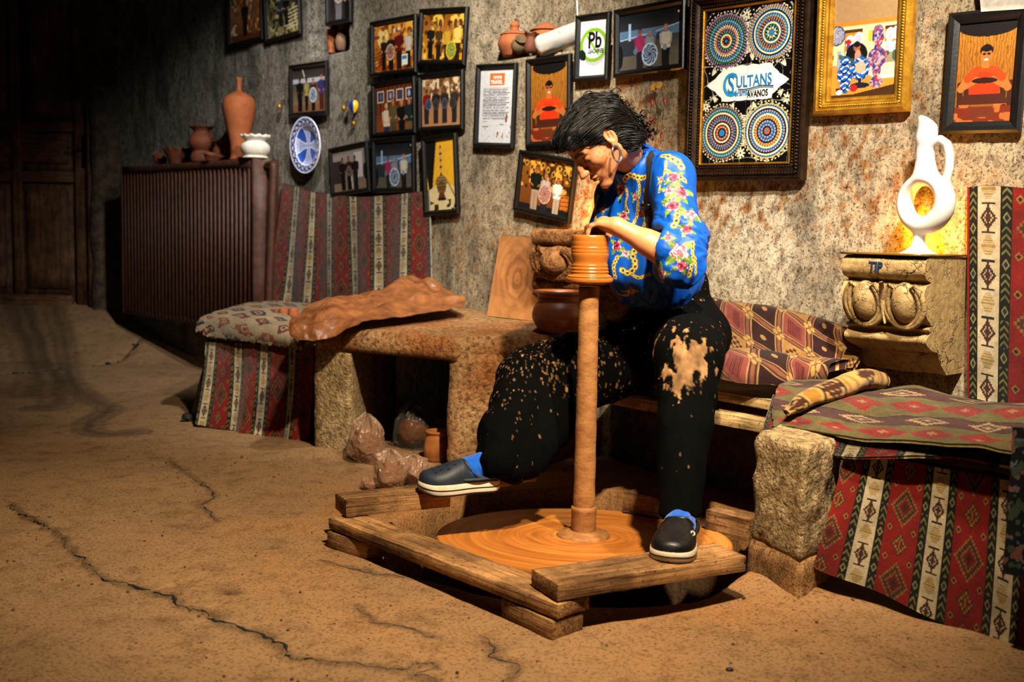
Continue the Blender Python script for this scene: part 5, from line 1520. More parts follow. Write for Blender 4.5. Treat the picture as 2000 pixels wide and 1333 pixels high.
# gold frame: stepped gilt moulding with a beaded ornament
def gold_mat(name, a, b, r):
    t = NT(name); v = t.coord(); c = t.ramp(t.noise(v, 25, 4), [(0.35, a), (0.7, b)])
    t.bsdf(c, r, t.bump(t.noise(v, 90, 3), 0.3, 0.003), 0.5, 0.75); return t.m
M_GOLD = gold_mat('gilt', (0.86, 0.64, 0.20), (0.66, 0.44, 0.10), 0.34)
M_BRONZE = gold_mat('dark_carved_frame', (0.22, 0.15, 0.09), (0.12, 0.08, 0.05), 0.42)
M_GOLDLINE = gold_mat('gilt_fillet', (0.72, 0.50, 0.16), (0.55, 0.36, 0.1), 0.4)
gp = [(0, 0), (0, 0.022), (0.006, 0.030), (0.016, 0.033), (0.020, 0.028), (0.036, 0.024), (0.040, 0.018), (0.046, 0.018), (0.050, 0.012), (0.055, 0.010), (0.055, 0)]
gr_, gx = picture([(1609, -70), (1795, -92), (1781, 217), (1592, 228)], ph_r, 'photo of painted vases on a table in an ornate gold frame', 0.055, 0.02, 0.04, 190, None, gp, M_GOLD, True, 'gold_framed_photo')
def ornament(gx, fw, r, off_in, h_, step, mat, root, name, ang=0.0, ell=(1, 1, 1), kind='stuff'):
    O, X, Y, N, iw, ih = gx
    hw = iw / 2 + fw - off_in; hh = ih / 2 + fw - off_in
    parts = []
    sv, sf = lathe([(0, -1), (0.7, -0.7), (1, 0), (0.7, 0.7), (0, 1)], 6)
    def blob(p, T_, S_):
        a = math.cos(ang) * T_ + math.sin(ang) * S_; b = -math.sin(ang) * T_ + math.cos(ang) * S_
        parts.append((p + r * (sv[:, :1] * a * ell[0] + sv[:, 1:2] * b * ell[1] + sv[:, 2:] * N * ell[2]), sf))
    for sgn in (-1, 1):
        n = int(2 * hw / step)
        for i in range(n): blob(O + X * (-hw + (i + .5) * 2 * hw / n) + Y * sgn * hh + N * h_, X, Y)
        n = int(2 * hh / step)
        for i in range(n): blob(O + Y * (-hh + (i + .5) * 2 * hh / n) + X * sgn * hw + N * h_, Y, -X)
    V, F = join(parts); o = build(name, V, F, mat, root); o['kind'] = kind
ornament(gx, 0.055, 0.0055, 0.028, 0.027, 0.0085, M_GOLD, gr_, 'leaf_ornament', 0.6, (1, .55, .5))

# big tile panel in a carved frame
def tile_paint(c):
    c.c[:] = (0.045, 0.04, 0.045)
    u = c.x; y = c.y; A = c.a
    n = vnoise(u * 26, y * 26)
    IV = (0.86, 0.83, 0.70)
    c.m((np.abs(np.sin(u * 30 + 3 * vnoise(u * 9, y * 9)) * np.cos(y * 26 + 2 * vnoise(u * 8 + 9, y * 8))) < .035), IV, .7)
    for i in range(90):
        x_, y_ = RNG.random(2); c.ell(x_, y_, .005, .005, IV)
    for (x_, y_) in ((.475, .055), (.985, .275), (.035, .62), (.95, .60), (.46, .935), (.06, .28)):
        for q in range(8):
            t_ = q * math.pi / 4; c.ell(x_ + .022 * math.cos(t_) / A, y_ + .022 * math.sin(t_), .016, .006, IV, 1, t_)
    for (cx_, y0, dirv) in ((.48, .20, 1), (.48, .79, -1)):
        for r_ in (.018, .030, .042): 
            for o_ in (-.055, 0, .055):
                d = np.hypot(u - cx_ * A, y - y0 - o_); c.m(np.abs(d - r_) < .0035, IV)
    for (x_, y_, t_) in ((.10, .42, .6), (.92, .40, -.6), (.12, .56, 2.4), (.90, .545, -2.4), (.40, .345, .2), (.56, .345, -.2), (.36, .61, -2.8), (.58, .61, 2.8)):
        for q in (-.35, 0, .35):
            c.ell(x_ + .022 * math.sin(t_ + q) / A, y_ - .022 * math.cos(t_ + q), .0055, .024, IV, 1, t_ + q)
    # cartouche
    yy = (y - .485) / .108; xx = (u / A - .5) / .46
    ed = np.abs(xx) * (1 + .10 * np.abs(yy)) + .28 * np.abs(yy) ** 2.2 * (1 - .0 * xx) + .12 * np.clip(np.abs(yy) - .75, 0, 1)
    body = (np.abs(yy) < 1 + .06 * np.abs(np.sin(xx * 11))) & (np.abs(xx) < .58 + .42 * np.clip(1 - np.abs(yy), 0, 1) ** 1.5 + .025 * np.abs(np.sin(yy * 8)))
    c.m(body, (0.93, 0.92, 0.88))
    pal = dict(p=(0.42, 0.30, 0.46), t=(0.16, 0.46, 0.56), g=(0.12, 0.40, 0.30), o=(0.72, 0.34, 0.13), b=(0.20, 0.45, 0.72), c=(0.86, 0.82, 0.66), y=(0.74, 0.60, 0.22), r=(0.46, 0.16, 0.20), k=(0.08, 0.08, 0.1), v=(0.36, 0.32, 0.52))
    for (x_, y_, seq) in ((.25, .205, 'bkocgkvockbtgkpp'), (.755, .185, 'btckgcvkotbckbyp'), (.235, .80, 'bbkorckrbkrcgbgr'), (.745, .80, 'bokbvbkoycbvkcby')):
        d = np.hypot((u - x_ * A), (y - y_)) ; R_ = .178
        an = np.arctan2(y - y_, u - x_ * A); k_ = len(seq)
        m_ = d < R_ * (1 + .03 * np.sin(an * 26))
        ring = np.clip((d / R_ * k_).astype(int), 0, k_ - 1)
        for i, ch in enumerate(seq):
            mm = m_ & (ring == i); c.m(mm, pal[ch])
            nn = max(6, int(i * 4)); alt = np.sin(an * nn + i * 1.3) > .45
            c.m(mm & alt & (i > 1), pal['c'] if i % 2 else (0.08, 0.08, 0.12), .75)
        c.m((np.abs(d - R_ * 1.06) < .004) & (np.sin(an * 44) > .1), IV)
TPC = [(1358, -8), (1592, -40), (1576, 355), (1344, 352)]
tpf = 0.062
tprof = [(0, 0), (0, 0.024), (0.004, 0.032), (0.012, 0.034), (0.016, 0.028), (0.030, 0.030), (0.036, 0.026), (0.042, 0.018), (0.054, 0.016), (0.056, 0.020), (0.062, 0.016), (0.062, 0)]
O, X, Y, N, w_, h_ = frame_axes(TPC, 0.022, 0.03)
tp = thing('tile_panel', 'large dark carved frame holding a painted tile panel with four mandalas and shop lettering', 'picture', O)
V, F = mitred(O, X, Y, N, w_, h_, tprof); build('moulding', V, F, M_BRONZE, tp, smooth=False)
V, F = mitred(O, X, Y, N, w_ - 2 * tpf + 0.012, h_ - 2 * tpf + 0.012, [(0, 0.004), (0, 0.021), (0.004, 0.022), (0.007, 0.018), (0.007, 0.004)]); build('gilt_fillet', V, F, M_GOLDLINE, tp, smooth=False)
iw, ih = w_ - 2 * tpf, h_ - 2 * tpf
gx = (O, X, Y, N, iw, ih)
ornament(gx, tpf, 0.0062, 0.024, 0.031, 0.0115, M_BRONZE, tp, 'rope_ornament', 0.75, (1.15, .5, .7))
ornament(gx, tpf, 0.0055, 0.048, 0.017, 0.010, M_BRONZE, tp, 'inner_rope_ornament', 0.75, (1.1, .5, .7))
V = [O + X * sx * (w_ / 2 - .004) + Y * sy * (h_ / 2 - .004) + N * z for z in (-0.001, 0.004) for sx, sy in ((-1, -1), (1, -1), (1, 1), (-1, 1))]
build('backing', V, [[3, 2, 1, 0], [4, 5, 6, 7], [0, 1, 5, 4], [1, 2, 6, 5], [2, 3, 7, 6], [3, 0, 4, 7]], M_MATBOARD, tp, smooth=False)
cv = Canvas(iw, ih, (0, 0, 0), 420 if iw > ih else 420); 
cv = Canvas(iw, ih, (0, 0, 0), 430); tile_paint(cv)
M_TILE = painted('glazed_tile', 0.22, 0, 0, 0.5, coat=0.3)
gxx = [0, cv.nx // 2, cv.nx - 1]; gyy = [0, int(cv.ny * .352), int(cv.ny * .60), cv.ny - 1]
for i in range(2):
    for j in range(3):
        a, b = gxx[i], gxx[i + 1]; c_, d_ = gyy[j], gyy[j + 1]
        sx = np.s_[a:b + 1, c_:d_ + 1]
        ux = cv.x[sx] / cv.a; uy = cv.y[sx]
        ux = ux + np.where(np.arange(a, b + 1)[:, None] == a, 0.0012, 0) - np.where(np.arange(a, b + 1)[:, None] == b, 0.0012, 0)
        zz = np.full(ux.shape, 0.0115)
        zz[0, :] = zz[-1, :] = 0.004; zz[:, 0] = zz[:, -1] = 0.004
        g = O + X * ((ux - .5) * iw)[..., None] + Y * ((.5 - uy) * ih)[..., None] + N * zz[..., None]
        build('tile', g.reshape(-1, 3), grid_faces(*ux.shape)[:, ::-1], M_TILE, tp, cv.c[sx].reshape(-1, 3))

# lettering: flat letters lying on the print
def letters(txt, gx, u, v, size, col, parent, name, sx=1.0, shear=0.0, zoff=0.013, bold=0.0, rot=0.0, ext=0.0003, rough=0.5):
    """letters with the baseline start at (u,v) of the print, size = capital height in m"""
    O, X, Y, N, iw, ih = gx
    cu = bpy.data.curves.new('letters', 'FONT'); cu.body = txt; cu.size = size / 0.70; cu.extrude = ext; cu.shear = shear; cu.offset = bold; cu.resolution_u = 4
    to = bpy.data.objects.new('letters', cu); COL.objects.link(to)
    bpy.context.view_layer.update()
    me = bpy.data.meshes.new_from_object(to.evaluated_get(bpy.context.evaluated_depsgraph_get()))
    bpy.data.objects.remove(to)
    v_ = np.empty(len(me.vertices) * 3, np.float32); me.vertices.foreach_get('co', v_); v_ = v_.reshape(-1, 3)
    F = [list(p.vertices) for p in me.polygons]; bpy.data.meshes.remove(me)
    cx, sn = math.cos(rot), math.sin(rot)
    lx = v_[:, 0] * sx; ly = v_[:, 1]
    lx, ly = lx * cx - ly * sn, lx * sn + ly * cx
    V = O + X * ((u - .5) * iw + lx)[:, None] + Y * ((.5 - v) * ih + ly)[:, None] + N * (zoff + v_[:, 2])[:, None]
    m = bpy.data.materials.get('ink_%s' % name) 
    mm = simple('ink', col, tuple(min(1, c * 1.15) for c in col), 60, rough, 0)
    return build(name, V, F, mm, parent, smooth=False)
LB = (0.10, 0.42, 0.62)
letters('ULTANS', gx, .385, .512, 0.072 * ih, LB, tp, 'lettering', 0.72, 0.0, bold=0.0006, rot=0.03)
letters('S', gx, .288, .548, 0.125 * ih, LB, tp, 'lettering', 0.66, 0.0, bold=0.0012)
letters('C', gx, .225, .563, 0.150 * ih, (0.14, 0.50, 0.70), tp, 'lettering', 0.80, 0.0, 0.0126, bold=0.0010)
letters('eramic', gx, .372, .566, 0.036 * ih, LB, tp, 'lettering', 0.82, 0.0, bold=0.0003, rot=0.03)
letters('AVANOS', gx, .515, .580, 0.042 * ih, (0.04, 0.04, 0.05), tp, 'lettering', 0.66, 0.0, bold=0.0005, rot=0.03)
for dy, w in ((0.0, 0.0030), (0.009, 0.0018)):
    pts = [O + X * ((u - .5) * iw) + Y * ((00.5 - .521 - dy * 0.6 / ih + .02 * (u - .4) - .006 * math.sin((u - .4) * 17)) * ih) + N * 0.0128 for u in np.linspace(.41, .80, 24)]
    V, F = tube(pts, w * 0.5, 6, True, 1.0); build('brush_line', V, F, simple('ink_blue', (0.12, 0.42, 0.62), None, 40, 0.5, 0), tp)
root_o = [o for o in bpy.data.objects if o.get('label', '').startswith('framed white lead')][0]
letters('Pb', fo, .30, .50, 0.060, (0.02, 0.02, 0.02), root_o, 'lettering', 0.86, 0, 0.0052, 0.0020, ext=0.0002)
letters('LEAD-FREE', fo, .315, .598, 0.0150, (0.02, 0.02, 0.02), root_o, 'lettering', 0.80, 0, 0.0052, 0.0005, ext=0.0002)
root_l = [o for o in bpy.data.objects if o.get('label', '').startswith('framed white printed letter')][0]
for _i, _c in enumerate('BBC'): letters(_c, fl, .405 + .085 * _i, .134, 0.0088, (0.80, 0.36, 0.10), root_l, 'lettering', 1.0, 0, 0.0052, 0.0002, ext=0.0002)
letters('TRAVEL', fl, .325, .200, 0.0155, (0.96, 0.95, 0.92), root_l, 'lettering', 0.98, 0, 0.0052, 0.0004, ext=0.0002)

# ============================================================ CORBELS
def corbel_mat(name, a, b, crack, scale):
    t = NT(name); v = t.coord()
    vo = t.n('ShaderNodeTexVoronoi', feature='DISTANCE_TO_EDGE'); vo.inputs['Scale'].default_value = scale
    nz = t.n('ShaderNodeTexNoise'); nz.inputs['Scale'].default_value = 9; nz.inputs['Detail'].default_value = 4
    t.l(v, nz.inputs['Vector'])
    mv = t.n('ShaderNodeMix'); mv.data_type = 'VECTOR'; mv.inputs[0].default_value = 0.22
    t.l(v, mv.inputs[4]); t.l(nz.outputs['Color'], mv.inputs[5]); t.l(mv.outputs[1], vo.inputs['Vector'])
    crk = t.ramp(vo.outputs['Distance'], [(0.0, (1, 1, 1)), (0.035, (0, 0, 0))])
    big = t.ramp(t.noise(v, 7, 3), [(0.40, (0, 0, 0)), (0.62, (1, 1, 1))])
    m = t.mix(1.0, crk, big, 'MULTIPLY')
    f = t.noise(v, 40, 5, 0.7)
    c = t.mix(m, t.ramp(f, [(0.35, a), (0.65, b)]), crack)
    bp = t.bump(f, 0.5, 0.006)
    inv = t.n('ShaderNodeInvert'); t.l(m, inv.inputs['Color'])
    bp = t.bump(inv.outputs[0], 0.7, 0.004, bp)
    t.bsdf(c, 0.62, bp, 0.3); return t.m
M_CORB = corbel_mat('crackled_plaster', (0.66, 0.55, 0.36), (0.50, 0.40, 0.25), (0.10, 0.07, 0.045), 16)
M_CORB2 = simple('clay_crusted_plaster', (0.58, 0.40, 0.22), (0.34, 0.20, 0.10), 45, 0.85, 0.9, 80, 0.2, bdist=0.012)

def make_corbel(name, label, s0, s1, z_top, Ht, Out, mat, n_egg):
    root = thing(name, label, 'corbel', WL((s0 + s1) / 2, Out / 2, z_top - Ht))
    # (outward, downward) as shares of Out, Ht
    pf_ = cr_path(np.array([(0.90, 0.0), (0.985, 0.03), (1.0, 0.09), (0.985, 0.145), (0.93, 0.185), (0.86, 0.20), (0.84, 0.215), (0.92, 0.235), (0.965, 0.30), (0.96, 0.40), (0.90, 0.49), (0.80, 0.56), (0.78, 0.575), (0.83, 0.585), (0.835, 0.605), (0.79, 0.62), (0.80, 0.64), (0.86, 0.67), (0.85, 0.72), (0.74, 0.77), (0.60, 0.80), (0.58, 0.82), (0.50, 0.90), (0.36, 1.0)]), 4)
    n = len(pf_); ns = 24
    ss = np.linspace(s0, s1, ns)
    V = []
    for s in ss:
        for o, d in pf_: V.append(WL(s, o * Out, z_top - d * Ht))
        V.append(WL(s, -0.012, z_top - Ht)); V.append(WL(s, -0.012, z_top))
    V = np.array(V); m = n + 2
    V += 0.0025 * np.stack([fbm(V[:, 0] * 20 + q, V[:, 1] * 20, V[:, 2] * 20, 3) for q in (0, 7, 15)], 1)
    F = grid_faces(ns, m, False, True).tolist()
    F.append(list(range(m))); F.append([(ns - 1) * m + i for i in range(m)][::-1])
    build('corbel_block', V, F, mat, root, auto=38)
    # eggs in the ovolo, each in its shell, with darts between
    W_ = s1 - s0
    sv, sf = lathe([(0.0, -1.0)] + [(math.sin(t), -math.cos(t)) for t in np.linspace(0.15, math.pi - 0.15, 14)] + [(0, 1.0)], 22)
    ec = [s0 + W_ * (i + 0.62) / (n_egg + 0.12) for i in range(n_egg)]
    tiltdir = WZ * 1.0 - WN * 0.30; tiltdir /= np.linalg.norm(tiltdir)
    outd = np.cross(WT, tiltdir); outd = -outd if outd @ (-WN) < 0 else outd
    zc = z_top - 0.385 * Ht; rz = 0.178 * Ht; rs = W_ / n_egg * 0.31
    for s in ec:
        c = WL(s, 0.925 * Out, zc)
        build('egg', c + sv[:, :1] * rs * WT + sv[:, 1:2] * rs * 0.95 * outd + sv[:, 2:] * rz * tiltdir, sf, mat, root)
        for q in (1.22, 1.52):
            pth = [c + math.cos(t) * rs * q * WT + (0.10 - 0.1 * (q - 1)) * rs * outd + math.sin(t) * rz * (1.0 + (q - 1) * .35) * tiltdir for t in np.linspace(-0.80 * math.pi - .15, -0.20 * math.pi + .15, 3)]
            pth = [c + math.cos(t) * rs * q * WT + 0.34 * rs * outd + math.sin(t) * rz * (1.02 + (q - 1) * .25) * tiltdir for t in np.linspace(math.radians(125), math.radians(415), 30)]
            V, F = tube(pth, rs * 0.16, 8, True, 1.3); build('egg_shell', V, F, mat, root)
    for i in range(n_egg - 1):
        s = (ec[i] + ec[i + 1]) / 2; c = WL(s, 0.985 * Out, zc)
        V, F = tube([c + rz * 1.0 * tiltdir, c, c - rz * 1.05 * tiltdir], [rs * .10, rs * .16, rs * .05], 8, True, 1.6); build('dart', V, F, mat, root)
    return root

def solve_out(px_near, py, s, lo=0.02, hi=0.5):
    for _ in range(40):
        m = (lo + hi) / 2
        x = proj(WL(s, m, W(px_near, py, m)[2]))[0]
        if x > px_near: lo = m
        else: hi = m
    return lo
cs1 = sz(W(1893, 500, 0.0))[0]
cOut = solve_out(1808, 500, cs1)
cOut = min(max(cOut, 0.16), 0.32)
cs0 = sz(W(1645, 496, cOut))[0]; ctop = sz(W(1808, 503, cOut))[1]
cH = ctop - sz(W(1880, 736, 0.08))[1]
corb = make_corbel('corbel', 'big crackled plaster corbel with egg moulding on the wall, TIP lettered on its edge', cs0, cs1, ctop, cH, cOut, M_CORB, 2)
V, F = hexbox(wbox(cs0 - 0.004, cs1 + 0.004, 0.012, cOut + 0.004, ctop + 0.002, ctop + 0.008), 4, 3, 1, 0.0006, 20)
tag(build('glass_shelf', V, F, simple('amber_shelf', (0.45, 0.32, 0.10), (0.32, 0.22, 0.07), 12, 0.15, 0.0, None, 0.6)), 'thin dark amber slab lying on top of the big corbel', 'shelf')
cgx = (WL((cs0 + cs1) / 2, cOut, ctop - cH * .09), WT, WZ, -WN, cs1 - cs0, cH)
letters('TIP', cgx, .34, .535, 0.026, (0.06, 0.13, 0.25), corb, 'lettering', 0.85, 0, 0.0015, 0.0012, -0.02, 0.001)
# smaller clay-crusted corbel behind the pot
k1o = 0.17
k0 = sz(W(1037, 455, k1o))[0]; k1 = sz(W(1222, 470, k1o))[0]; kt = sz(W(1040, 447, k1o))[1]
kH = kt - sz(W(1050, 600, 0.12))[1]
corb2 = make_corbel('corbel', 'clay-crusted corbel with egg moulding behind the wheel and the brown cauldron', k0, k1, kt, kH, k1o, M_CORB2, 2)

# warm lamps on the corbels
M_BULB = bpy.data.materials.new('glowing_bulb'); M_BULB.use_nodes = True
_b = M_BULB.node_tree.nodes['Principled BSDF']; _b.inputs['Emission Color'].default_value = (1.0, 0.42, 0.04, 1); _b.inputs['Emission Strength'].default_value = 30.0
def bulb(name, label, loc, power, r=0.014):
    V, F = lathe([(0.0, 0.0), (0.016, 0.0), (0.017, 0.012), (0.010, 0.016), (0.014, 0.024), (0.0145, 0.034), (0.009, 0.042), (0.0, 0.044)], 20, loc)
    tag(build(name, V, F, M_BULB), label, 'lamp')
    l = bpy.data.lights.new(name + '_light', 'POINT'); l.energy = power; l.color = (1.0, 0.37, 0.02); l.shadow_soft_size = 0.02
    o = bpy.data.objects.new(name + '_light', l); o.location = (np.asarray(loc) + WZ * 0.065 - WN * 0.0).tolist(); COL.objects.link(o)
js = sz(W(1792, 488, 0.13))[0]
bulb('lamp', 'small amber lamp glowing low behind the white ring jug', WL(js - 0.032, 0.045, ctop + 0.007), 5.0)
bulb('lamp', 'small amber lamp on the clay-crusted corbel behind the potter', WL(sz(W(1168, 440, 0.07))[0], 0.07, kt), 6.0)

# ============================================================ RING JUG
JX = WT * 0.985 - WN * 0.17; JX = JX / np.linalg.norm(JX)
JD = np.cross(JX, WZ); JD = JD if JD @ WN < 0 else -JD          # faces the room
JB = WL(js, 0.125, ctop + 0.007)
jk = 1.50e-3
def jug_f(X, Y, Z):
    dx, dy, dz = X - np.float32(JB[0]), Y - np.float32(JB[1]), Z - np.float32(JB[2])
    a = (dx * JX[0] + dy * JX[1]) / jk; d = (dx * JD[0] + dy * JD[1]) / jk; h = dz / jk
    a = a + 0 * h; 
    # base and stem (radius against height)
    r = np.sqrt(a ** 2 + d ** 2)
    hb = np.clip(h, 0, 60)
    rb = 11 + 29 * np.exp(-hb / 8.5)
    f = np.maximum((r - rb) * 0.6, np.maximum(-h, h - 52))
    # ring
    ca, ch = 8.0, 102.0
    q = np.sqrt((a - ca) ** 2 + (h - ch) ** 2)
    an = np.arctan2(h - ch, a - ca)
    w = 15.5 + 3.0 * np.cos(an) - 2.5 * np.sin(an)
    ring = (np.sqrt(((q - 45.0) / w) ** 2 + (d / 22.0) ** 2) - 1) * 16
    f = smin(f, ring, 8)
    def cone(p, q_, ra, rb_): return sd_cap(a, d, h, p, q_, ra, rb_)
    f = smin(f, cone((5, 0, 163), (2, 0, 200), 22, 15), 14)
    f = smin(f, cone((2, 0, 196), (3, 0, 225), 15.5, 18.5), 8)
    f = smin(f, cone((3, 0, 225), (5, 0, 262), 19, 19.5), 8)
    # slanting open mouth
    cut = (a - 2) * 0.62 + (h - 262) * 0.78 + 0 * d
    f = smax(f, cut, 3)
    f = smax(f, -cone((8, 0, 238), (22, 0, 285), 13.5, 18), 2)
    hd = np.float32(1e9)
    pts = [(14, 0, 214), (34, 0, 222), (50, 0, 212), (57, 0, 190), (58, 0, 165), (52, 0, 138)]
    for p, q_ in zip(pts[:-1], pts[1:]): hd = np.minimum(hd, cone(p, q_, 8.2, 8.2))
    f = smin(f, hd, 6)
    return f * jk
ext = np.abs(JX[:2]) * 80 * jk + 0.035
V, F = surface(jug_f, JB - np.array([ext[0], ext[1], 0.004]), JB + np.array([ext[0], ext[1], 0.41]), 0.0026, 3)
def jug_mat():
    t = NT('white_ceramic_jug'); v = t.coord()
    p = t.bsdf((0.80, 0.78, 0.76), 0.42, t.bump(t.noise(v, 40, 3), 0.06, 0.004), 0.4)
    p.inputs['Subsurface Weight'].default_value = 0.25; p.inputs['Subsurface Radius'].default_value = (0.03, 0.022, 0.010); p.inputs['Subsurface Scale'].default_value = 1.0
    return t.m
tag(build('ring_jug', V, F, jug_mat()), 'white ring-shaped jug with slanted spout and handle on the big corbel', 'jug')

# ============================================================ POTTERY
def pot_at(name, label, cat, base, k, prof, mat, n=40, wob=None, group=None, axis=(0, 0, 1), sm=3, parts=None):
    V, F = lathe([(a * k, b * k) for a, b in prof], n, base, axis, wob=wob, smooth_profile=sm)
    return tag(build(name, V, F, mat), label, cat, group)
def on_rad(px, o=0.085):
    return WL(sz(W(px, 306, o))[0], o, RAD_T)
def kpx(p): return proj(np.array(p)[None])[2][0] / FPX
def ruffle(nl, amp_r, amp_z, z0, z1):
    def f(r, z, th):
        t = np.clip((z - z0) / (z1 - z0), 0, 1) ** 2
        return r * (1 + amp_r * t * np.sin(nl * th)), z + amp_z * t * np.sin(nl * th + 0.8)
    return f
b = on_rad(467, 0.10); k = kpx(b)
pot_at('tall_vase', 'tall shouldered terracotta vase with a thin neck on the radiator', 'vase', b, k, [(0, 0), (17, 0), (17.5, 3), (16, 9), (17, 28), (22, 52), (28, 78), (31.5, 98), (31, 110), (28, 118), (24, 121.5), (16, 127), (8, 131), (5, 134), (4.3, 142), (5.2, 152), (6.3, 157), (5, 157), (3.5, 146), (0, 140)], M_TERRA, 56)
b = on_rad(499, 0.13); k = kpx(b)
pot_at('crimped_pot', 'squat white pot with a crimped rim at the right end of the radiator', 'pot', b, k, [(0, 0), (23, 0), (24, 3), (21, 5), (25, 9), (28, 17), (27, 25), (21, 31), (19, 34), (22, 37), (27, 40), (27.5, 44), (24, 44), (17, 35), (0, 10)], M_BISQUE, 72, ruffle(11, 0.05, 1.2 * k, 36 * k, 44 * k))
b = on_rad(394, 0.10); k = kpx(b)
pot_at('ruffled_vase', 'dark terracotta vase with a ruffled flaring rim on the radiator', 'vase', b, k, [(0, 0), (19, 0), (22, 6), (21, 14), (17, 20), (17, 23), (22, 29), (25, 38), (23, 48), (17, 55), (15, 59), (18, 64), (24, 68.5), (22, 68.5), (14, 60), (0, 30)], M_TERRA_D, 72, ruffle(13, 0.06, 1.3 * k, 60 * k, 69 * k))
b = on_rad(348, 0.10); k = kpx(b)
pot_at('ruffled_bowl', 'dark wide bowl with a scalloped edge on the radiator', 'bowl', b, k, [(0, 0), (15, 0), (17, 3), (20, 11), (26, 24), (29, 29), (26.5, 28), (17, 12), (0, 6)], M_TERRA_D, 72, ruffle(12, 0.05, 1.3 * k, 14 * k, 29 * k))
b = on_rad(313, 0.12); k = kpx(b)
pot_at('little_pot', 'small rounded brown pot at the left end of the radiator', 'pot', b + WZ * 11 * k, k, [(0, -11), (8, -10), (12, -3), (11, 6), (7, 11), (6, 14), (8, 17), (6, 17), (4, 12), (0, 2)], M_TERRA_D, 32, None, None, tuple(-0.75 * WT + 0.5 * WZ - .2 * WN))
b = on_rad(434, 0.065); k = kpx(b)
pot_at('small_jug', 'small dark jug with a pinched rim behind the tall vase', 'jug', b, k, [(0, 0), (11, 0), (12, 3), (17, 12), (18, 22), (14, 31), (12, 34), (15, 38), (17, 39.5), (14, 39), (10, 33), (0, 12)], M_TERRA_D, 48, ruffle(4, 0.10, 1.8 * k, 32 * k, 40 * k))
b = on_rad(412, 0.152); k = kpx(b)
V, F = lathe([(a * k, c * k) for a, c in [(0, 0), (10, 0), (12, 4), (15, 12), (16, 14), (13, 14), (9, 6), (0, 4)]], 40, b, tuple(WZ + .25 * WT), wob=lambda r, z, th: (r * (1 + 0.9 * np.exp(-((np.mod(th + .4, 2 * math.pi) - .4) / .35) ** 2) * np.clip(z / (14 * k), 0, 1)), z), smooth_profile=2)
tag(build('spouted_dish', V, F, M_TERRA_D), 'little spouted clay dish before the ruffled vase on the radiator', 'dish')

# wall plate
pc_ = W(598, 284, 0.035); pk = proj(pc_[None])[2][0] / FPX; pR = 54.5 * pk
nr_, nt_ = 90, 200
rr_ = np.linspace(0, 1, nr_); tt_ = np.linspace(0, 2 * math.pi, nt_, endpoint=False)
RR_, TH_ = np.meshgrid(rr_, tt_, indexing='ij')
dz_ = 0.014 * sstep(0.55, 0.78, RR_) + 0.012 * RR_ ** 2
pw = 0.03
pX = WT; pY = WZ * math.cos(pw) - WN * math.sin(pw) * -1 * -1; pN = -WN
pl_ = pc_ + (RR_ * np.cos(TH_) * pR)[..., None] * pX + (RR_ * np.sin(TH_) * pR)[..., None] * pY + (dz_ - 0.015)[..., None] * pN
x_ = RR_ * np.cos(TH_); y_ = RR_ * np.sin(TH_)
cB = np.array([0.16, 0.30, 0.66]); cW = np.array([0.86, 0.87, 0.93]); cDB = np.array([0.09, 0.13, 0.42])
cc = np.empty(RR_.shape + (3,)); cc[:] = cB
inner = RR_ < 0.72
lat = ((np.abs(np.sin(x_ * 62)) < .5) | (np.abs(np.sin(y_ * 62)) < .5))
cross = np.minimum(np.abs(x_) - 0.05 - 0.42 * y_ ** 2 * 1.3, np.abs(y_) - 0.05 - 0.42 * x_ ** 2 * 1.3)
cc[inner & (cross < 0.035)] = cW
arm = inner & (cross < 0.0)
cc[arm & lat] = cW * .92; cc[arm & ~lat] = cB * 1.15
cc[inner & (np.abs(RR_ - .715) < .02)] = cW
bnd = (RR_ >= .735) & (RR_ < .93); cc[bnd] = cDB
pat = np.sin(TH_ * 20) * np.cos((RR_ - .83) * 26) + .6 * np.sin(TH_ * 40 + RR_ * 40)
cc[bnd & (pat > .25)] = cW * .9
cc[(RR_ >= .93)] = cB * 1.1; cc[(RR_ > .955)] = cW
S = pl_.transpose(1, 0, 2)
Vf = pl_.reshape(-1, 3); F1 = grid_faces(nr_, nt_, False, True)[:, ::-1]
Vb = (pl_ - 0.006 * pN).reshape(-1, 3); F2 = grid_faces(nr_, nt_, False, True) + len(Vf)
a = np.arange(nt_) + (nr_ - 1) * nt_; b_ = (np.arange(nt_) + 1) % nt_ + (nr_ - 1) * nt_
F3 = np.stack([a, b_, b_ + len(Vf), a + len(Vf)], 1)
tag(build('wall_plate', np.concatenate([Vf, Vb]), np.concatenate([F1, F2, F3])[:, ::-1], M_TILE, None, np.concatenate([cc.reshape(-1, 3), np.tile(cW, (len(Vb), 1))])), 'blue and white plate with a cross motif hung on the wall above the radiator pipe', 'plate')

# table top things
def tz(p): return TT + 0.05 * float(np.clip(((np.asarray(p)[:2] - tF2) @ np.array([0.30, 0.954])) / 0.95, 0, 1.2))
cb = P(1096, 650, 4.10); cb = np.array([cb[0], 4.10, tz(cb) + 0.002]); k = kpx(cb)
pot_at('cauldron', 'round brown glazed cauldron pot on the right end of the work table', 'pot', cb, k, [(0, 0), (36, 0), (46, 6), (55, 20), (58, 33), (55, 47), (49, 57), (47.5, 60), (48.5, 62), (48, 70), (50, 73), (54, 75), (55.5, 78), (53, 81), (49, 80), (46, 74), (47, 60), (52, 35), (0, 8)], simple('glazed_brown', (0.50, 0.27, 0.14), (0.42, 0.21, 0.105), 8, 0.42, 0.06, 60, 0.5), 72)
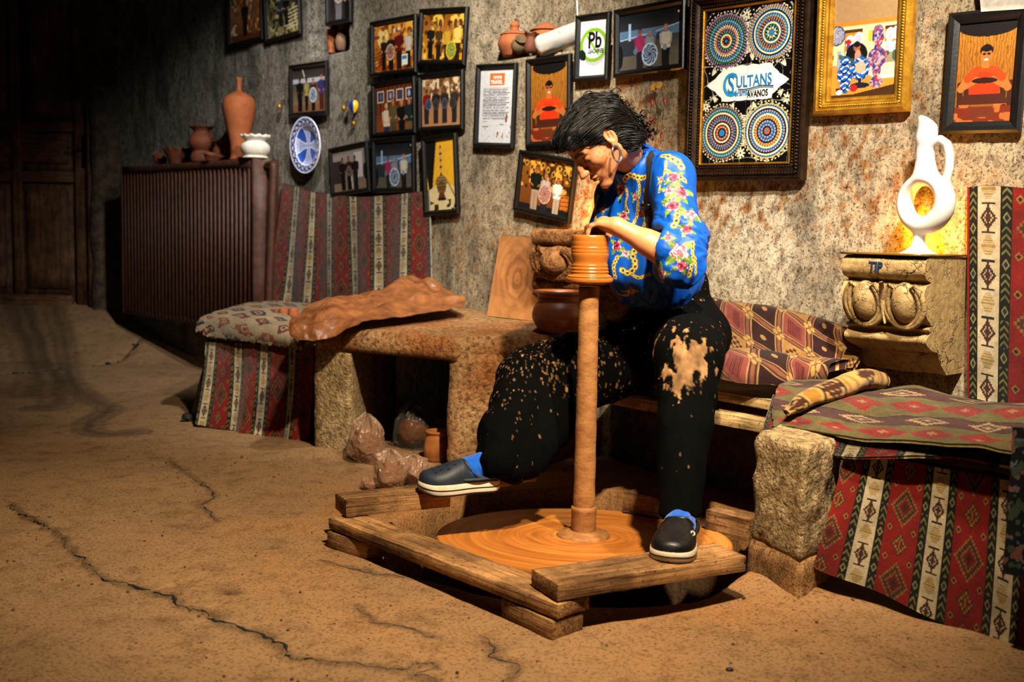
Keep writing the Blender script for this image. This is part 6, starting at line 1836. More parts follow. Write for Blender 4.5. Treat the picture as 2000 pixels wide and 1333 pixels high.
# wood board smeared with clay, leaning at the wall
q = [P(951, 612, 4.56), P(1052, 620, 4.40), P(1048, 463, 4.44), P(978, 459, 4.66)]
q = [np.r_[q[0][:2], tz(q[0]) + .002], np.r_[q[1][:2], tz(q[1]) + .002], q[2], q[3]]
nb, mb = 90, 130
u = np.linspace(0, 1, nb)[:, None, None]; v = np.linspace(0, 1, mb)[None, :, None]
S = (q[0] * (1 - u) + q[1] * u) * (1 - v) + (q[3] * (1 - u) + q[2] * u) * v
uu = np.linspace(0, 1, nb)[:, None] * 0.22 + 0 * v[..., 0]; vv = np.linspace(0, 1, mb)[None] * 0.34 + 0 * u[..., 0]
dd = np.hypot((uu - .12) * 1.5, vv - .17); nn = fbm(uu * 9, vv * 9, None, 4)
ringp = np.sin(dd * 150 + 7 * nn)
cc = np.array([0.60, 0.40, 0.22]) * (1 + .10 * fbm(uu * 40, vv * 6, None, 3))[..., None]
mm = (sstep(.0, .6, ringp) * np.exp(-(dd / .15) ** 2) * .6 + .35 * sstep(.05, .3, nn))[..., None]
cc = cc * (1 - mm) + np.array([0.46, 0.27, 0.13]) * mm
V, F = sheet(S, 0.012)
tag(build('clay_board', V, F, painted('smeared_board', 0.75, 90, 0.4, 0.25), None, np.concatenate([cc.reshape(-1, 3)] * 2)), 'clay-smeared wooden board leaning upright against the wall on the work table', 'board')
# two little cups on the mat
for i, (px, Y, lb) in enumerate(((554, 4.90, 'left one of two small terracotta cups on the padded mat'), (573, 4.85, 'right one of two small terracotta cups, beside the plastic sheet'))):
    b = P(px, 631, Y) + WZ * .004; k = kpx(b)
    pot_at('cup', lb, 'cup', b, k, [(0, 0), (7, 0), (9, 4), (10.5, 12), (10, 20), (8.8, 26), (7.8, 26), (8.5, 14), (0, 5)], M_TERRA, 32, None, 'small cups on the mat')

# below the table: jar and bags of clay
b = P(853, 927, 4.13); b = np.array([b[0], 4.13, floor_z(b[0], 4.13)]); k = kpx(b)
pot_at('clay_jar', 'squat ochre clay jar standing on the floor against the table pier', 'jar', b, k, [(0, 0), (22, 0), (25, 8), (27, 24), (24, 42), (21, 50), (22, 53), (24, 56), (23, 59), (19, 58), (17, 50), (0, 12)], simple('ochre_clay', (0.62, 0.38, 0.17), (0.46, 0.26, 0.11), 12, 0.7, 0.3, 60, 0.3), 40)
def film_mat(name, col, trans, rough):
    t = NT(name); v = t.coord()
    p = t.bsdf(col, rough, t.bump(t.noise(v, 38, 4, 0.6, 1.2), 0.5, 0.01), 0.7, link=False)
    tr = t.n('ShaderNodeBsdfTransparent'); mx = t.n('ShaderNodeMixShader'); mx.inputs[0].default_value = 1 - trans
    t.l(tr.outputs[0], mx.inputs[1]); t.l(p.outputs[0], mx.inputs[2]); t.l(mx.outputs[0], t.out.inputs[0]); return t.m
M_FILM = film_mat('brown_film', (0.58, 0.45, 0.36), 0.48, 0.16); M_FILM2 = film_mat('clear_dark_film', (0.30, 0.29, 0.27), 0.62, 0.15)
M_LUMP = simple('clay_lump', (0.52, 0.30, 0.15), (0.40, 0.21, 0.10), 14, 0.7, 0.4, 50, 0.2)
def bag(label, c, r, mat, seed, top=0.0, lumpy=True):
    root = thing('clay_bag', label, 'bag', c - WZ * r[2])
    nu_, nv_ = 110, 170
    ph = np.linspace(0.02, math.pi - 0.02, nu_); th_ = np.linspace(0, 2 * math.pi, nv_, endpoint=False)
    PH, T2 = np.meshgrid(ph, th_, indexing='ij')
    d = np.stack([np.sin(PH) * np.cos(T2), np.sin(PH) * np.sin(T2), np.cos(PH)], -1)
    rg = np.random.default_rng(int(seed * 10)); sc = np.full(PH.shape, 9.0)
    for _ in range(34):                                  # creased film: flat facets between taut folds
        pn_ = rg.normal(size=3); pn_ /= np.linalg.norm(pn_); hgt_ = rg.uniform(.80, 1.06)
        c_ = d @ pn_; sc = np.minimum(sc, np.where(c_ > .12, hgt_ / np.maximum(c_, .12), 9.0))
    sc = np.minimum(sc, 1.3)
    rd2 = 1 - 2 * np.abs(fbm(d[..., 0] * 4 + seed, d[..., 1] * 4, d[..., 2] * 3, 3))
    plt = np.sin(T2 * 7 + 2.5 * fbm(d[..., 2] * 3 + seed, d[..., 0] * 2, d[..., 1] * 2, 2) + 2 * PH)
    sc = sc + 0.05 * rd2 + 0.07 * plt * np.clip(d[..., 2] + .4, 0, 1) + 0.05 * np.sin(T2 * 17 + 4 * PH + seed) * np.clip(d[..., 2], 0, 1)
    pts = c + d * sc[..., None] * np.asarray(r)
    pts[..., 2] = np.maximum(pts[..., 2], c[2] - r[2] * 0.98)
    pts[..., 2] += top * np.clip(d[..., 2], 0, 1) ** 4
    build('film', pts.reshape(-1, 3), grid_faces(nu_, nv_, False, True), mat, root)
    if lumpy:
        sc2 = 0.84 + 0.08 * fbm(d[..., 0] * 2 + seed, d[..., 1] * 2, d[..., 2] * 2, 3)
        pts = c - WZ * r[2] * .06 + d[::2, ::2] * sc2[::2, ::2, None] * np.asarray(r) * np.array([.88, .88, .8])
        build('clay_lump', pts.reshape(-1, 3), grid_faces(pts.shape[0], pts.shape[1], False, True), M_LUMP, root)
def fl_at(px, py, Y, rz):
    p = P(px, py, Y); return np.array([p[0], Y, floor_z(p[0], Y) + rz])
bag('greyish brown plastic bag of clay beside the left table pier', fl_at(715, 905, 4.02, 0.085), (0.075, 0.07, 0.09), M_FILM, 3.1)
bag('orange brown plastic bag of clay, nearest to the beam end', fl_at(762, 930, 3.62, 0.062), (0.062, 0.055, 0.068), M_FILM, 7.7, 0.012)
bag('clear dark plastic bag lying in the table hollow before the clay jar', fl_at(808, 880, 4.32, 0.085), (0.085, 0.06, 0.088), M_FILM2, 12.3, 0.02)
bag('flat brown plastic bag slumped left of the clay jar', fl_at(806, 935, 3.74, 0.05), (0.055, 0.06, 0.055), M_FILM, 21.9)
bag('small twisted scrap of clay film on the floor before the bags', fl_at(722, 952, 3.62, 0.02), (0.032, 0.026, 0.022), M_FILM, 31.2)

# ============================================================ NICHE THINGS
def nk(px, o): return sz(W(px, 100, o))[0]
zB = sz(W(660, 101))[1] + 0.012
b = WL(sz(W(648, 101, -0.05))[0], -0.05, zB); k = kpx(b)
pot_at('little_vase', 'reddish tumbler vase in the wall niche, left of the pair', 'vase', b, k, [(0, 0), (7, 0), (6, 6), (8, 14), (10, 30), (10.5, 42), (9, 42), (7, 14), (0, 8)], M_TERRA, 28, None)
b = WL(sz(W(666, 100, -0.035))[0], -0.035, zB); k = kpx(b)
pot_at('little_vase', 'grey brown round vase with a narrow neck in the wall niche, right of the pair', 'vase', b, k, [(0, 0), (7, 0), (10, 8), (11.5, 17), (9, 28), (5, 36), (4.5, 44), (8, 52), (6, 52), (3, 44), (0, 20)], simple('smoked_clay', (0.46, 0.34, 0.24), (0.34, 0.25, 0.18), 12, 0.75, 0.2), 28, None)
zA = sz(W(925, 118))[1]
def nicheP(px, o): return WL(sz(W(px, 112, o))[0], o, zA + 0.004)
b = nicheP(1004, -0.07); k = kpx(b)
jr = thing('lidded_jar', 'rounded terracotta jar with a knobbed lid on the wall ledge', 'jar', b)
V, F = lathe([(a * k, c * k) for a, c in [(0, 0), (19, 0), (24, 5), (31, 18), (32, 27), (29, 36), (24, 41), (0, 42)]], 48, b, smooth_profile=3); build('jar_body', V, F, M_TERRA, jr)
V, F = lathe([(a * k, c * k) for a, c in [(0, 41), (26, 41), (27, 43), (20, 47), (11, 50), (8, 53), (8.5, 57), (10, 61), (6, 67), (0, 70)]], 48, b, smooth_profile=3); build('lid', V, F, M_TERRA, jr)
b = nicheP(1066, -0.13); k = kpx(b)
j2 = thing('lidded_jar', 'broad terracotta jar with a flat cone lid behind the paper roll', 'jar', b)
V, F = lathe([(a * k, c * k) for a, c in [(0, 0), (22, 0), (30, 14), (32, 32), (27, 46), (0, 47)]], 48, b, smooth_profile=3); build('jar_body', V, F, M_TERRA, j2)
V, F = lathe([(a * k, c * k) for a, c in [(0, 46), (30, 46), (31, 49), (16, 57), (6, 62), (0, 63)]], 48, b, smooth_profile=2); build('lid', V, F, M_TERRA, j2)
b = nicheP(1012, -0.005); k = kpx(b)
pot_at('little_gourd_pot', 'small dusty olive pot lying on its side before the knobbed jar', 'pot', b + WZ * 13 * k, k, [(0, -13), (8, -12), (14, -4), (14, 6), (9, 13), (10, 17), (12, 19), (9, 18), (0, 8)], simple('dusty_olive_clay', (0.40, 0.31, 0.20), (0.30, 0.22, 0.14), 16, 0.85, 0.3), 36, None, None, tuple(0.55 * WT - .25 * WN + .5 * WZ))
b = nicheP(1036, -0.030); k = kpx(b)
pot_at('broken_pot', 'dark broken pot neck between the knobbed jar and the paper roll', 'pot', b, k, [(0, 0), (10, 0), (13, 8), (12, 20), (9, 28), (13, 34), (15, 36), (12, 34), (7, 24), (0, 10)], M_TERRA_D, 32, ruffle(5, .12, 2 * k, 24 * k, 36 * k))
ra_, rb_ = P(1052, 92, proj(nicheP(1052, 0.02)[None])[2][0]), None
ra_ = WL(sz(W(1054, 92, 0.035))[0], 0.035, sz(W(1054, 92, 0.035))[1]); rb_ = WL(sz(W(1165, 48, -0.07))[0], -0.07, sz(W(1165, 48, -0.07))[1])
k = kpx(ra_)
axr = (rb_ - ra_); Lr = np.linalg.norm(axr)
def rollw(r, z, th):
    n_ = fbm(np.cos(th) * 1.5 + 3, np.sin(th) * 1.5, z * 14, 3)
    return r * (1 + 0.14 * n_ * np.exp(-z / 0.12)), z + 0.01 * n_ * (z < 0.03)
V, F = lathe([(15.0 * k, 0.0), (20 * k, 0.0)] + [(20.5 * k, z) for z in np.linspace(0.01, Lr, 24)] + [(15 * k, Lr)] + [(15.0 * k, z) for z in np.linspace(Lr - .01, 0.01, 12)], 56, ra_, axr, True, rollw)
def roll_mat():
    t = NT('stained_white_paper'); v = t.coord()
    c = t.mix(t.ramp(t.noise(v, 22, 5, 0.7), [(0.60, (0, 0, 0)), (0.72, (1, 1, 1))]), (0.60, 0.58, 0.55), (0.46, 0.25, 0.13))
    t.bsdf(c, 0.6, t.bump(t.noise(v, 16, 3), 0.25, 0.01), 0.3); return t.m
tag(build('paper_roll', V, F, roll_mat()), 'crumpled white paper roll with clay stains lying on the wall ledge', 'roll')

# ============================================================ SMALL WALL THINGS
M_BRASS = simple('old_brass', (0.66, 0.46, 0.14), (0.45, 0.30, 0.1), 40, 0.4, 0.1, None, 0.5, 0.6)
M_THREAD = simple('dark_thread', (0.12, 0.09, 0.06), None, 40, 0.9, 0)
bc = W(691, 208, 0.035); k = kpx(bc)
bo = thing('balloon_charm', 'tiny yellow and blue striped balloon charm hanging on the wall', 'ornament', bc)
V, F = lathe([(a * k, c * k) for a, c in [(0, -13), (4, -12), (8, -6), (10.5, 1), (9, 8), (5, 11.5), (0, 12.5)]], 40, bc, smooth_profile=3)
an_ = np.arctan2((V - bc) @ WN, (V - bc) @ WT); cc = np.where((np.sin(an_ * 3 + 1.9) > 0.1)[:, None], np.array([0.88, 0.72, 0.10]), np.array([0.10, 0.18, 0.48]))
build('balloon', V, F, painted('charm_paint', 0.3, 0, 0, 0.5), bo, cc)
V, F = tube([bc + WZ * 12 * k, bc + WZ * 24 * k + WN * .02, bc + WZ * 30 * k + WN * .035], 0.0016, 6); build('string', V, F, M_THREAD, bo)
V, F = tube([bc - WZ * 12 * k, bc - WZ * 30 * k], 0.0012, 6); build('string', V, F, M_THREAD, bo)
V, F = lathe([(a * k, c * k) for a, c in [(0, -38), (4, -38), (5, -32), (4.5, -29), (0, -29)]], 16, bc); build('basket', V, F, M_BRASS, bo)
for px, py, lb in ((550, 203, 'tiny brass hook on the wall left of the four-people photo'), (676, 206, 'tiny brass charm on the wall beside the balloon charm')):
    hc = W(px, py, 0.02); k = kpx(hc); ho = thing('wall_hook', lb, 'hook', hc)
    V, F = tube([hc + WZ * 8 * k + WN * .025, hc + WZ * 7 * k, hc, hc - WZ * 7 * k - WN * .004, hc - WZ * 6 * k - WN * .012], 0.0035, 7); build('hook', V, F, M_METAL_DK, ho)
    V, F = lathe([(0, -7 * k), (4 * k, -5 * k), (5 * k, 0), (3 * k, 5 * k), (0, 6 * k)], 14, hc - WZ * 5 * k - WN * .014); build('bead', V, F, M_BRASS, ho)
# dried flowers and peppers on threads
gc_ = W(1282, 170, 0.02); k = kpx(gc_)
ga = thing('dried_garland', 'two threads of dried yellow flowers and red peppers on the wall behind the potter', 'garland', gc_)
M_DRYF = simple('dried_yellow_flower', (0.70, 0.52, 0.16), (0.5, 0.36, 0.1), 60, 0.9, 0.4); M_CHILI = simple('dried_red_pepper', (0.52, 0.10, 0.06), (0.36, 0.06, 0.04), 40, 0.4, 0.1)
for pts in (((1277, 172), (1272, 200), (1270, 236), (1271, 268)), ((1288, 168), (1297, 198), (1294, 235), (1291, 266))):
    wp = [W(x, y, 0.035) for x, y in pts]
    V, F = tube(cr_path(wp, 5), 0.0011, 5); build('thread', V, F, M_THREAD, ga)
    f = wp[0]; V, F = lathe([(0, -6 * k), (3 * k, -5 * k), (6.5 * k, 0), (7 * k, 4 * k), (4 * k, 3 * k), (0, 4 * k)], 20, f, (-WN + .4 * WZ), wob=lambda r, z, th: (r * (1 + .22 * np.sin(8 * th)), z)); build('flower_head', V, F, M_DRYF, ga)
    for p in wp[1:]:
        if (p is wp[2]) and pts[0][0] > 1280: continue
        V, F = tube([p + WZ * 6 * k, p + WT * 2 * k, p - WZ * 7 * k + WT * 3 * k], [0.0035, 0.0075, 0.001], 8); build('pepper', V, F, M_CHILI, ga)
V, F = tube([W(1126, -60, 0.03), W(1127, 0, 0.03), W(1128, 30, 0.03)], 0.003, 6)
tag(build('cable', V, F, M_BISQUE), 'thin pale cable running down the wall to the lead-free sign', 'cable')
q = [W(1908, -70, 0.07), W(2050, -80, 0.07), W(2048, 14, 0.045), W(1916, 23, 0.045)]
u = np.linspace(0, 1, 12)[:, None, None]; v = np.linspace(0, 1, 10)[None, :, None]
S = (q[3] * (1 - u) + q[2] * u) * (1 - v) + (q[0] * (1 - u) + q[1] * u) * v
V, F = sheet(S, 0.012)
tag(build('white_panel', V, F, simple('grey_white_board', (0.58, 0.55, 0.50), None, 20, 0.7, 0.1), smooth=False), 'white panel cut off by the top edge above the far right frame', 'panel')
# loose crumbs of clay on the floor
M_CRUMB = simple('clay_crumb', (0.36, 0.25, 0.16), (0.2, 0.14, 0.1), 30, 0.9, 0.3)
pr_ = []
sv, sf = lathe([(0, -.8), (.8, -.4), (1, .1), (.6, .7), (0, .8)], 7)
for i in range(260):
    x = RNG.uniform(-1.6, 1.0); y = RNG.uniform(2.0, 4.2)
    if math.hypot(x - WHC[0], y - WHC[1]) < 0.66 or (x > .6 and y > 2.6) : continue
    r = RNG.uniform(.0015, .0045) * (1.6 if RNG.random() < .06 else 1)
    p = np.array([x, y, floor_z(x, y) + r * .3])
    pr_.append((p + sv * r * RNG.uniform(.6, 1.3, 3), sf))
V, F = join(pr_); o = build('clay_crumbs', V, F, M_CRUMB); tag(o, 'scattered dark crumbs of clay on the floor', 'crumbs', None, 'stuff')
p = G(1425, 1308); r = 0.007
tag(build('pebble', np.array([p[0], p[1], floor_z(p[0], p[1]) + .003]) + sv * r * np.array([1.3, 1, .7]), sf, simple('dark_pebble', (0.12, 0.10, 0.09), None, 30, 0.6, 0.2)), 'small dark pebble alone on the floor at the lower right', 'pebble')

# ============================================================ THE POTTER
# head: axes from where she looks (down at the pot)
_hy = math.radians(20); _hp = math.radians(49)
hh = np.array([-math.cos(_hy), -math.sin(_hy), 0.0])
HF = hh * math.cos(_hp) - WZ * math.sin(_hp)
HU = WZ * math.cos(_hp) + hh * math.sin(_hp)
HL = np.cross(HU, HF)
HR = np.stack([HF, HL, HU], 1)
HS = 0.945
EAR = np.array([-0.012, 0.073, 0.0])
HC = P(1191, 266, 3.16) - HR @ EAR * HS
def hw(p): return HC + HR @ np.asarray(p, float) * HS
def loc_head(X, Y, Z):
    dx, dy, dz = X - np.float32(HC[0]), Y - np.float32(HC[1]), Z - np.float32(HC[2])
    R = (HR / HS).astype(np.float32)
    return (dx * R[0, 0] + dy * R[1, 0] + dz * R[2, 0], dx * R[0, 1] + dy * R[1, 1] + dz * R[2, 1], dx * R[0, 2] + dy * R[1, 2] + dz * R[2, 2])

NECK0 = hw((-0.040, 0, -0.070)); NECK1 = P(1250, 338, 3.40)
SHL = P(1312, 344, 3.22); SHR = P(1204, 384, 3.50)
ELL_ = P(1326, 506, 3.08); WRL = P(1204, 442, 3.115)
ELR = P(1180, 462, 3.40); WRR = P(1180, 440, 3.28)
PEL = P(1320, 655, 3.50); WAI = P(1282, 545, 3.46)
HIPL = P(1348, 664, 3.42); KNL = P(1345, 692, 2.93); ANL = P(1327, 1008, 2.690)
HIPR = P(1288, 664, 3.56); KNR = P(1036, 742, 3.38); ANR = P(957, 905, 3.15)

def head_sdf(X, Y, Z):
    x, y, z = loc_head(X, Y, Z)
    ya = np.abs(y)
    f = sd_ell(x, y, z, (-0.012, 0, 0.034), (0.094, 0.073, 0.083))
    f = smin(f, sd_ell(x, y, z, (0.040, 0, 0.040), (0.053, 0.060, 0.055)), 0.025)
    f = smin(f, sd_ell(x, y, z, (0.030, 0, -0.040), (0.056, 0.054, 0.060)), 0.03)
    # cheeks, jaw, chin
    f = smin(f, sd_ell(x, ya, z, (0.054, 0.040, -0.022), (0.026, 0.022, 0.022)), 0.022)
    f = smin(f, sd_cap(x, ya, z, (-0.004, 0.054, -0.047), (0.070, 0.016, -0.109), 0.017, 0.013), 0.022)
    f = smin(f, sd_ell(x, y, z, (0.081, 0, -0.111), (0.015, 0.019, 0.014)), 0.014)
    f = smin(f, sd_ell(x, y, z, (0.074, 0, -0.064), (0.020, 0.028, 0.028)), 0.018)
    # brow, sockets, closed lids
    f = smin(f, sd_cap(x, ya, z, (0.0865, 0.008, 0.019), (0.074, 0.046, 0.021), 0.0085, 0.007), 0.014)
    f = smax(f, -sd_ell(x, ya, z, (0.096, 0.032, 0.001), (0.0145, 0.017, 0.0110)), 0.011)
    f = smin(f, sd_ell(x, ya, z, (0.0735, 0.0315, 0.000), (0.0135, 0.0155, 0.0125)), 0.004)
    # nose
    f = smin(f, sd_cap(x, y, z, (0.084, 0, 0.014), (0.104, 0, -0.020), 0.0095, 0.0110), 0.016)
    f = smin(f, sd_cap(x, y, z, (0.104, 0, -0.020), (0.1150, 0, -0.0385), 0.0105, 0.0105), 0.008)
    f = smin(f, sd_ell(x, ya, z, (0.0995, 0.0105, -0.0405), (0.013, 0.0075, 0.0075)), 0.010)
    f = smax(f, -sd_ell(x, ya, z, (0.107, 0.007, -0.0495), (0.005, 0.003, 0.004)), 0.003)
    # mouth
    f = smin(f, sd_ell(x, y, z, (0.0920, 0, -0.0665), (0.0115, 0.022, 0.0060)), 0.005)
    f = smin(f, sd_ell(x, y, z, (0.0895, 0, -0.0775), (0.0110, 0.018, 0.0070)), 0.005)
    f = smax(f, -sd_ell(x, y, z, (0.1035, 0, -0.0718), (0.0075, 0.026, 0.0013)), 0.003)
    f = smax(f, -sd_ell(x, y, z, (0.094, 0, -0.089), (0.006, 0.016, 0.0045)), 0.010)
    # ears
    yo = ya
    e = sd_ell(x, yo, z, (-0.012, 0.0750, 0.002), (0.0190, 0.0085, 0.034))
    e = smax(e, -sd_ell(x, yo, z, (-0.009, 0.0835, 0.006), (0.0125, 0.0105, 0.021)), 0.003)
    e = smin(e, sd_cap(x, yo, z, (-0.004, 0.0765, -0.010), (-0.014, 0.078, 0.012), 0.0030, 0.0028), 0.004)
    e = smin(e, sd_ell(x, yo, z, (-0.004, 0.0735, -0.028), (0.0095, 0.0055, 0.0105)), 0.006)
    f = smin(f, e, 0.005)
    # neck and upper chest, in the room's axes
    f = smin(f, sd_cap(X, Y, Z, NECK0, NECK1, 0.048, 0.052), 0.028)
    sc = P(1240, 410, 3.40)
    f = smin(f, sd_cap(X, Y, Z, NECK1, sc, 0.052, 0.070), 0.03)
    return f * np.float32(1.0)

def quickbox(pts, pad):
    p = np.array(pts); return p.min(0) - pad, p.max(0) + pad
lo, hi = quickbox([hw((0.12, 0.08, -0.12)), hw((-0.11, -0.08, 0.12)), hw((0.12, -.08, .12)), hw((-.1, .08, -.1)), NECK1, P(1222, 400, 3.36)], 0.012)

def fingers(f, X, Y, Z, W0, fw, side, dn, mcp, spread, seglen, rad=0.0088, curl=(0.30, 1.25, 1.75), thumb=1):
    """four bent fingers and a thumb: fw along the hand, side towards the little finger, dn down out of the palm"""
    lens = [0.93, 1.05, 1.0, 0.80]
    order = [-1.5, -0.5, 0.5, 1.5]
    for i in range(4):
        m = mcp + side * spread * order[i] - fw * (0.004 * abs(order[i] + 0.4))
        f = smin(f, sd_cap(X, Y, Z, W0 + side * order[i] * spread * 0.55, m, 0.0130, 0.0105), 0.010)
        p = m; rr_ = rad * (0.95 if i < 3 else 0.85)
        for q in range(3):
            a = curl[q] + 0.07 * ((i * 7) % 3)
            d = fw * math.cos(a) + dn * math.sin(a) + side * 0.05 * order[i] * (1 - q * .5)
            nx_ = p + d * seglen[q] * lens[i]
            g = sd_cap(X, Y, Z, p, nx_, rr_ * (1.04 - .09 * q), rr_ * (1.04 - .09 * (q + 1)))
            f = smin(f, g, 0.0035); p = nx_
    # thumb from the side of the palm near its root
    t0 = W0 + fw * 0.022 - side * 0.018; t1 = t0 + fw * 0.032 - side * 0.020 * thumb + dn * 0.014; t2 = t1 + fw * 0.026 - side * 0.002 + dn * 0.016; t3 = t2 + fw * 0.014 + side * 0.004 + dn * 0.018
    f = smin(f, sd_cap(X, Y, Z, t0, t1, 0.0145, 0.0110), 0.009)
    f = smin(f, sd_cap(X, Y, Z, t1, t2, 0.0105, 0.0092), 0.003)
    f = smin(f, sd_cap(X, Y, Z, t2, t3, 0.0092, 0.0075), 0.003)
    return f

LMCP = P(1166, 437, 3.150)
lfw = LMCP - WRL; lfw[1] *= 0.3; lfw /= np.linalg.norm(lfw)
lsd = np.array([0, -1.0, 0]); lsd = lsd - lfw * lsd.dot(lfw); lsd /= np.linalg.norm(lsd)
ldn = np.cross(lfw, lsd); ldn = ldn if ldn[2] < 0 else -ldn
def larm_sdf(X, Y, Z):
    f = sd_cap(X, Y, Z, ELL_, WRL, 0.043, 0.0245)
    f = smin(f, sd_cap(X, Y, Z, lerp(ELL_, WRL, .12), lerp(ELL_, WRL, .5), 0.045, 0.034), 0.02)
    f = smin(f, sd_cap(X, Y, Z, SHL, ELL_, 0.050, 0.042), 0.02)
    f = smin(f, sd_cap(X, Y, Z, WRL, lerp(WRL, LMCP, .55), 0.0235, 0.022), 0.015)
    return fingers(f, X, Y, Z, lerp(WRL, LMCP, 0.12), lfw, lsd, ldn, LMCP, 0.0190, (0.030, 0.023, 0.019), curl=(0.42, 1.35, 1.62))
lo, hi = quickbox([ELL_, WRL, LMCP + lfw * .05, lerp(SHL, ELL_, .55)], 0.055); lo[1] -= 0.01

RMCP = P(1163, 446, 3.205)
rfw = RMCP - WRR; rfw /= np.linalg.norm(rfw)
rsd = np.cross(rfw, WZ); rsd /= np.linalg.norm(rsd); rsd = rsd if rsd[0] > 0 else -rsd
rdn = np.cross(rfw, rsd); rdn = rdn if rdn[2] < 0 else -rdn
rsd = -rsd
def rarm_sdf(X, Y, Z):
    f = sd_cap(X, Y, Z, ELR, WRR, 0.040, 0.0245)
    f = smin(f, sd_cap(X, Y, Z, SHR, ELR, 0.048, 0.040), 0.02)
    f = smin(f, sd_cap(X, Y, Z, WRR, lerp(WRR, RMCP, .55), 0.0235, 0.021), 0.015)
    return fingers(f, X, Y, Z, lerp(WRR, RMCP, 0.12), rfw, rsd, rdn, RMCP, 0.0180, (0.026, 0.021, 0.017), curl=(0.5, 1.1, 1.5))
lo, hi = quickbox([ELR, WRR, RMCP + rfw * .06, lerp(SHR, ELR, .5)], 0.052)

def core_sdf(X, Y, Z):
    f = sd_cap(X, Y, Z, NECK1 + (NECK1 - NECK0) * .4, lerp(NECK1, WAI, .5), 0.045, 0.080)
    f = smin(f, sd_cap(X, Y, Z, lerp(NECK1, WAI, .5), PEL, 0.080, 0.09), 0.05)
    return smin(f, sd_cap(X, Y, Z, SHL, SHR, 0.040, 0.040), 0.05)
def body_sdf(X, Y, Z):
    f = smin(head_sdf(X, Y, Z), core_sdf(X, Y, Z), 0.02)
    return smin(f, smin(larm_sdf(X, Y, Z), rarm_sdf(X, Y, Z), 0.0015), 0.012)
lo, hi = quickbox([hw((0.12, 0.08, -0.12)), hw((-0.11, -0.08, 0.12)), hw((0.12, -.08, .12)), hw((-.1, .08, -.1)), NECK1, SHL, SHR, ELL_, ELR, LMCP, RMCP], 0.055)
lo[2] = PEL[2] - .10
Vb, Fb = largest(*surface(body_sdf, lo, hi, 0.00225, 1))

SKIN = np.array([0.72, 0.48, 0.32])
def skin_cols():
    d = (Vh - HC) @ HR / HS; x, y, z = d.T; ya = np.abs(y)
    c = np.tile(SKIN * 0.93, (len(Vh), 1)); 
    c *= (1 + .05 * fbm(x * 60, y * 60, z * 60, 3))[:, None]
    blush = np.exp(-(((ya - .045) / .022) ** 2 + ((z + .03) / .025) ** 2)); c = c * (1 - .12 * blush[:, None] * np.array([0, .6, .8]))
    lip = np.exp(-(((z + .0715) / .0095) ** 4 + (y / .021) ** 4)) * (x > .085)
    c = c * (1 - .55 * lip[:, None]) + np.array([0.55, 0.26, 0.22]) * .55 * lip[:, None]
    lipl = np.exp(-((z + .0718) / .0018) ** 2) * (ya < .022) * (x > .088); c *= (1 - .5 * lipl)[:, None]
    bz = .0195 + .006 * np.sin(np.clip((ya - .008) / .042, 0, 1) * math.pi * .75)
    brow = np.exp(-((z - bz + .000) / .0050) ** 2) * sstep(.006, .014, ya) * (1 - sstep(.048, .056, ya)) * (x > .05)
    c = c * (1 - .85 * brow[:, None]) + np.array([.09, .06, .05]) * .85 * brow[:, None]
    lash = np.exp(-((z + .0070 + .004 * ((ya - .031) / .015) ** 2) / .0026) ** 2) * np.exp(-((ya - .032) / .0155) ** 6) * (x > .06)
    c = c * (1 - .9 * lash[:, None]) + np.array([.06, .04, .035]) * .9 * lash[:, None]
    lidc = np.exp(-(((ya - .0315) / .018) ** 2 + ((z + .001) / .012) ** 2)) * (x > .055); c *= (1 - .22 * lidc)[:, None]
    mole = np.zeros(len(Vh))
    for (mx, mz) in ((.045, -.012), (.05, -.03), (.03, -.02), (.058, -.015), (.035, -.045)):
        mole += np.exp(-(((x - mx) / .003) ** 2 + ((z - mz) / .003) ** 2)) * (y > 0)
    sh = sstep(.1, .4, fbm(x * 130, z * 130, y * 40, 3)) * np.exp(-(((x - .03) / .02) ** 2 + ((z + .01) / .022) ** 2)) * (y > .02)
    c *= (1 - .25 * np.clip(mole, 0, 1) - .22 * sh)[:, None]
    far = np.linalg.norm(d, axis=1) > .17; c[far] = SKIN * np.array([1.02, 1.0, .98])
    for tip, w in ((LMCP, WRL), (RMCP, WRR)):
        dd = np.linalg.norm(Vh - (tip + (tip - w) * .55), axis=1)
        cl = sstep(.06, .025, dd + .02 * fbm(Vh[:, 0] * 70, Vh[:, 1] * 70, Vh[:, 2] * 70, 3))[:, None]
        c = c * (1 - .8 * cl) + np.array([.42, .22, .12]) * .8 * cl
    return c
Vh = Vb
M_SKIN = painted('skin', 0.45, 260, 0.12, 0.4, sub=0.12, bdist=0.001)
woman = thing('person', 'woman in a blue flowered shirt and black trousers throwing a pot at the wheel', 'person', np.array([PEL[0], PEL[1] - 0.05, 0.41]))
build('body', Vb, Fb, M_SKIN, woman, skin_cols())

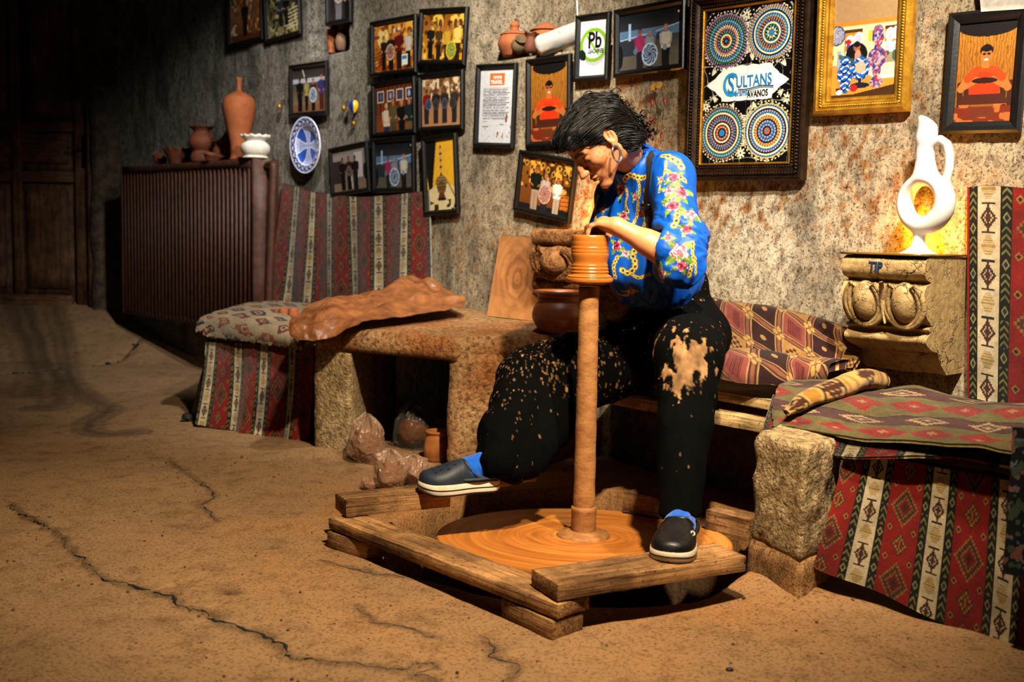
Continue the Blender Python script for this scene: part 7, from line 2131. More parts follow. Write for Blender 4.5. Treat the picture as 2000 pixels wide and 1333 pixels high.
# ------------------------------------------------------------ shirt
SX = SHL - SHR; SX /= np.linalg.norm(SX)
CHST = P(1262, 402, 3.39)
BEL = P(1240, 528, 3.37)
CUF = P(1302, 484, 3.07); 
def shirt_sdf(X, Y, Z):
    a = CHST + SX * 0.060; b = CHST - SX * 0.060
    wa = WAI + SX * 0.050; wb = WAI - SX * 0.045
    f = sd_cap(X, Y, Z, a, wa, 0.104, 0.108)
    f = smin(f, sd_cap(X, Y, Z, b, wb, 0.100, 0.106), 0.05)
    f = smin(f, sd_ell(X, Y, Z, BEL, (0.085, 0.10, 0.092)), 0.05)
    f = smin(f, sd_ell(X, Y, Z, P(1222, 470, 3.36), (0.060, 0.085, 0.10)), 0.05)
    f = smin(f, sd_cap(X, Y, Z, lerp(NECK0, NECK1, .50), lerp(NECK0, NECK1, 1.3), 0.060, 0.075), 0.03)
    f = smin(f, sd_cap(X, Y, Z, NECK1 + np.array([0.01, 0.02, -0.012]), SHL - WZ * .012 - SX * .015, 0.070, 0.066), 0.045)
    f = smin(f, sd_cap(X, Y, Z, NECK1 + np.array([0, 0.02, -0.012]), SHR, 0.070, 0.060), 0.045)
    f = smin(f, sd_cap(X, Y, Z, SHL, lerp(SHL, ELL_, .75) + np.array([0.006, 0, 0]), 0.064, 0.064), 0.03)
    f = smin(f, sd_cap(X, Y, Z, lerp(SHL, ELL_, .75) + np.array([0.006, 0, 0]), ELL_ + np.array([0.004, 0, -.012]), 0.066, 0.060), 0.02)
    f = smin(f, sd_cap(X, Y, Z, ELL_ + np.array([0.0, 0, -.008]), CUF, 0.060, 0.054), 0.02)
    f = smin(f, sd_cap(X, Y, Z, SHR, ELR + WZ * .01, 0.054, 0.046), 0.025)
    # cuff opening, neck opening
    ax = (WRL - ELL_) / np.linalg.norm(WRL - ELL_)
    d = (X - np.float32(CUF[0])) * ax[0] + (Y - np.float32(CUF[1])) * ax[1] + (Z - np.float32(CUF[2])) * ax[2]
    near = np.sqrt((X - CUF[0]) ** 2 + (Y - CUF[1]) ** 2 + (Z - CUF[2]) ** 2) - 0.115
    f = smax(f, -np.maximum(np.maximum(0.010 - d, near), sd_cap(X, Y, Z, ELL_, WRL, 0.060, 0.060)), 0.006)
    f = smax(f, -sd_cap(X, Y, Z, ELL_, CUF + ax * .05, 0.046, 0.047), 0.004)
    f = smax(f, -sd_cap(X, Y, Z, NECK0, lerp(NECK0, NECK1, .38), 0.053, 0.054), 0.006)
    f = smax(f, -sd_cap(X, Y, Z, P(1205, 362, 3.27), P(1207, 392, 3.24), 0.016, 0.009), 0.005)
    return f
lo, hi = quickbox([SHL, SHR, ELL_, PEL + WZ * .07, BEL, ELR, NECK1], 0.10); lo[2] = P(1240, 600, 3.3)[2]
Vs, Fs = surface(shirt_sdf, lo, hi, 0.0028, 2)
ns_ = vnormals(Vs, Fs)
px_, py_, dp_ = proj(Vs)
# folds: drag lines from the shoulder and round the bent elbow, gathers at the waist
arm_d = (ELL_ - SHL) / np.linalg.norm(ELL_ - SHL)
ta = (Vs - SHL) @ arm_d / np.linalg.norm(ELL_ - SHL)
darm = np.linalg.norm(Vs - (SHL + np.clip(ta, 0, 1)[:, None] * (ELL_ - SHL)), axis=1)
onarm = np.exp(-(np.maximum(darm - .075, 0) / .02) ** 2)
fl = fbm(Vs[:, 0] * 13 + 3, Vs[:, 1] * 13, Vs[:, 2] * 4.5 + Vs[:, 0] * 3, 3)
fold = 0.013 * (1 - 2.2 * np.abs(fl)) * (0.70 + 0.5 * sstep(0.95, 0.78, Vs[:, 2] + 0 * fl))
f2 = fbm(Vs[:, 0] * 16, Vs[:, 1] * 16, Vs[:, 2] * 30 + Vs[:, 0] * 14, 3)
fold += 0.011 * (1 - 2.2 * np.abs(f2)) * onarm * np.exp(-((ta - .80) / .30) ** 2)
fold += 0.003 * fbm(Vs[:, 0] * 28, Vs[:, 1] * 28, Vs[:, 2] * 18, 2)
edge_keep = sstep(0.0, 0.03, np.linalg.norm(Vs - CUF, axis=1) - 0.05)
Vs = Vs + ns_ * (fold * (0.3 + 0.7 * edge_keep))[:, None]
BLUE = np.array([0.0, 0.255, 0.60])
cs_ = np.tile(BLUE, (len(Vs), 1)).astype(np.float64)
cs_ *= (1 + 0.05 * fbm(Vs[:, 0] * 20, Vs[:, 1] * 20, Vs[:, 2] * 20, 2))[:, None]
vis = (ns_ @ (CAMP - P(1280, 450, 3.3)) > 0)
def on_shirt(px, py, rad=7):
    m = (np.hypot(px_ - px, py_ - py) < rad)
    if not m.any(): return None
    i = np.where(m)[0]; return i[np.argmin(dp_[i] + 0.0008 * np.hypot(px_[i] - px, py_[i] - py))]
def local2d(i, R):
    c = Vs[i]; n = ns_[i]; d = Vs - c
    m = (np.abs(d) < R).all(1) & (ns_ @ n > 0.0)
    idx = np.where(m)[0]; e2 = WZ - n * n[2]; e2 /= np.linalg.norm(e2); e1 = np.cross(e2, n)
    return idx, d[idx] @ e1, d[idx] @ e2
PINK = np.array([0.66, 0.26, 0.36]); PALE = np.array([0.86, 0.66, 0.68]); WINE = np.array([0.36, 0.07, 0.16]); LEAF = np.array([0.28, 0.36, 0.13]); YEL = np.array([0.86, 0.72, 0.22]); OCH = np.array([0.55, 0.40, 0.08])
def leaf(i, ang, L, wd_, col):
    idx, u, v = local2d(i, L * 1.3); ca, sa = math.cos(ang), math.sin(ang)
    a = u * ca + v * sa; b = -u * sa + v * ca
    t = a / L; m = (t > 0) & (t < 1) & (np.abs(b) < wd_ * np.sin(np.clip(t, 0, 1) * math.pi) ** .8)
    cs_[idx[m]] = col; m2 = m & (np.abs(b) < wd_ * .12); cs_[idx[m2]] = col * 1.5
def rose(px, py, r, pale=False, seed=0.0):
    r = r * 1.22
    i = on_shirt(px, py)
    if i is None: return
    for q, a in enumerate((0.6, 2.2, 3.9, 5.3)):
        leaf(i, a + seed, r * 1.85, r * .42, LEAF * (1 + .25 * (q % 2)))
    idx, u, v = local2d(i, r * 1.3)
    d = np.hypot(u, v) / r; an = np.arctan2(v, u) + seed
    m = d < 0.86 + .14 * np.cos(an * 5)
    sw_ = np.sin(d * 13 + 2.2 * np.sin(an * 2.5 + d * 5) + an)
    A, B = (PALE, PINK * .8) if pale else (PINK * 1.15, WINE)
    t = sstep(-.3, .5, sw_)[:, None]
    cc_ = A * t + B * (1 - t); cc_ = np.where((d < .28)[:, None], B * .9, cc_); cc_ = np.where(((d > .74) & (sw_ > -.2))[:, None], PALE, cc_)
    cs_[idx[m]] = cc_[m]
def chain(pts, w=0.0085, link=0.0150, col=YEL):
    q = cr_path(np.c_[np.array(pts, float), np.zeros(len(pts))], 10)[:, :2]
    pr3 = []
    for x, y in q:
        i = on_shirt(x, y, 6)
        if i is not None: pr3.append(Vs[i])
    if len(pr3) < 4: return
    p3 = np.array(pr3); k_ = np.ones(5) / 5
    for _ in range(2):
        pp = np.pad(p3, ((2, 2), (0, 0)), 'edge'); p3 = np.stack([np.convolve(pp[:, w_], k_, 'valid') for w_ in range(3)], 1)
    L = np.r_[0, np.cumsum(np.linalg.norm(np.diff(p3, axis=0), axis=1))]
    lo_ = p3.min(0) - w * 2; hi_ = p3.max(0) + w * 2
    idx = np.where(((Vs > lo_) & (Vs < hi_)).all(1))[0]
    best = np.full(len(idx), 9.0); al = np.zeros(len(idx)); sg = np.zeros(len(idx))
    for a in range(len(p3) - 1):
        A = p3[a]; D = p3[a + 1] - A; l2 = D @ D + 1e-12
        r_ = Vs[idx] - A; h = np.clip(r_ @ D / l2, 0, 1); e = r_ - h[:, None] * D; dist = np.linalg.norm(e, axis=1)
        m = dist < best
        nn_ = np.cross(D, ns_[idx]) ; s_ = (e * nn_).sum(1)
        best = np.where(m, dist, best); al = np.where(m, L[a] + h * math.sqrt(l2), al); sg = np.where(m, np.sign(s_), sg)
    t = (al / link) % 1.0 - .5
    d = np.hypot(t * link / (link * .60), best / w)
    ring = (d < 1.0) & (d > 0.50) & (best < w)
    bar_ = (np.abs(np.abs(t) - .5) < .16) & (best < w * .35)
    cs_[idx[(d <= 0.50) & (best < w)]] = BLUE * .55
    cs_[idx[ring]] = col; cs_[idx[bar_]] = col * .8
    cs_[idx[(d > 0.9) & (d < 1.12) & (best < w * 1.1)]] = OCH
chain([(1290, 302), (1305, 306), (1322, 312), (1334, 326)], 0.0095, 0.017)
chain([(1258, 346), (1245, 348), (1228, 344), (1216, 356)], 0.0085, 0.016)
chain([(1244, 352), (1247, 372), (1243, 400), (1240, 425), (1236, 445)], 0.0045, 0.010)
chain([(1300, 310), (1296, 335), (1290, 352), (1285, 378)], 0.0035, 0.008)
chain([(1342, 356), (1330, 345), (1318, 362), (1308, 384), (1302, 400)], 0.0070, 0.014)
chain([(1296, 392), (1300, 400), (1320, 408), (1321, 424), (1312, 440)], 0.0085, 0.016)
chain([(1352, 470), (1354, 490), (1352, 508), (1349, 525), (1346, 545)], 0.0065, 0.013)
chain([(1241, 485), (1235, 500), (1241, 515), (1236, 528), (1222, 534), (1210, 528)], 0.0085, 0.016)
chain([(1232, 532), (1240, 540), (1252, 543), (1268, 536)], 0.0050, 0.011)
chain([(1203, 575), (1215, 580), (1226, 583)], 0.0065, 0.013)
chain([(1197, 425), (1203, 436), (1206, 452)], 0.0060, 0.012)
chain([(1168, 380), (1163, 400), (1160, 425), (1166, 436)], 0.0055, 0.012)
chain([(1216, 362), (1222, 380), (1219, 400), (1224, 418)], 0.006, 0.012)
chain([(1255, 368), (1258, 385), (1254, 405), (1258, 430), (1254, 450)], 0.004, 0.009)
chain([(1205, 500), (1198, 520), (1203, 545)], 0.006, 0.012)
chain([(1245, 460), (1256, 472), (1250, 488)], 0.006, 0.012)
chain([(1360, 500), (1363, 520), (1360, 540)], 0.005, 0.012)
chain([(1345, 372), (1356, 378)], 0.006, 0.012)
for (x, y, r, pa, se) in ((1314, 347, .016, False, 0), (1329, 377, .018, False, 1.2), (1311, 401, .018, False, 2.1), (1303, 372, .013, True, .7), (1326, 494, .022, True, 1.7), (1351, 420, .016, True, .4), (1210, 372, .016, False, 2.6), (1236, 386, .010, True, 2.), (1246, 418, .009, False, 1.3), (1340, 450, .013, False, 1.9), (1212, 420, .013, False, .6), (1200, 482, .014, False, .3), (1222, 496, .010, True, 1.4), (1290, 535, .016, True, 2.3), (1229, 577, .012, True, .9), (1174, 408, .010, True, 1.1), (1265, 440, .011, False, .2), (1330, 520, .014, False, 2.9), (1180, 370, .010, False, 1.), (1287, 350, .008, True, 2.), (1305, 465, .010, False, 1.)):
    rose(x, y, r, pa, se)
def silk_mat():
    t = NT('printed_silk'); v = t.coord()
    t.bsdf(t.attr(), 0.52, t.bump(t.noise(v, 14, 4), 0.15, 0.01), 0.22, sheen=0.0); return t.m
shirt = build('shirt', Vs, Fs, silk_mat(), woman, cs_)

# ------------------------------------------------------------ suspender strap and its slider
def ribbon_on(pts, w, thick, name, mat, parent, lift=0.003):
    q = cr_path(np.c_[np.array(pts, float), np.zeros(len(pts))], 10)[:, :2]
    p3 = []; n3_ = []
    for x, y in q:
        i = on_shirt(x, y, 6)
        if i is not None: p3.append(Vs[i]); n3_.append(ns_[i])
    p3 = np.array(p3); n3_ = np.array(n3_); k_ = np.ones(9) / 9
    for _ in range(2):
        pp = np.pad(p3, ((4, 4), (0, 0)), 'edge'); p3 = np.stack([np.convolve(pp[:, a], k_, 'valid') for a in range(3)], 1)
        pp = np.pad(n3_, ((4, 4), (0, 0)), 'edge'); n3_ = np.stack([np.convolve(pp[:, a], k_, 'valid') for a in range(3)], 1)
    n3_ /= np.linalg.norm(n3_, axis=1, keepdims=True)
    t = np.gradient(p3, axis=0); t /= np.linalg.norm(t, axis=1, keepdims=True) + 1e-9
    s = np.cross(t, n3_); s /= np.linalg.norm(s, axis=1, keepdims=True) + 1e-9
    p3 = p3 + n3_ * lift
    S = np.stack([p3 + s * w * a + n3_ * (-0.004 * abs(a) * 2) for a in (-.5, -.25, 0, .25, .5)], 1)
    V, F = sheet(S, -thick if (np.cross(np.gradient(S, axis=0), np.gradient(S, axis=1)).reshape(-1, 3).mean(0) @ n3_.mean(0)) < 0 else thick)
    return build(name, V, F, mat, parent), p3, n3_, t, s
M_BLACKWEB = simple('black_webbing', (0.045, 0.043, 0.045), (0.03, 0.03, 0.03), 60, 0.7, 0.2, 200)
strap, sp3, sn3, st3, ss3 = ribbon_on([(1274, 292), (1267, 310), (1263, 335), (1261, 362), (1261, 392), (1264, 415), (1268, 440), (1272, 465), (1277, 490)], 0.025, 0.003, 'suspender', M_BLACKWEB, woman, 0.006)
i = int(len(sp3) * .56); c = sp3[i] + sn3[i] * .003
V, F = hexbox([c + ss3[i] * a * .0155 + st3[i] * b * .009 + sn3[i] * d for d in (-.002, .004) for a, b in ((-1, -1), (1, -1), (1, 1), (-1, 1))], 2, 2, 1)
build('slider', V, F, simple('black_plastic', (0.03, 0.03, 0.03), None, 30, 0.3, 0), strap, smooth=False)
# shirt buttons
for (x, y) in ((1208, 391), (1203, 430)):
    i = on_shirt(x, y)
    if i is not None:
        V, F = lathe([(0, 0), (.006, 0), (.0062, .002), (.004, .003), (0, .002)], 16, Vs[i], ns_[i]); build('button', V, F, simple('dark_button', (0.06, 0.05, 0.06), None, 30, 0.3, 0), shirt)

# ------------------------------------------------------------ trousers
from mathutils.kdtree import KDTree
KL2 = KNL + np.array([0, 0.0, -0.004])
def trousers_sdf(X, Y, Z):
    f = sd_ell(X, Y, Z, P(1322, 648, 3.50), (0.165, 0.165, 0.125))
    f = smin(f, sd_cap(X, Y, Z, P(1318, 640, 3.50), P(1305, 570, 3.475), 0.125, 0.118), 0.04)
    f = smin(f, sd_cap(X, Y, Z, P(1330, 600, 3.50), P(1340, 560, 3.46), 0.085, 0.060), 0.04)
    f = smin(f, sd_cap(X, Y, Z, HIPL, KL2, 0.112, 0.088), 0.05)
    f = smin(f, sd_cap(X, Y, Z, KL2, lerp(KNL, ANL, .45), 0.086, 0.068), 0.03)
    f = smin(f, sd_cap(X, Y, Z, lerp(KNL, ANL, .45), ANL, 0.068, 0.053), 0.02)
    f = smin(f, sd_cap(X, Y, Z, HIPR, KNR, 0.118, 0.090), 0.05)
    f = smin(f, sd_cap(X, Y, Z, lerp(HIPR, KNR, .25) - WZ * .05, lerp(HIPR, KNR, .85) - WZ * .06, 0.10, 0.085), 0.05)
    m = P(984, 838, 3.22)
    f = smin(f, sd_cap(X, Y, Z, KNR, m, 0.090, 0.060), 0.02)
    f = smin(f, sd_cap(X, Y, Z, m, P(955, 903, 3.15), 0.060, 0.040), 0.02)
    f = smin(f, sd_cap(X, Y, Z, m, P(970, 900, 3.118), 0.056, 0.038), 0.01)
    f = smin(f, sd_cap(X, Y, Z, P(1075, 770, 3.39), P(1000, 915, 3.165), 0.085, 0.034), 0.05)
    f = smin(f, sd_cap(X, Y, Z, P(1130, 750, 3.42), P(1032, 908, 3.22), 0.082, 0.034), 0.06)
    # hem of the left leg cut level
    f = smax(f, -(Z - np.float32(ANL[2] + 0.004)) - np.where(X < 0.25, np.float32(10.0), np.float32(0)), 0.004)
    return f
lo, hi = quickbox([PEL, KNL, ANL, KNR, P(940, 930, 3.2), P(1330, 540, 3.46), HIPR], 0.11); hi[0] = max(hi[0], PEL[0] + .19); hi[1] = PEL[1] + .19
Vt, Ft = surface(trousers_sdf, lo, hi, 0.0036, 2)
nt_v = vnormals(Vt, Ft)
fo = 0.016 * (1 - 2.2 * np.abs(fbm(Vt[:, 0] * 8, Vt[:, 1] * 8, Vt[:, 2] * 3, 3))) + 0.003 * fbm(Vt[:, 0] * 26, Vt[:, 1] * 26, Vt[:, 2] * 16, 2)
Vt = Vt + nt_v * (fo * np.where(Vt[:, 0] < .3, 1.0, .55))[:, None]
ct_ = np.tile(np.array([0.022, 0.021, 0.022]), (len(Vt), 1))
# clay splashes: drips down the far leg, a thick smear on the near knee
tx, ty, tdp = proj(Vt)
n1_ = vnoise(Vt[:, 0] * 150, Vt[:, 1] * 150, Vt[:, 2] * 80); n2_ = fbm(Vt[:, 0] * 9, Vt[:, 1] * 9, Vt[:, 2] * 9, 3); n3_ = vnoise(Vt[:, 0] * 60 + 9, Vt[:, 1] * 60, Vt[:, 2] * 36)
CLY = np.array([0.62, 0.46, 0.30])
kdt = KDTree(len(Vt))
for i, p in enumerate(Vt): kdt.insert(p, i)
kdt.balance()
RS = np.random.default_rng(23)
vz = Vt[:, 2]; wts = np.where(Vt[:, 0] < 0.36, 0.12 + 1.1 * sstep(.28, .56, vz), 0.05 + 0.10 * sstep(.40, .6, vz)) * (nt_v[:, 1] < .35) * np.clip(.7 + 1.2 * n2_, .15, 1.5)
for i in RS.choice(len(Vt), 950, p=wts / wts.sum()):
    r = RS.uniform(.0018, .0030) if RS.random() < .92 else RS.uniform(.0035, .0055)
    dim = RS.uniform(.28, .85)
    el = RS.uniform(1.0, 2.6) if vz[i] < .5 else RS.uniform(1, 1.5)
    for _c, j, _d in kdt.find_range(Vt[i], r * el):
        q_ = Vt[j] - Vt[i]
        if math.hypot(math.hypot(q_[0], q_[1]), q_[2] / el) < r: ct_[j] = CLY * dim
kc = P(1335, 705, 2.86); dk = Vt - kc
g_ = np.exp(-((dk[:, 0] / .062) ** 2 + (dk[:, 2] / .062) ** 2)) * (dk[:, 1] < .16)
sm_ = g_ * .72 + .8 * fbm(Vt[:, 0] * 24, Vt[:, 1] * 14, Vt[:, 2] * 14, 4) + .8 * fbm(Vt[:, 0] * 80, Vt[:, 1] * 40, Vt[:, 2] * 45, 3)
w = (sstep(.46, .58, sm_) * (g_ > .10))[:, None]
ct_ = ct_ * (1 - w) + CLY * .80 * (1 + .12 * n1_ + .5 * fbm(Vt[:, 0] * 55, Vt[:, 1] * 30, Vt[:, 2] * 30, 3))[:, None] * w
Vt = Vt + nt_v * (w[:, 0] * (.0025 + .004 * fbm(Vt[:, 0] * 45, Vt[:, 1] * 30, Vt[:, 2] * 30, 2)))[:, None]
M_TROU = painted('black_cotton', 0.95, 260, 0.3, 0.03)
build('trousers', Vt, Ft, M_TROU, woman, ct_)

# ------------------------------------------------------------ socks and clogs
M_SOCK = simple('blue_ribbed_sock', (0.10, 0.38, 0.80), (0.07, 0.30, 0.70), 30, 0.9, 0.6, 120, 0.1, stretch=(3, 3, .4), sheen=0.2)
M_CLOG = simple('navy_foam', (0.125, 0.165, 0.225), (0.09, 0.12, 0.17), 16, 0.55, 0.12, 80, 0.4)
M_CLOG2 = simple('black_foam', (0.045, 0.048, 0.058), (0.03, 0.032, 0.04), 16, 0.42, 0.1, 80, 0.45)
M_SOLE = simple('white_foam_sole', (0.84, 0.80, 0.72), (0.76, 0.66, 0.50), 20, 0.6, 0.1, 60, 0.3, lo=.45, hi=.8)
M_STRIPE = simple('sole_stripe', (0.05, 0.055, 0.07), None, 30, 0.6, 0)
def clog(name_label, toe, heel, zs, upn, mat, L=None, mirror=1, emblem=False, hs=1.0):
    """toe, heel: points on the ground line of the sole; local x runs heel->toe"""
    toe = np.asarray(toe, float); heel = np.asarray(heel, float)
    fx = toe - heel; L = np.linalg.norm(fx); fx /= L
    uz = np.asarray(upn, float) - fx * fx.dot(upn); uz /= np.linalg.norm(uz); fy = np.cross(uz, fx) * mirror
    def tr(x, y, z): return heel + np.asarray(x)[..., None] * fx * L + np.asarray(y)[..., None] * fy * L + np.asarray(z)[..., None] * uz * L
    xs = np.linspace(0, 1, 60)
    def hwid(x):      # half width of the sole
        return (0.178 + 0.062 * np.exp(-((x - .72) / .25) ** 2) - 0.012 * np.exp(-((x - .38) / .15) ** 2)) * np.sqrt(np.clip(1 - np.clip((x - .80) / .20, 0, 1) ** 2.3, 0, 1)) * np.sqrt(np.clip(1 - np.clip((.13 - x) / .13, 0, 1) ** 2.2, 0, 1))
    th = np.linspace(0, 2 * math.pi, 96, endpoint=False)
    # outline by angle
    xo = .5 - .5 * np.cos(np.linspace(0, math.pi, 60))
    out = np.concatenate([np.c_[xo, hwid(xo)], np.c_[xo[::-1], -hwid(xo[::-1])]])
    out[:, 1] += 0.02 * mirror * 0 + 0.018 * np.sin(out[:, 0] * math.pi)
    def rocker(x): return 0.035 * np.clip((x - .78) / .22, 0, 1) ** 2 + 0.012 * np.clip((.12 - x) / .12, 0, 1) ** 2
    lv = [(0.985, 0.0), (1.0, 0.010), (1.015, 0.040), (1.015, 0.075), (1.0, 0.115), (0.975, 0.128)]
    def ring(s, z): 
        c_ = np.array([.5, .0]); p = c_ + (out - c_) * s
        return tr(p[:, 0], p[:, 1], z + rocker(p[:, 0]) * (1 - z * 2))
    rings = [ring(s, z) for s, z in lv]
    V = np.concatenate(rings); n = len(out); F = grid_faces(len(lv), n, False, True).tolist()
    F.append(list(range(n))[::-1]); F.append([(len(lv) - 1) * n + i for i in range(n)])
    F = [f[::-1] for f in F]
    root = thing_part('clog', woman, name_label)
    sole = build('sole', V, F, M_SOLE, root, auto=50)
    V = np.concatenate([ring(1.019, 0.052), ring(1.026, 0.056), ring(1.026, 0.064), ring(1.019, 0.068)]); build('sole_stripe', V, grid_faces(4, n, False, True)[:, ::-1], M_STRIPE, sole)
    V = np.concatenate([ring(0.99, -0.012), ring(1.004, -0.008), ring(1.006, 0.008), ring(0.99, 0.012)]); build('outsole', V, grid_faces(4, n, False, True)[:, ::-1], M_STRIPE, sole)
    # upper
    nu_, nq = 70, 61
    us = np.linspace(0.02, 0.999, nu_); qs = np.linspace(-1, 1, nq)
    U, Q = np.meshgrid(us, qs, indexing='ij')
    hgt = np.interp(U, [0, .1, .25, .38, .46, .52, .60, .72, .84, .93, .985], [.13, .14, .13, .16, .40, .385, .345, .275, .215, .165, .10])
    opn = np.interp(U, [0, .30, .44, .47, 1], [1, 1, 1, 0, 0])
    amin = np.interp(U, [0, .12, .30, .40, .455, .47, 1], [58, 64, 66, 58, 26, 0, 0]) * math.pi / 180
    ang = np.sign(Q) * (amin + np.abs(Q) * (math.pi / 2 - amin))
    hf = np.interp(U, [0, .30, .42, .48, .60, .72, .84, .93, .97, 1.0], [.10, .12, .25, .275, .245, .20, .165, .135, .10, 0.0]) * hs
    wd_ = hwid(U) * .97
    y = wd_ * np.sin(ang) * (1 - 0.0 * U) ; z = 0.115 + rocker(U) * .8 + (hf) * np.sign(np.cos(ang)) * np.abs(np.cos(ang)) ** .72
    y = y + 0.018 * np.sin(U * math.pi)
    G_ = tr(U, y, z)
    F = grid_faces(nu_, nq)
    mid = nq // 2
    ii = F[:, 0] // nq; jj = F[:, 0] % nq
    keep = ~(((jj == mid) | (jj == mid - 1)) & (amin[ii, 0] > 0.02))
    up1 = G_.reshape(-1, 3)
    nrm = gnormals(G_).reshape(-1, 3)
    sgn = 1.0 if (nrm.reshape(nu_, nq, 3)[55, mid] @ uz) > 0 else -1.0
    Fk = F[keep] if sgn > 0 else F[keep][:, ::-1]
    upper = build('upper', np.concatenate([up1, up1 - nrm * sgn * L * .018]), np.concatenate([Fk, Fk[:, ::-1] + len(up1)]), mat, root)
    # rolled rim of the opening
    rim = [G_[i, mid + 1] for i in range(4, 34) if amin[i, 0] > .02]; rim2 = [G_[i, mid - 1] for i in range(4, 34) if amin[i, 0] > .02]
    e = [G_[k_, mid] for k_ in range(nu_) if amin[k_, 0] <= .02][0]
    path = np.array(rim + [e] + rim2[::-1]); 
    V, F2 = tube(cr_path(path[::3], 4), L * .022, 8); build('rim', V, F2, mat, upper)
    # heel strap with its rivets
    sp = []
    for t_ in np.linspace(-1, 1, 31):
        a = t_ * math.radians(118)
        sp.append(tr(.30 - .335 * math.cos(a) * 1.0 + .07 * abs(t_) ** 2, .165 * math.sin(a) * 1.12 + .018, 0.165 + .012 * (1 - abs(t_))))
    V, F2 = tube(np.array(sp), L * .036, 8, True, 0.5); build('heel_strap', V, F2, mat, upper)
    for k_ in (0, -1):
        V, F2 = lathe([(0, -.02 * L), (.038 * L, -.02 * L), (.042 * L, .01 * L), (.03 * L, .024 * L), (0, .026 * L)], 18, sp[k_], fy * (1 if k_ == -1 else -1)); build('rivet', V, F2, simple('rivet_brown', (0.16, 0.11, 0.08), None, 20, 0.5, 0), upper)
    # vent holes as dark pits on the toe
    hp = []
    sv_, sf_ = lathe([(0, -1), (.8, -.6), (1, 0), (.8, .6), (0, 1)], 10)
    for (u_, row) in ((.60, (-.30, 0, .30)), (.68, (-.42, -.15, .15, .42)), (.76, (-.34, -.02, .30)), (.84, (-.40, -.13, .14, .40))):
        for q_ in row:
            iu = int((u_ - .02) / .979 * (nu_ - 1)); iq = int((q_ + 1) / 2 * (nq - 1))
            c_ = G_[iu, iq]; n_ = nrm.reshape(nu_, nq, 3)[iu, iq] * sgn; B_ = basis(n_)
            hp.append((c_ + (sv_ * np.array([.019, .019, .004]) * L) @ B_.T, sf_))
    V, F2 = join(hp); o_ = build('vent_holes', V, F2, simple('vent_dark', (0.008, 0.008, 0.01), None, 20, 0.9, 0), upper); o_['kind'] = 'stuff'
    if emblem:
        iu = int((.66 - .02) / .979 * (nu_ - 1)); iq = int((.62 * mirror + 1) / 2 * (nq - 1))
        c_ = G_[iu, iq]; n_ = nrm.reshape(nu_, nq, 3)[iu, iq] * sgn; B_ = basis(n_, fx)
        pts = [c_ + n_ * L * .006 + B_[:, 0] * math.cos(a) * L * .034 + B_[:, 1] * math.sin(a) * L * .022 for a in np.linspace(.5, 5.6, 20)]
        V, F2 = tube(pts, L * .008, 6); build('emblem', V, F2, M_SOLE, upper)
    return tr, L
def thing_part(name, parent, label=None):
    o = bpy.data.objects.new(name, None); o.empty_display_size = .03; COL.objects.link(o); o.parent = parent
    if label: o['label'] = label
    return o
# far foot (her right) in profile on the short beam
ft = P(818, 957, 3.075); fh_ = P(973, 965, 3.155); ft[2] = AT + .002; fh_[2] = AT + .003
trR, LR = clog('navy clog seen from the side', ft, fh_, AT, WZ, M_CLOG)
# near foot (her left) pointing at the viewer on the near beam
gt = P(1305, 1104, 2.490); gh = P(1330, 1060, 2.71); ztop = TB + .044
gt[2] = ztop - .006; gh[2] = ztop + .014
trL, LL = clog('black clog with a small white emblem', gt, gh, ztop, WZ, M_CLOG2, emblem=True, hs=0.84)
def sock(tr, ank, name_label, slouch, up_end, up_x=.18, up_z=.40, ar=.033):
    p0 = tr(np.array(.62), np.array(.015), np.array(.20)); p1 = tr(np.array(.36), np.array(.015), np.array(.25 if ar > .03 else .20)); p2 = tr(np.array(.14), np.array(.015), np.array(.22))
    an_ = tr(np.array(up_x), np.array(.015), np.array(up_z))
    def f(X, Y, Z):
        g = sd_cap(X, Y, Z, p0, p1, 0.022, 0.031); g = smin(g, sd_cap(X, Y, Z, p1, p2, 0.032, 0.029), .015)
        g = smin(g, sd_cap(X, Y, Z, p1, an_, ar + .003, ar), .02); g = smin(g, sd_cap(X, Y, Z, an_, up_end, ar, ar - .001), .015)
        return g
    lo, hi = quickbox([p0, p1, p2, an_, up_end], 0.045)
    V, F = surface(f, lo, hi, 0.0035, 1); n = vnormals(V, F)
    axs = (up_end - an_) / np.linalg.norm(up_end - an_); t = (V - an_) @ axs
    dirf = tr(np.array(1.), np.array(0.), np.array(0.)) - tr(np.array(0.), np.array(0.), np.array(0.)); dirf /= np.linalg.norm(dirf)
    q = t + .35 * ((V - an_) @ dirf)
    V = V + n * (0.0013 * np.sin(q * 260 + 2 * fbm(V[:, 0] * 20, V[:, 1] * 20, V[:, 2] * 20, 2)) + 0.004 * np.exp(-((q - slouch) / .006) ** 2))[:, None]
    build('sock', V, F, M_SOCK, woman)
sock(trR, ANR, None, .01, P(985, 885, 3.15), .10, .36)
sock(trL, ANL, None, .0, ANL + WZ * .01 + np.array([0, .012, 0]), .03, .19, .028)

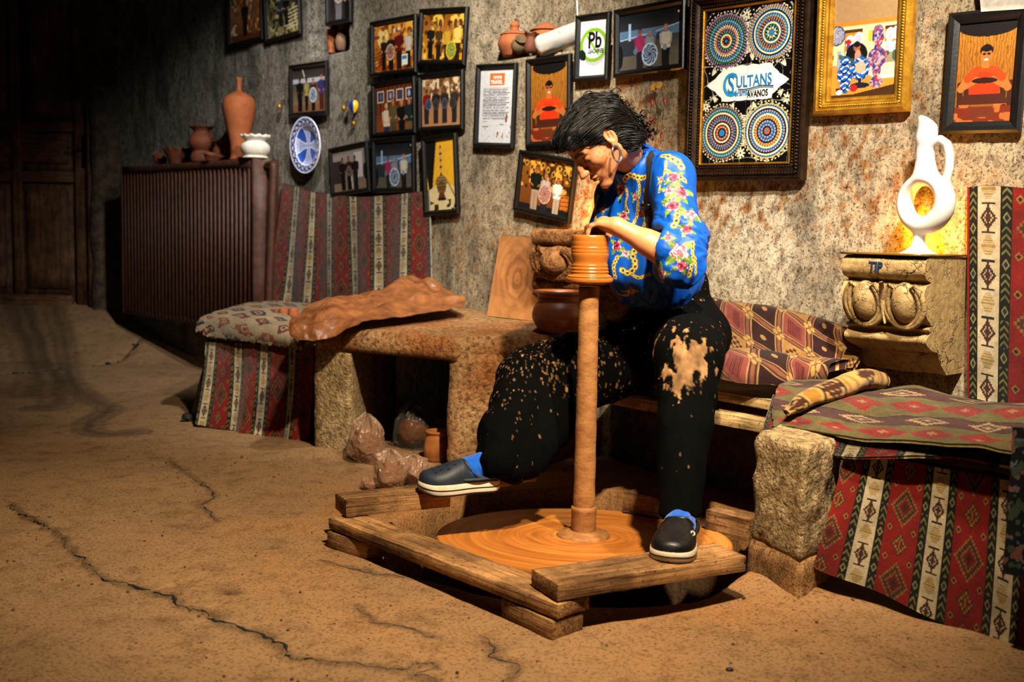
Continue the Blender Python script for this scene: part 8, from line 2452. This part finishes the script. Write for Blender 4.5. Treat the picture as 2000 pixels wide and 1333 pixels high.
# ------------------------------------------------------------ hair
def hair_sdf(X, Y, Z):
    x, y, z = loc_head(X, Y, Z); ya = np.abs(y)
    f = sd_ell(x, y, z, (-0.018, 0, 0.042), (0.108, 0.086, 0.088))
    f = smin(f, sd_ell(x, y, z, (0.052, 0.004, 0.078), (0.062, 0.070, 0.038)), 0.025)
    f = smin(f, sd_ell(x, y, z, (0.096, 0.006, 0.066), (0.026, 0.050, 0.028)), 0.02)
    f = smin(f, sd_ell(x, y, z, (-0.088, 0, 0.030), (0.050, 0.070, 0.062)), 0.03)
    f = smin(f, sd_ell(x, y, z, (-0.094, 0.008, -0.040), (0.042, 0.062, 0.050)), 0.03)
    f = smin(f, sd_ell(x, y, z, (-0.078, 0.012, -0.085), (0.040, 0.058, 0.036)), 0.02)
    f = smin(f, sd_ell(x, y, z, (-0.050, 0, -0.055), (0.042, 0.066, 0.048)), 0.02)
    # keep off the face, the ears and the front of the neck
    face = (x * 0.80 - z * 0.60) - np.float32(0.018)
    face = np.where(z > 0.05, (x - np.float32(0.104)) * 0.3 + face * 0.0 + (0.045 - z) * 0.9 + 0.012, face)
    plane = 0.55 * x - 0.83 * z - np.float32(0.010) + 0.15 * np.abs(ya - .05)
    plane = np.where(x < -0.014, np.minimum(plane, -z - np.float32(0.098) + 0.5 * np.maximum(x + 0.05, 0)), plane)
    f = smax(f, plane, 0.006)
    f = smax(f, -sd_ell(x, ya, z, (-0.010, 0.085, -0.001), (0.021, 0.030, 0.036)), 0.004)
    return f
lo, hi = quickbox([hw((.14, .09, .13)), hw((.14, -.09, .13)), hw((-.15, .09, -.13)), hw((-.15, -.09, -.13)), hw((-.15, 0, .12)), hw((.12, 0, 0))], 0.01)
Vq, Fq = surface(hair_sdf, lo, hi, 0.003, 1)
nq_ = vnormals(Vq, Fq); d = (Vq - HC) @ HR / HS
an_ = np.arctan2(d[:, 2] - .03, d[:, 0]); 
gr_ = np.sin((d[:, 1] * 230 + 5 * fbm(d[:, 0] * 14, d[:, 1] * 14, d[:, 2] * 14, 3)) + an_ * 2)
back = sstep(-.02, -.10, d[:, 0])
Vq = Vq + nq_ * (0.0020 * gr_ * (1 - .5 * back) + 0.009 * back * fbm(d[:, 0] * 28, d[:, 1] * 28, d[:, 2] * 28, 3))[:, None]
def hair_mat():
    t = NT('black_hair'); v = t.coord((1, 1, 1))
    t.bsdf((0.018, 0.014, 0.014), 0.46, t.bump(t.noise(v, 120, 3), 0.4, 0.002), 0.22); return t.m
M_HAIR = hair_mat()
hair = build('hair', Vq, Fq, M_HAIR, woman)
# locks: traced over the head from the brow to the nape
loc = []
R2 = np.random.default_rng(5)
from mathutils.kdtree import KDTree
kd = KDTree(len(Vq))
for i, p in enumerate(Vq): kd.insert(p, i)
kd.balance()
dq = (Vq - HC) @ HR / HS
top_ = np.where(dq[:, 2] > -.02 - .6 * (dq[:, 0] < -.02))[0]
cam_side = top_[(dq[top_, 1] > -.055)]
for i in range(1150):
    j = int(R2.choice(cam_side)); p = Vq[j].copy(); pts = []
    sway = R2.uniform(-.25, .25); ph_ = R2.uniform(0, 6); lift = R2.uniform(.0003, .0035)
    for k_ in range(int(R2.integers(12, 26))):
        q_, j, _d = kd.find(p); lc = dq[j]; n_ = nq_[j]
        dl = np.array([-1.0, 0.12 * np.sign(lc[1]), -0.10 - 1.3 * float(np.clip((-lc[0] - .01) / .07, 0, 1)) + .25 * float(np.clip((lc[0] - .03) / .06, 0, 1))])
        dl[1] += sway + .65 * math.sin(k_ * .62 + ph_) * float(np.clip((.02 - lc[0]) / .1, .15, 1))
        dw = HR @ dl; dw = dw - n_ * dw.dot(n_); dw /= np.linalg.norm(dw) + 1e-9
        base_ = Vq[j] + n_ * (n_ @ (p - Vq[j])) * 0 + (p - Vq[j]) - n_ * (n_ @ (p - Vq[j]))
        pts.append(base_ + n_ * (lift + .0018 * math.sin(k_ * .5 + ph_)))
        p = base_ + dw * .0062
    if len(pts) > 5:
        pts = np.array(pts); pp = np.pad(pts, ((1, 1), (0, 0)), 'edge'); pts = (pp[:-2] + 2 * pp[1:-1] + pp[2:]) / 4
        r_ = R2.uniform(.0008, .0019) * np.sin(np.linspace(.25, math.pi - .12, len(pts))) ** .6
        loc.append(tube(pts, r_, 5))
for i in range(230):          # curls at the nape and crown
    c0 = np.array([R2.uniform(-.128, -.055), R2.uniform(-.05, .066), R2.uniform(-.100, .085)])
    if c0[0] > -.09 and abs(c0[1]) < .05 and c0[2] < .06: c0[0] -= .04
    ln = R2.uniform(.018, .042); rr0 = R2.uniform(.004, .009); tn = R2.uniform(1.0, 2.2); ph_ = R2.uniform(0, 6)
    tt_ = np.linspace(0, 1, 26)
    if i % 2: rr0 *= 1.5; ln *= .8
    dirc = np.array([-.55 + R2.uniform(-.4, .3), R2.uniform(-.3, .3), -.75 + R2.uniform(-.4, .5)]); dirc /= np.linalg.norm(dirc)
    B_ = basis(dirc)
    pts = c0 + tt_[:, None] * ln * dirc + (rr0 * (.3 + tt_))[:, None] * (np.cos(tt_ * tn * 6.28 + ph_)[:, None] * B_[:, 0] + np.sin(tt_ * tn * 6.28 + ph_)[:, None] * B_[:, 1])
    pts = np.array([hw(p) for p in pts]); loc.append(tube(pts, R2.uniform(.0014, .0036) * np.sin(np.linspace(.3, math.pi - .1, 26)) ** .6, 5))
# loose loop on the crown
tt_ = np.linspace(0, math.pi, 24); loc.append(tube(np.array([hw((-.066 + .022 * math.cos(a), .02, .118 + .017 * math.sin(a))) for a in tt_]), .0018, 6))
V, F = join(loc); o = build('locks', V, F, M_HAIR, hair)
o['kind'] = 'stuff'
M_SILVER = simple('silver', (0.82, 0.82, 0.80), (0.70, 0.70, 0.68), 30, 0.22, 0, None, 0.5, 0.95)
V, F = tube([hw((-.052, .055, .100)), hw((-.075, .060, .085))], .0012, 6); build('hair_pin', V, F, M_SILVER, hair)
# hoop earring
ec = hw((-.002, .0775, -.058)); e1 = HF * .9 + HL * .42; e1 /= np.linalg.norm(e1); eu = WZ * .9 + HU * .2; eu = eu - e1 * eu.dot(e1); eu /= np.linalg.norm(eu)
ec = hw((-.004, .079, -.031)) - WZ * .0245 + np.array([.004, 0, 0])
V, F = tube([ec + e1 * math.cos(a) * .0205 + eu * math.sin(a) * .0255 for a in np.linspace(math.pi * .55, math.pi * 2.45, 44)], .0034, 10); build('hoop_earring', V, F, M_SILVER, woman)
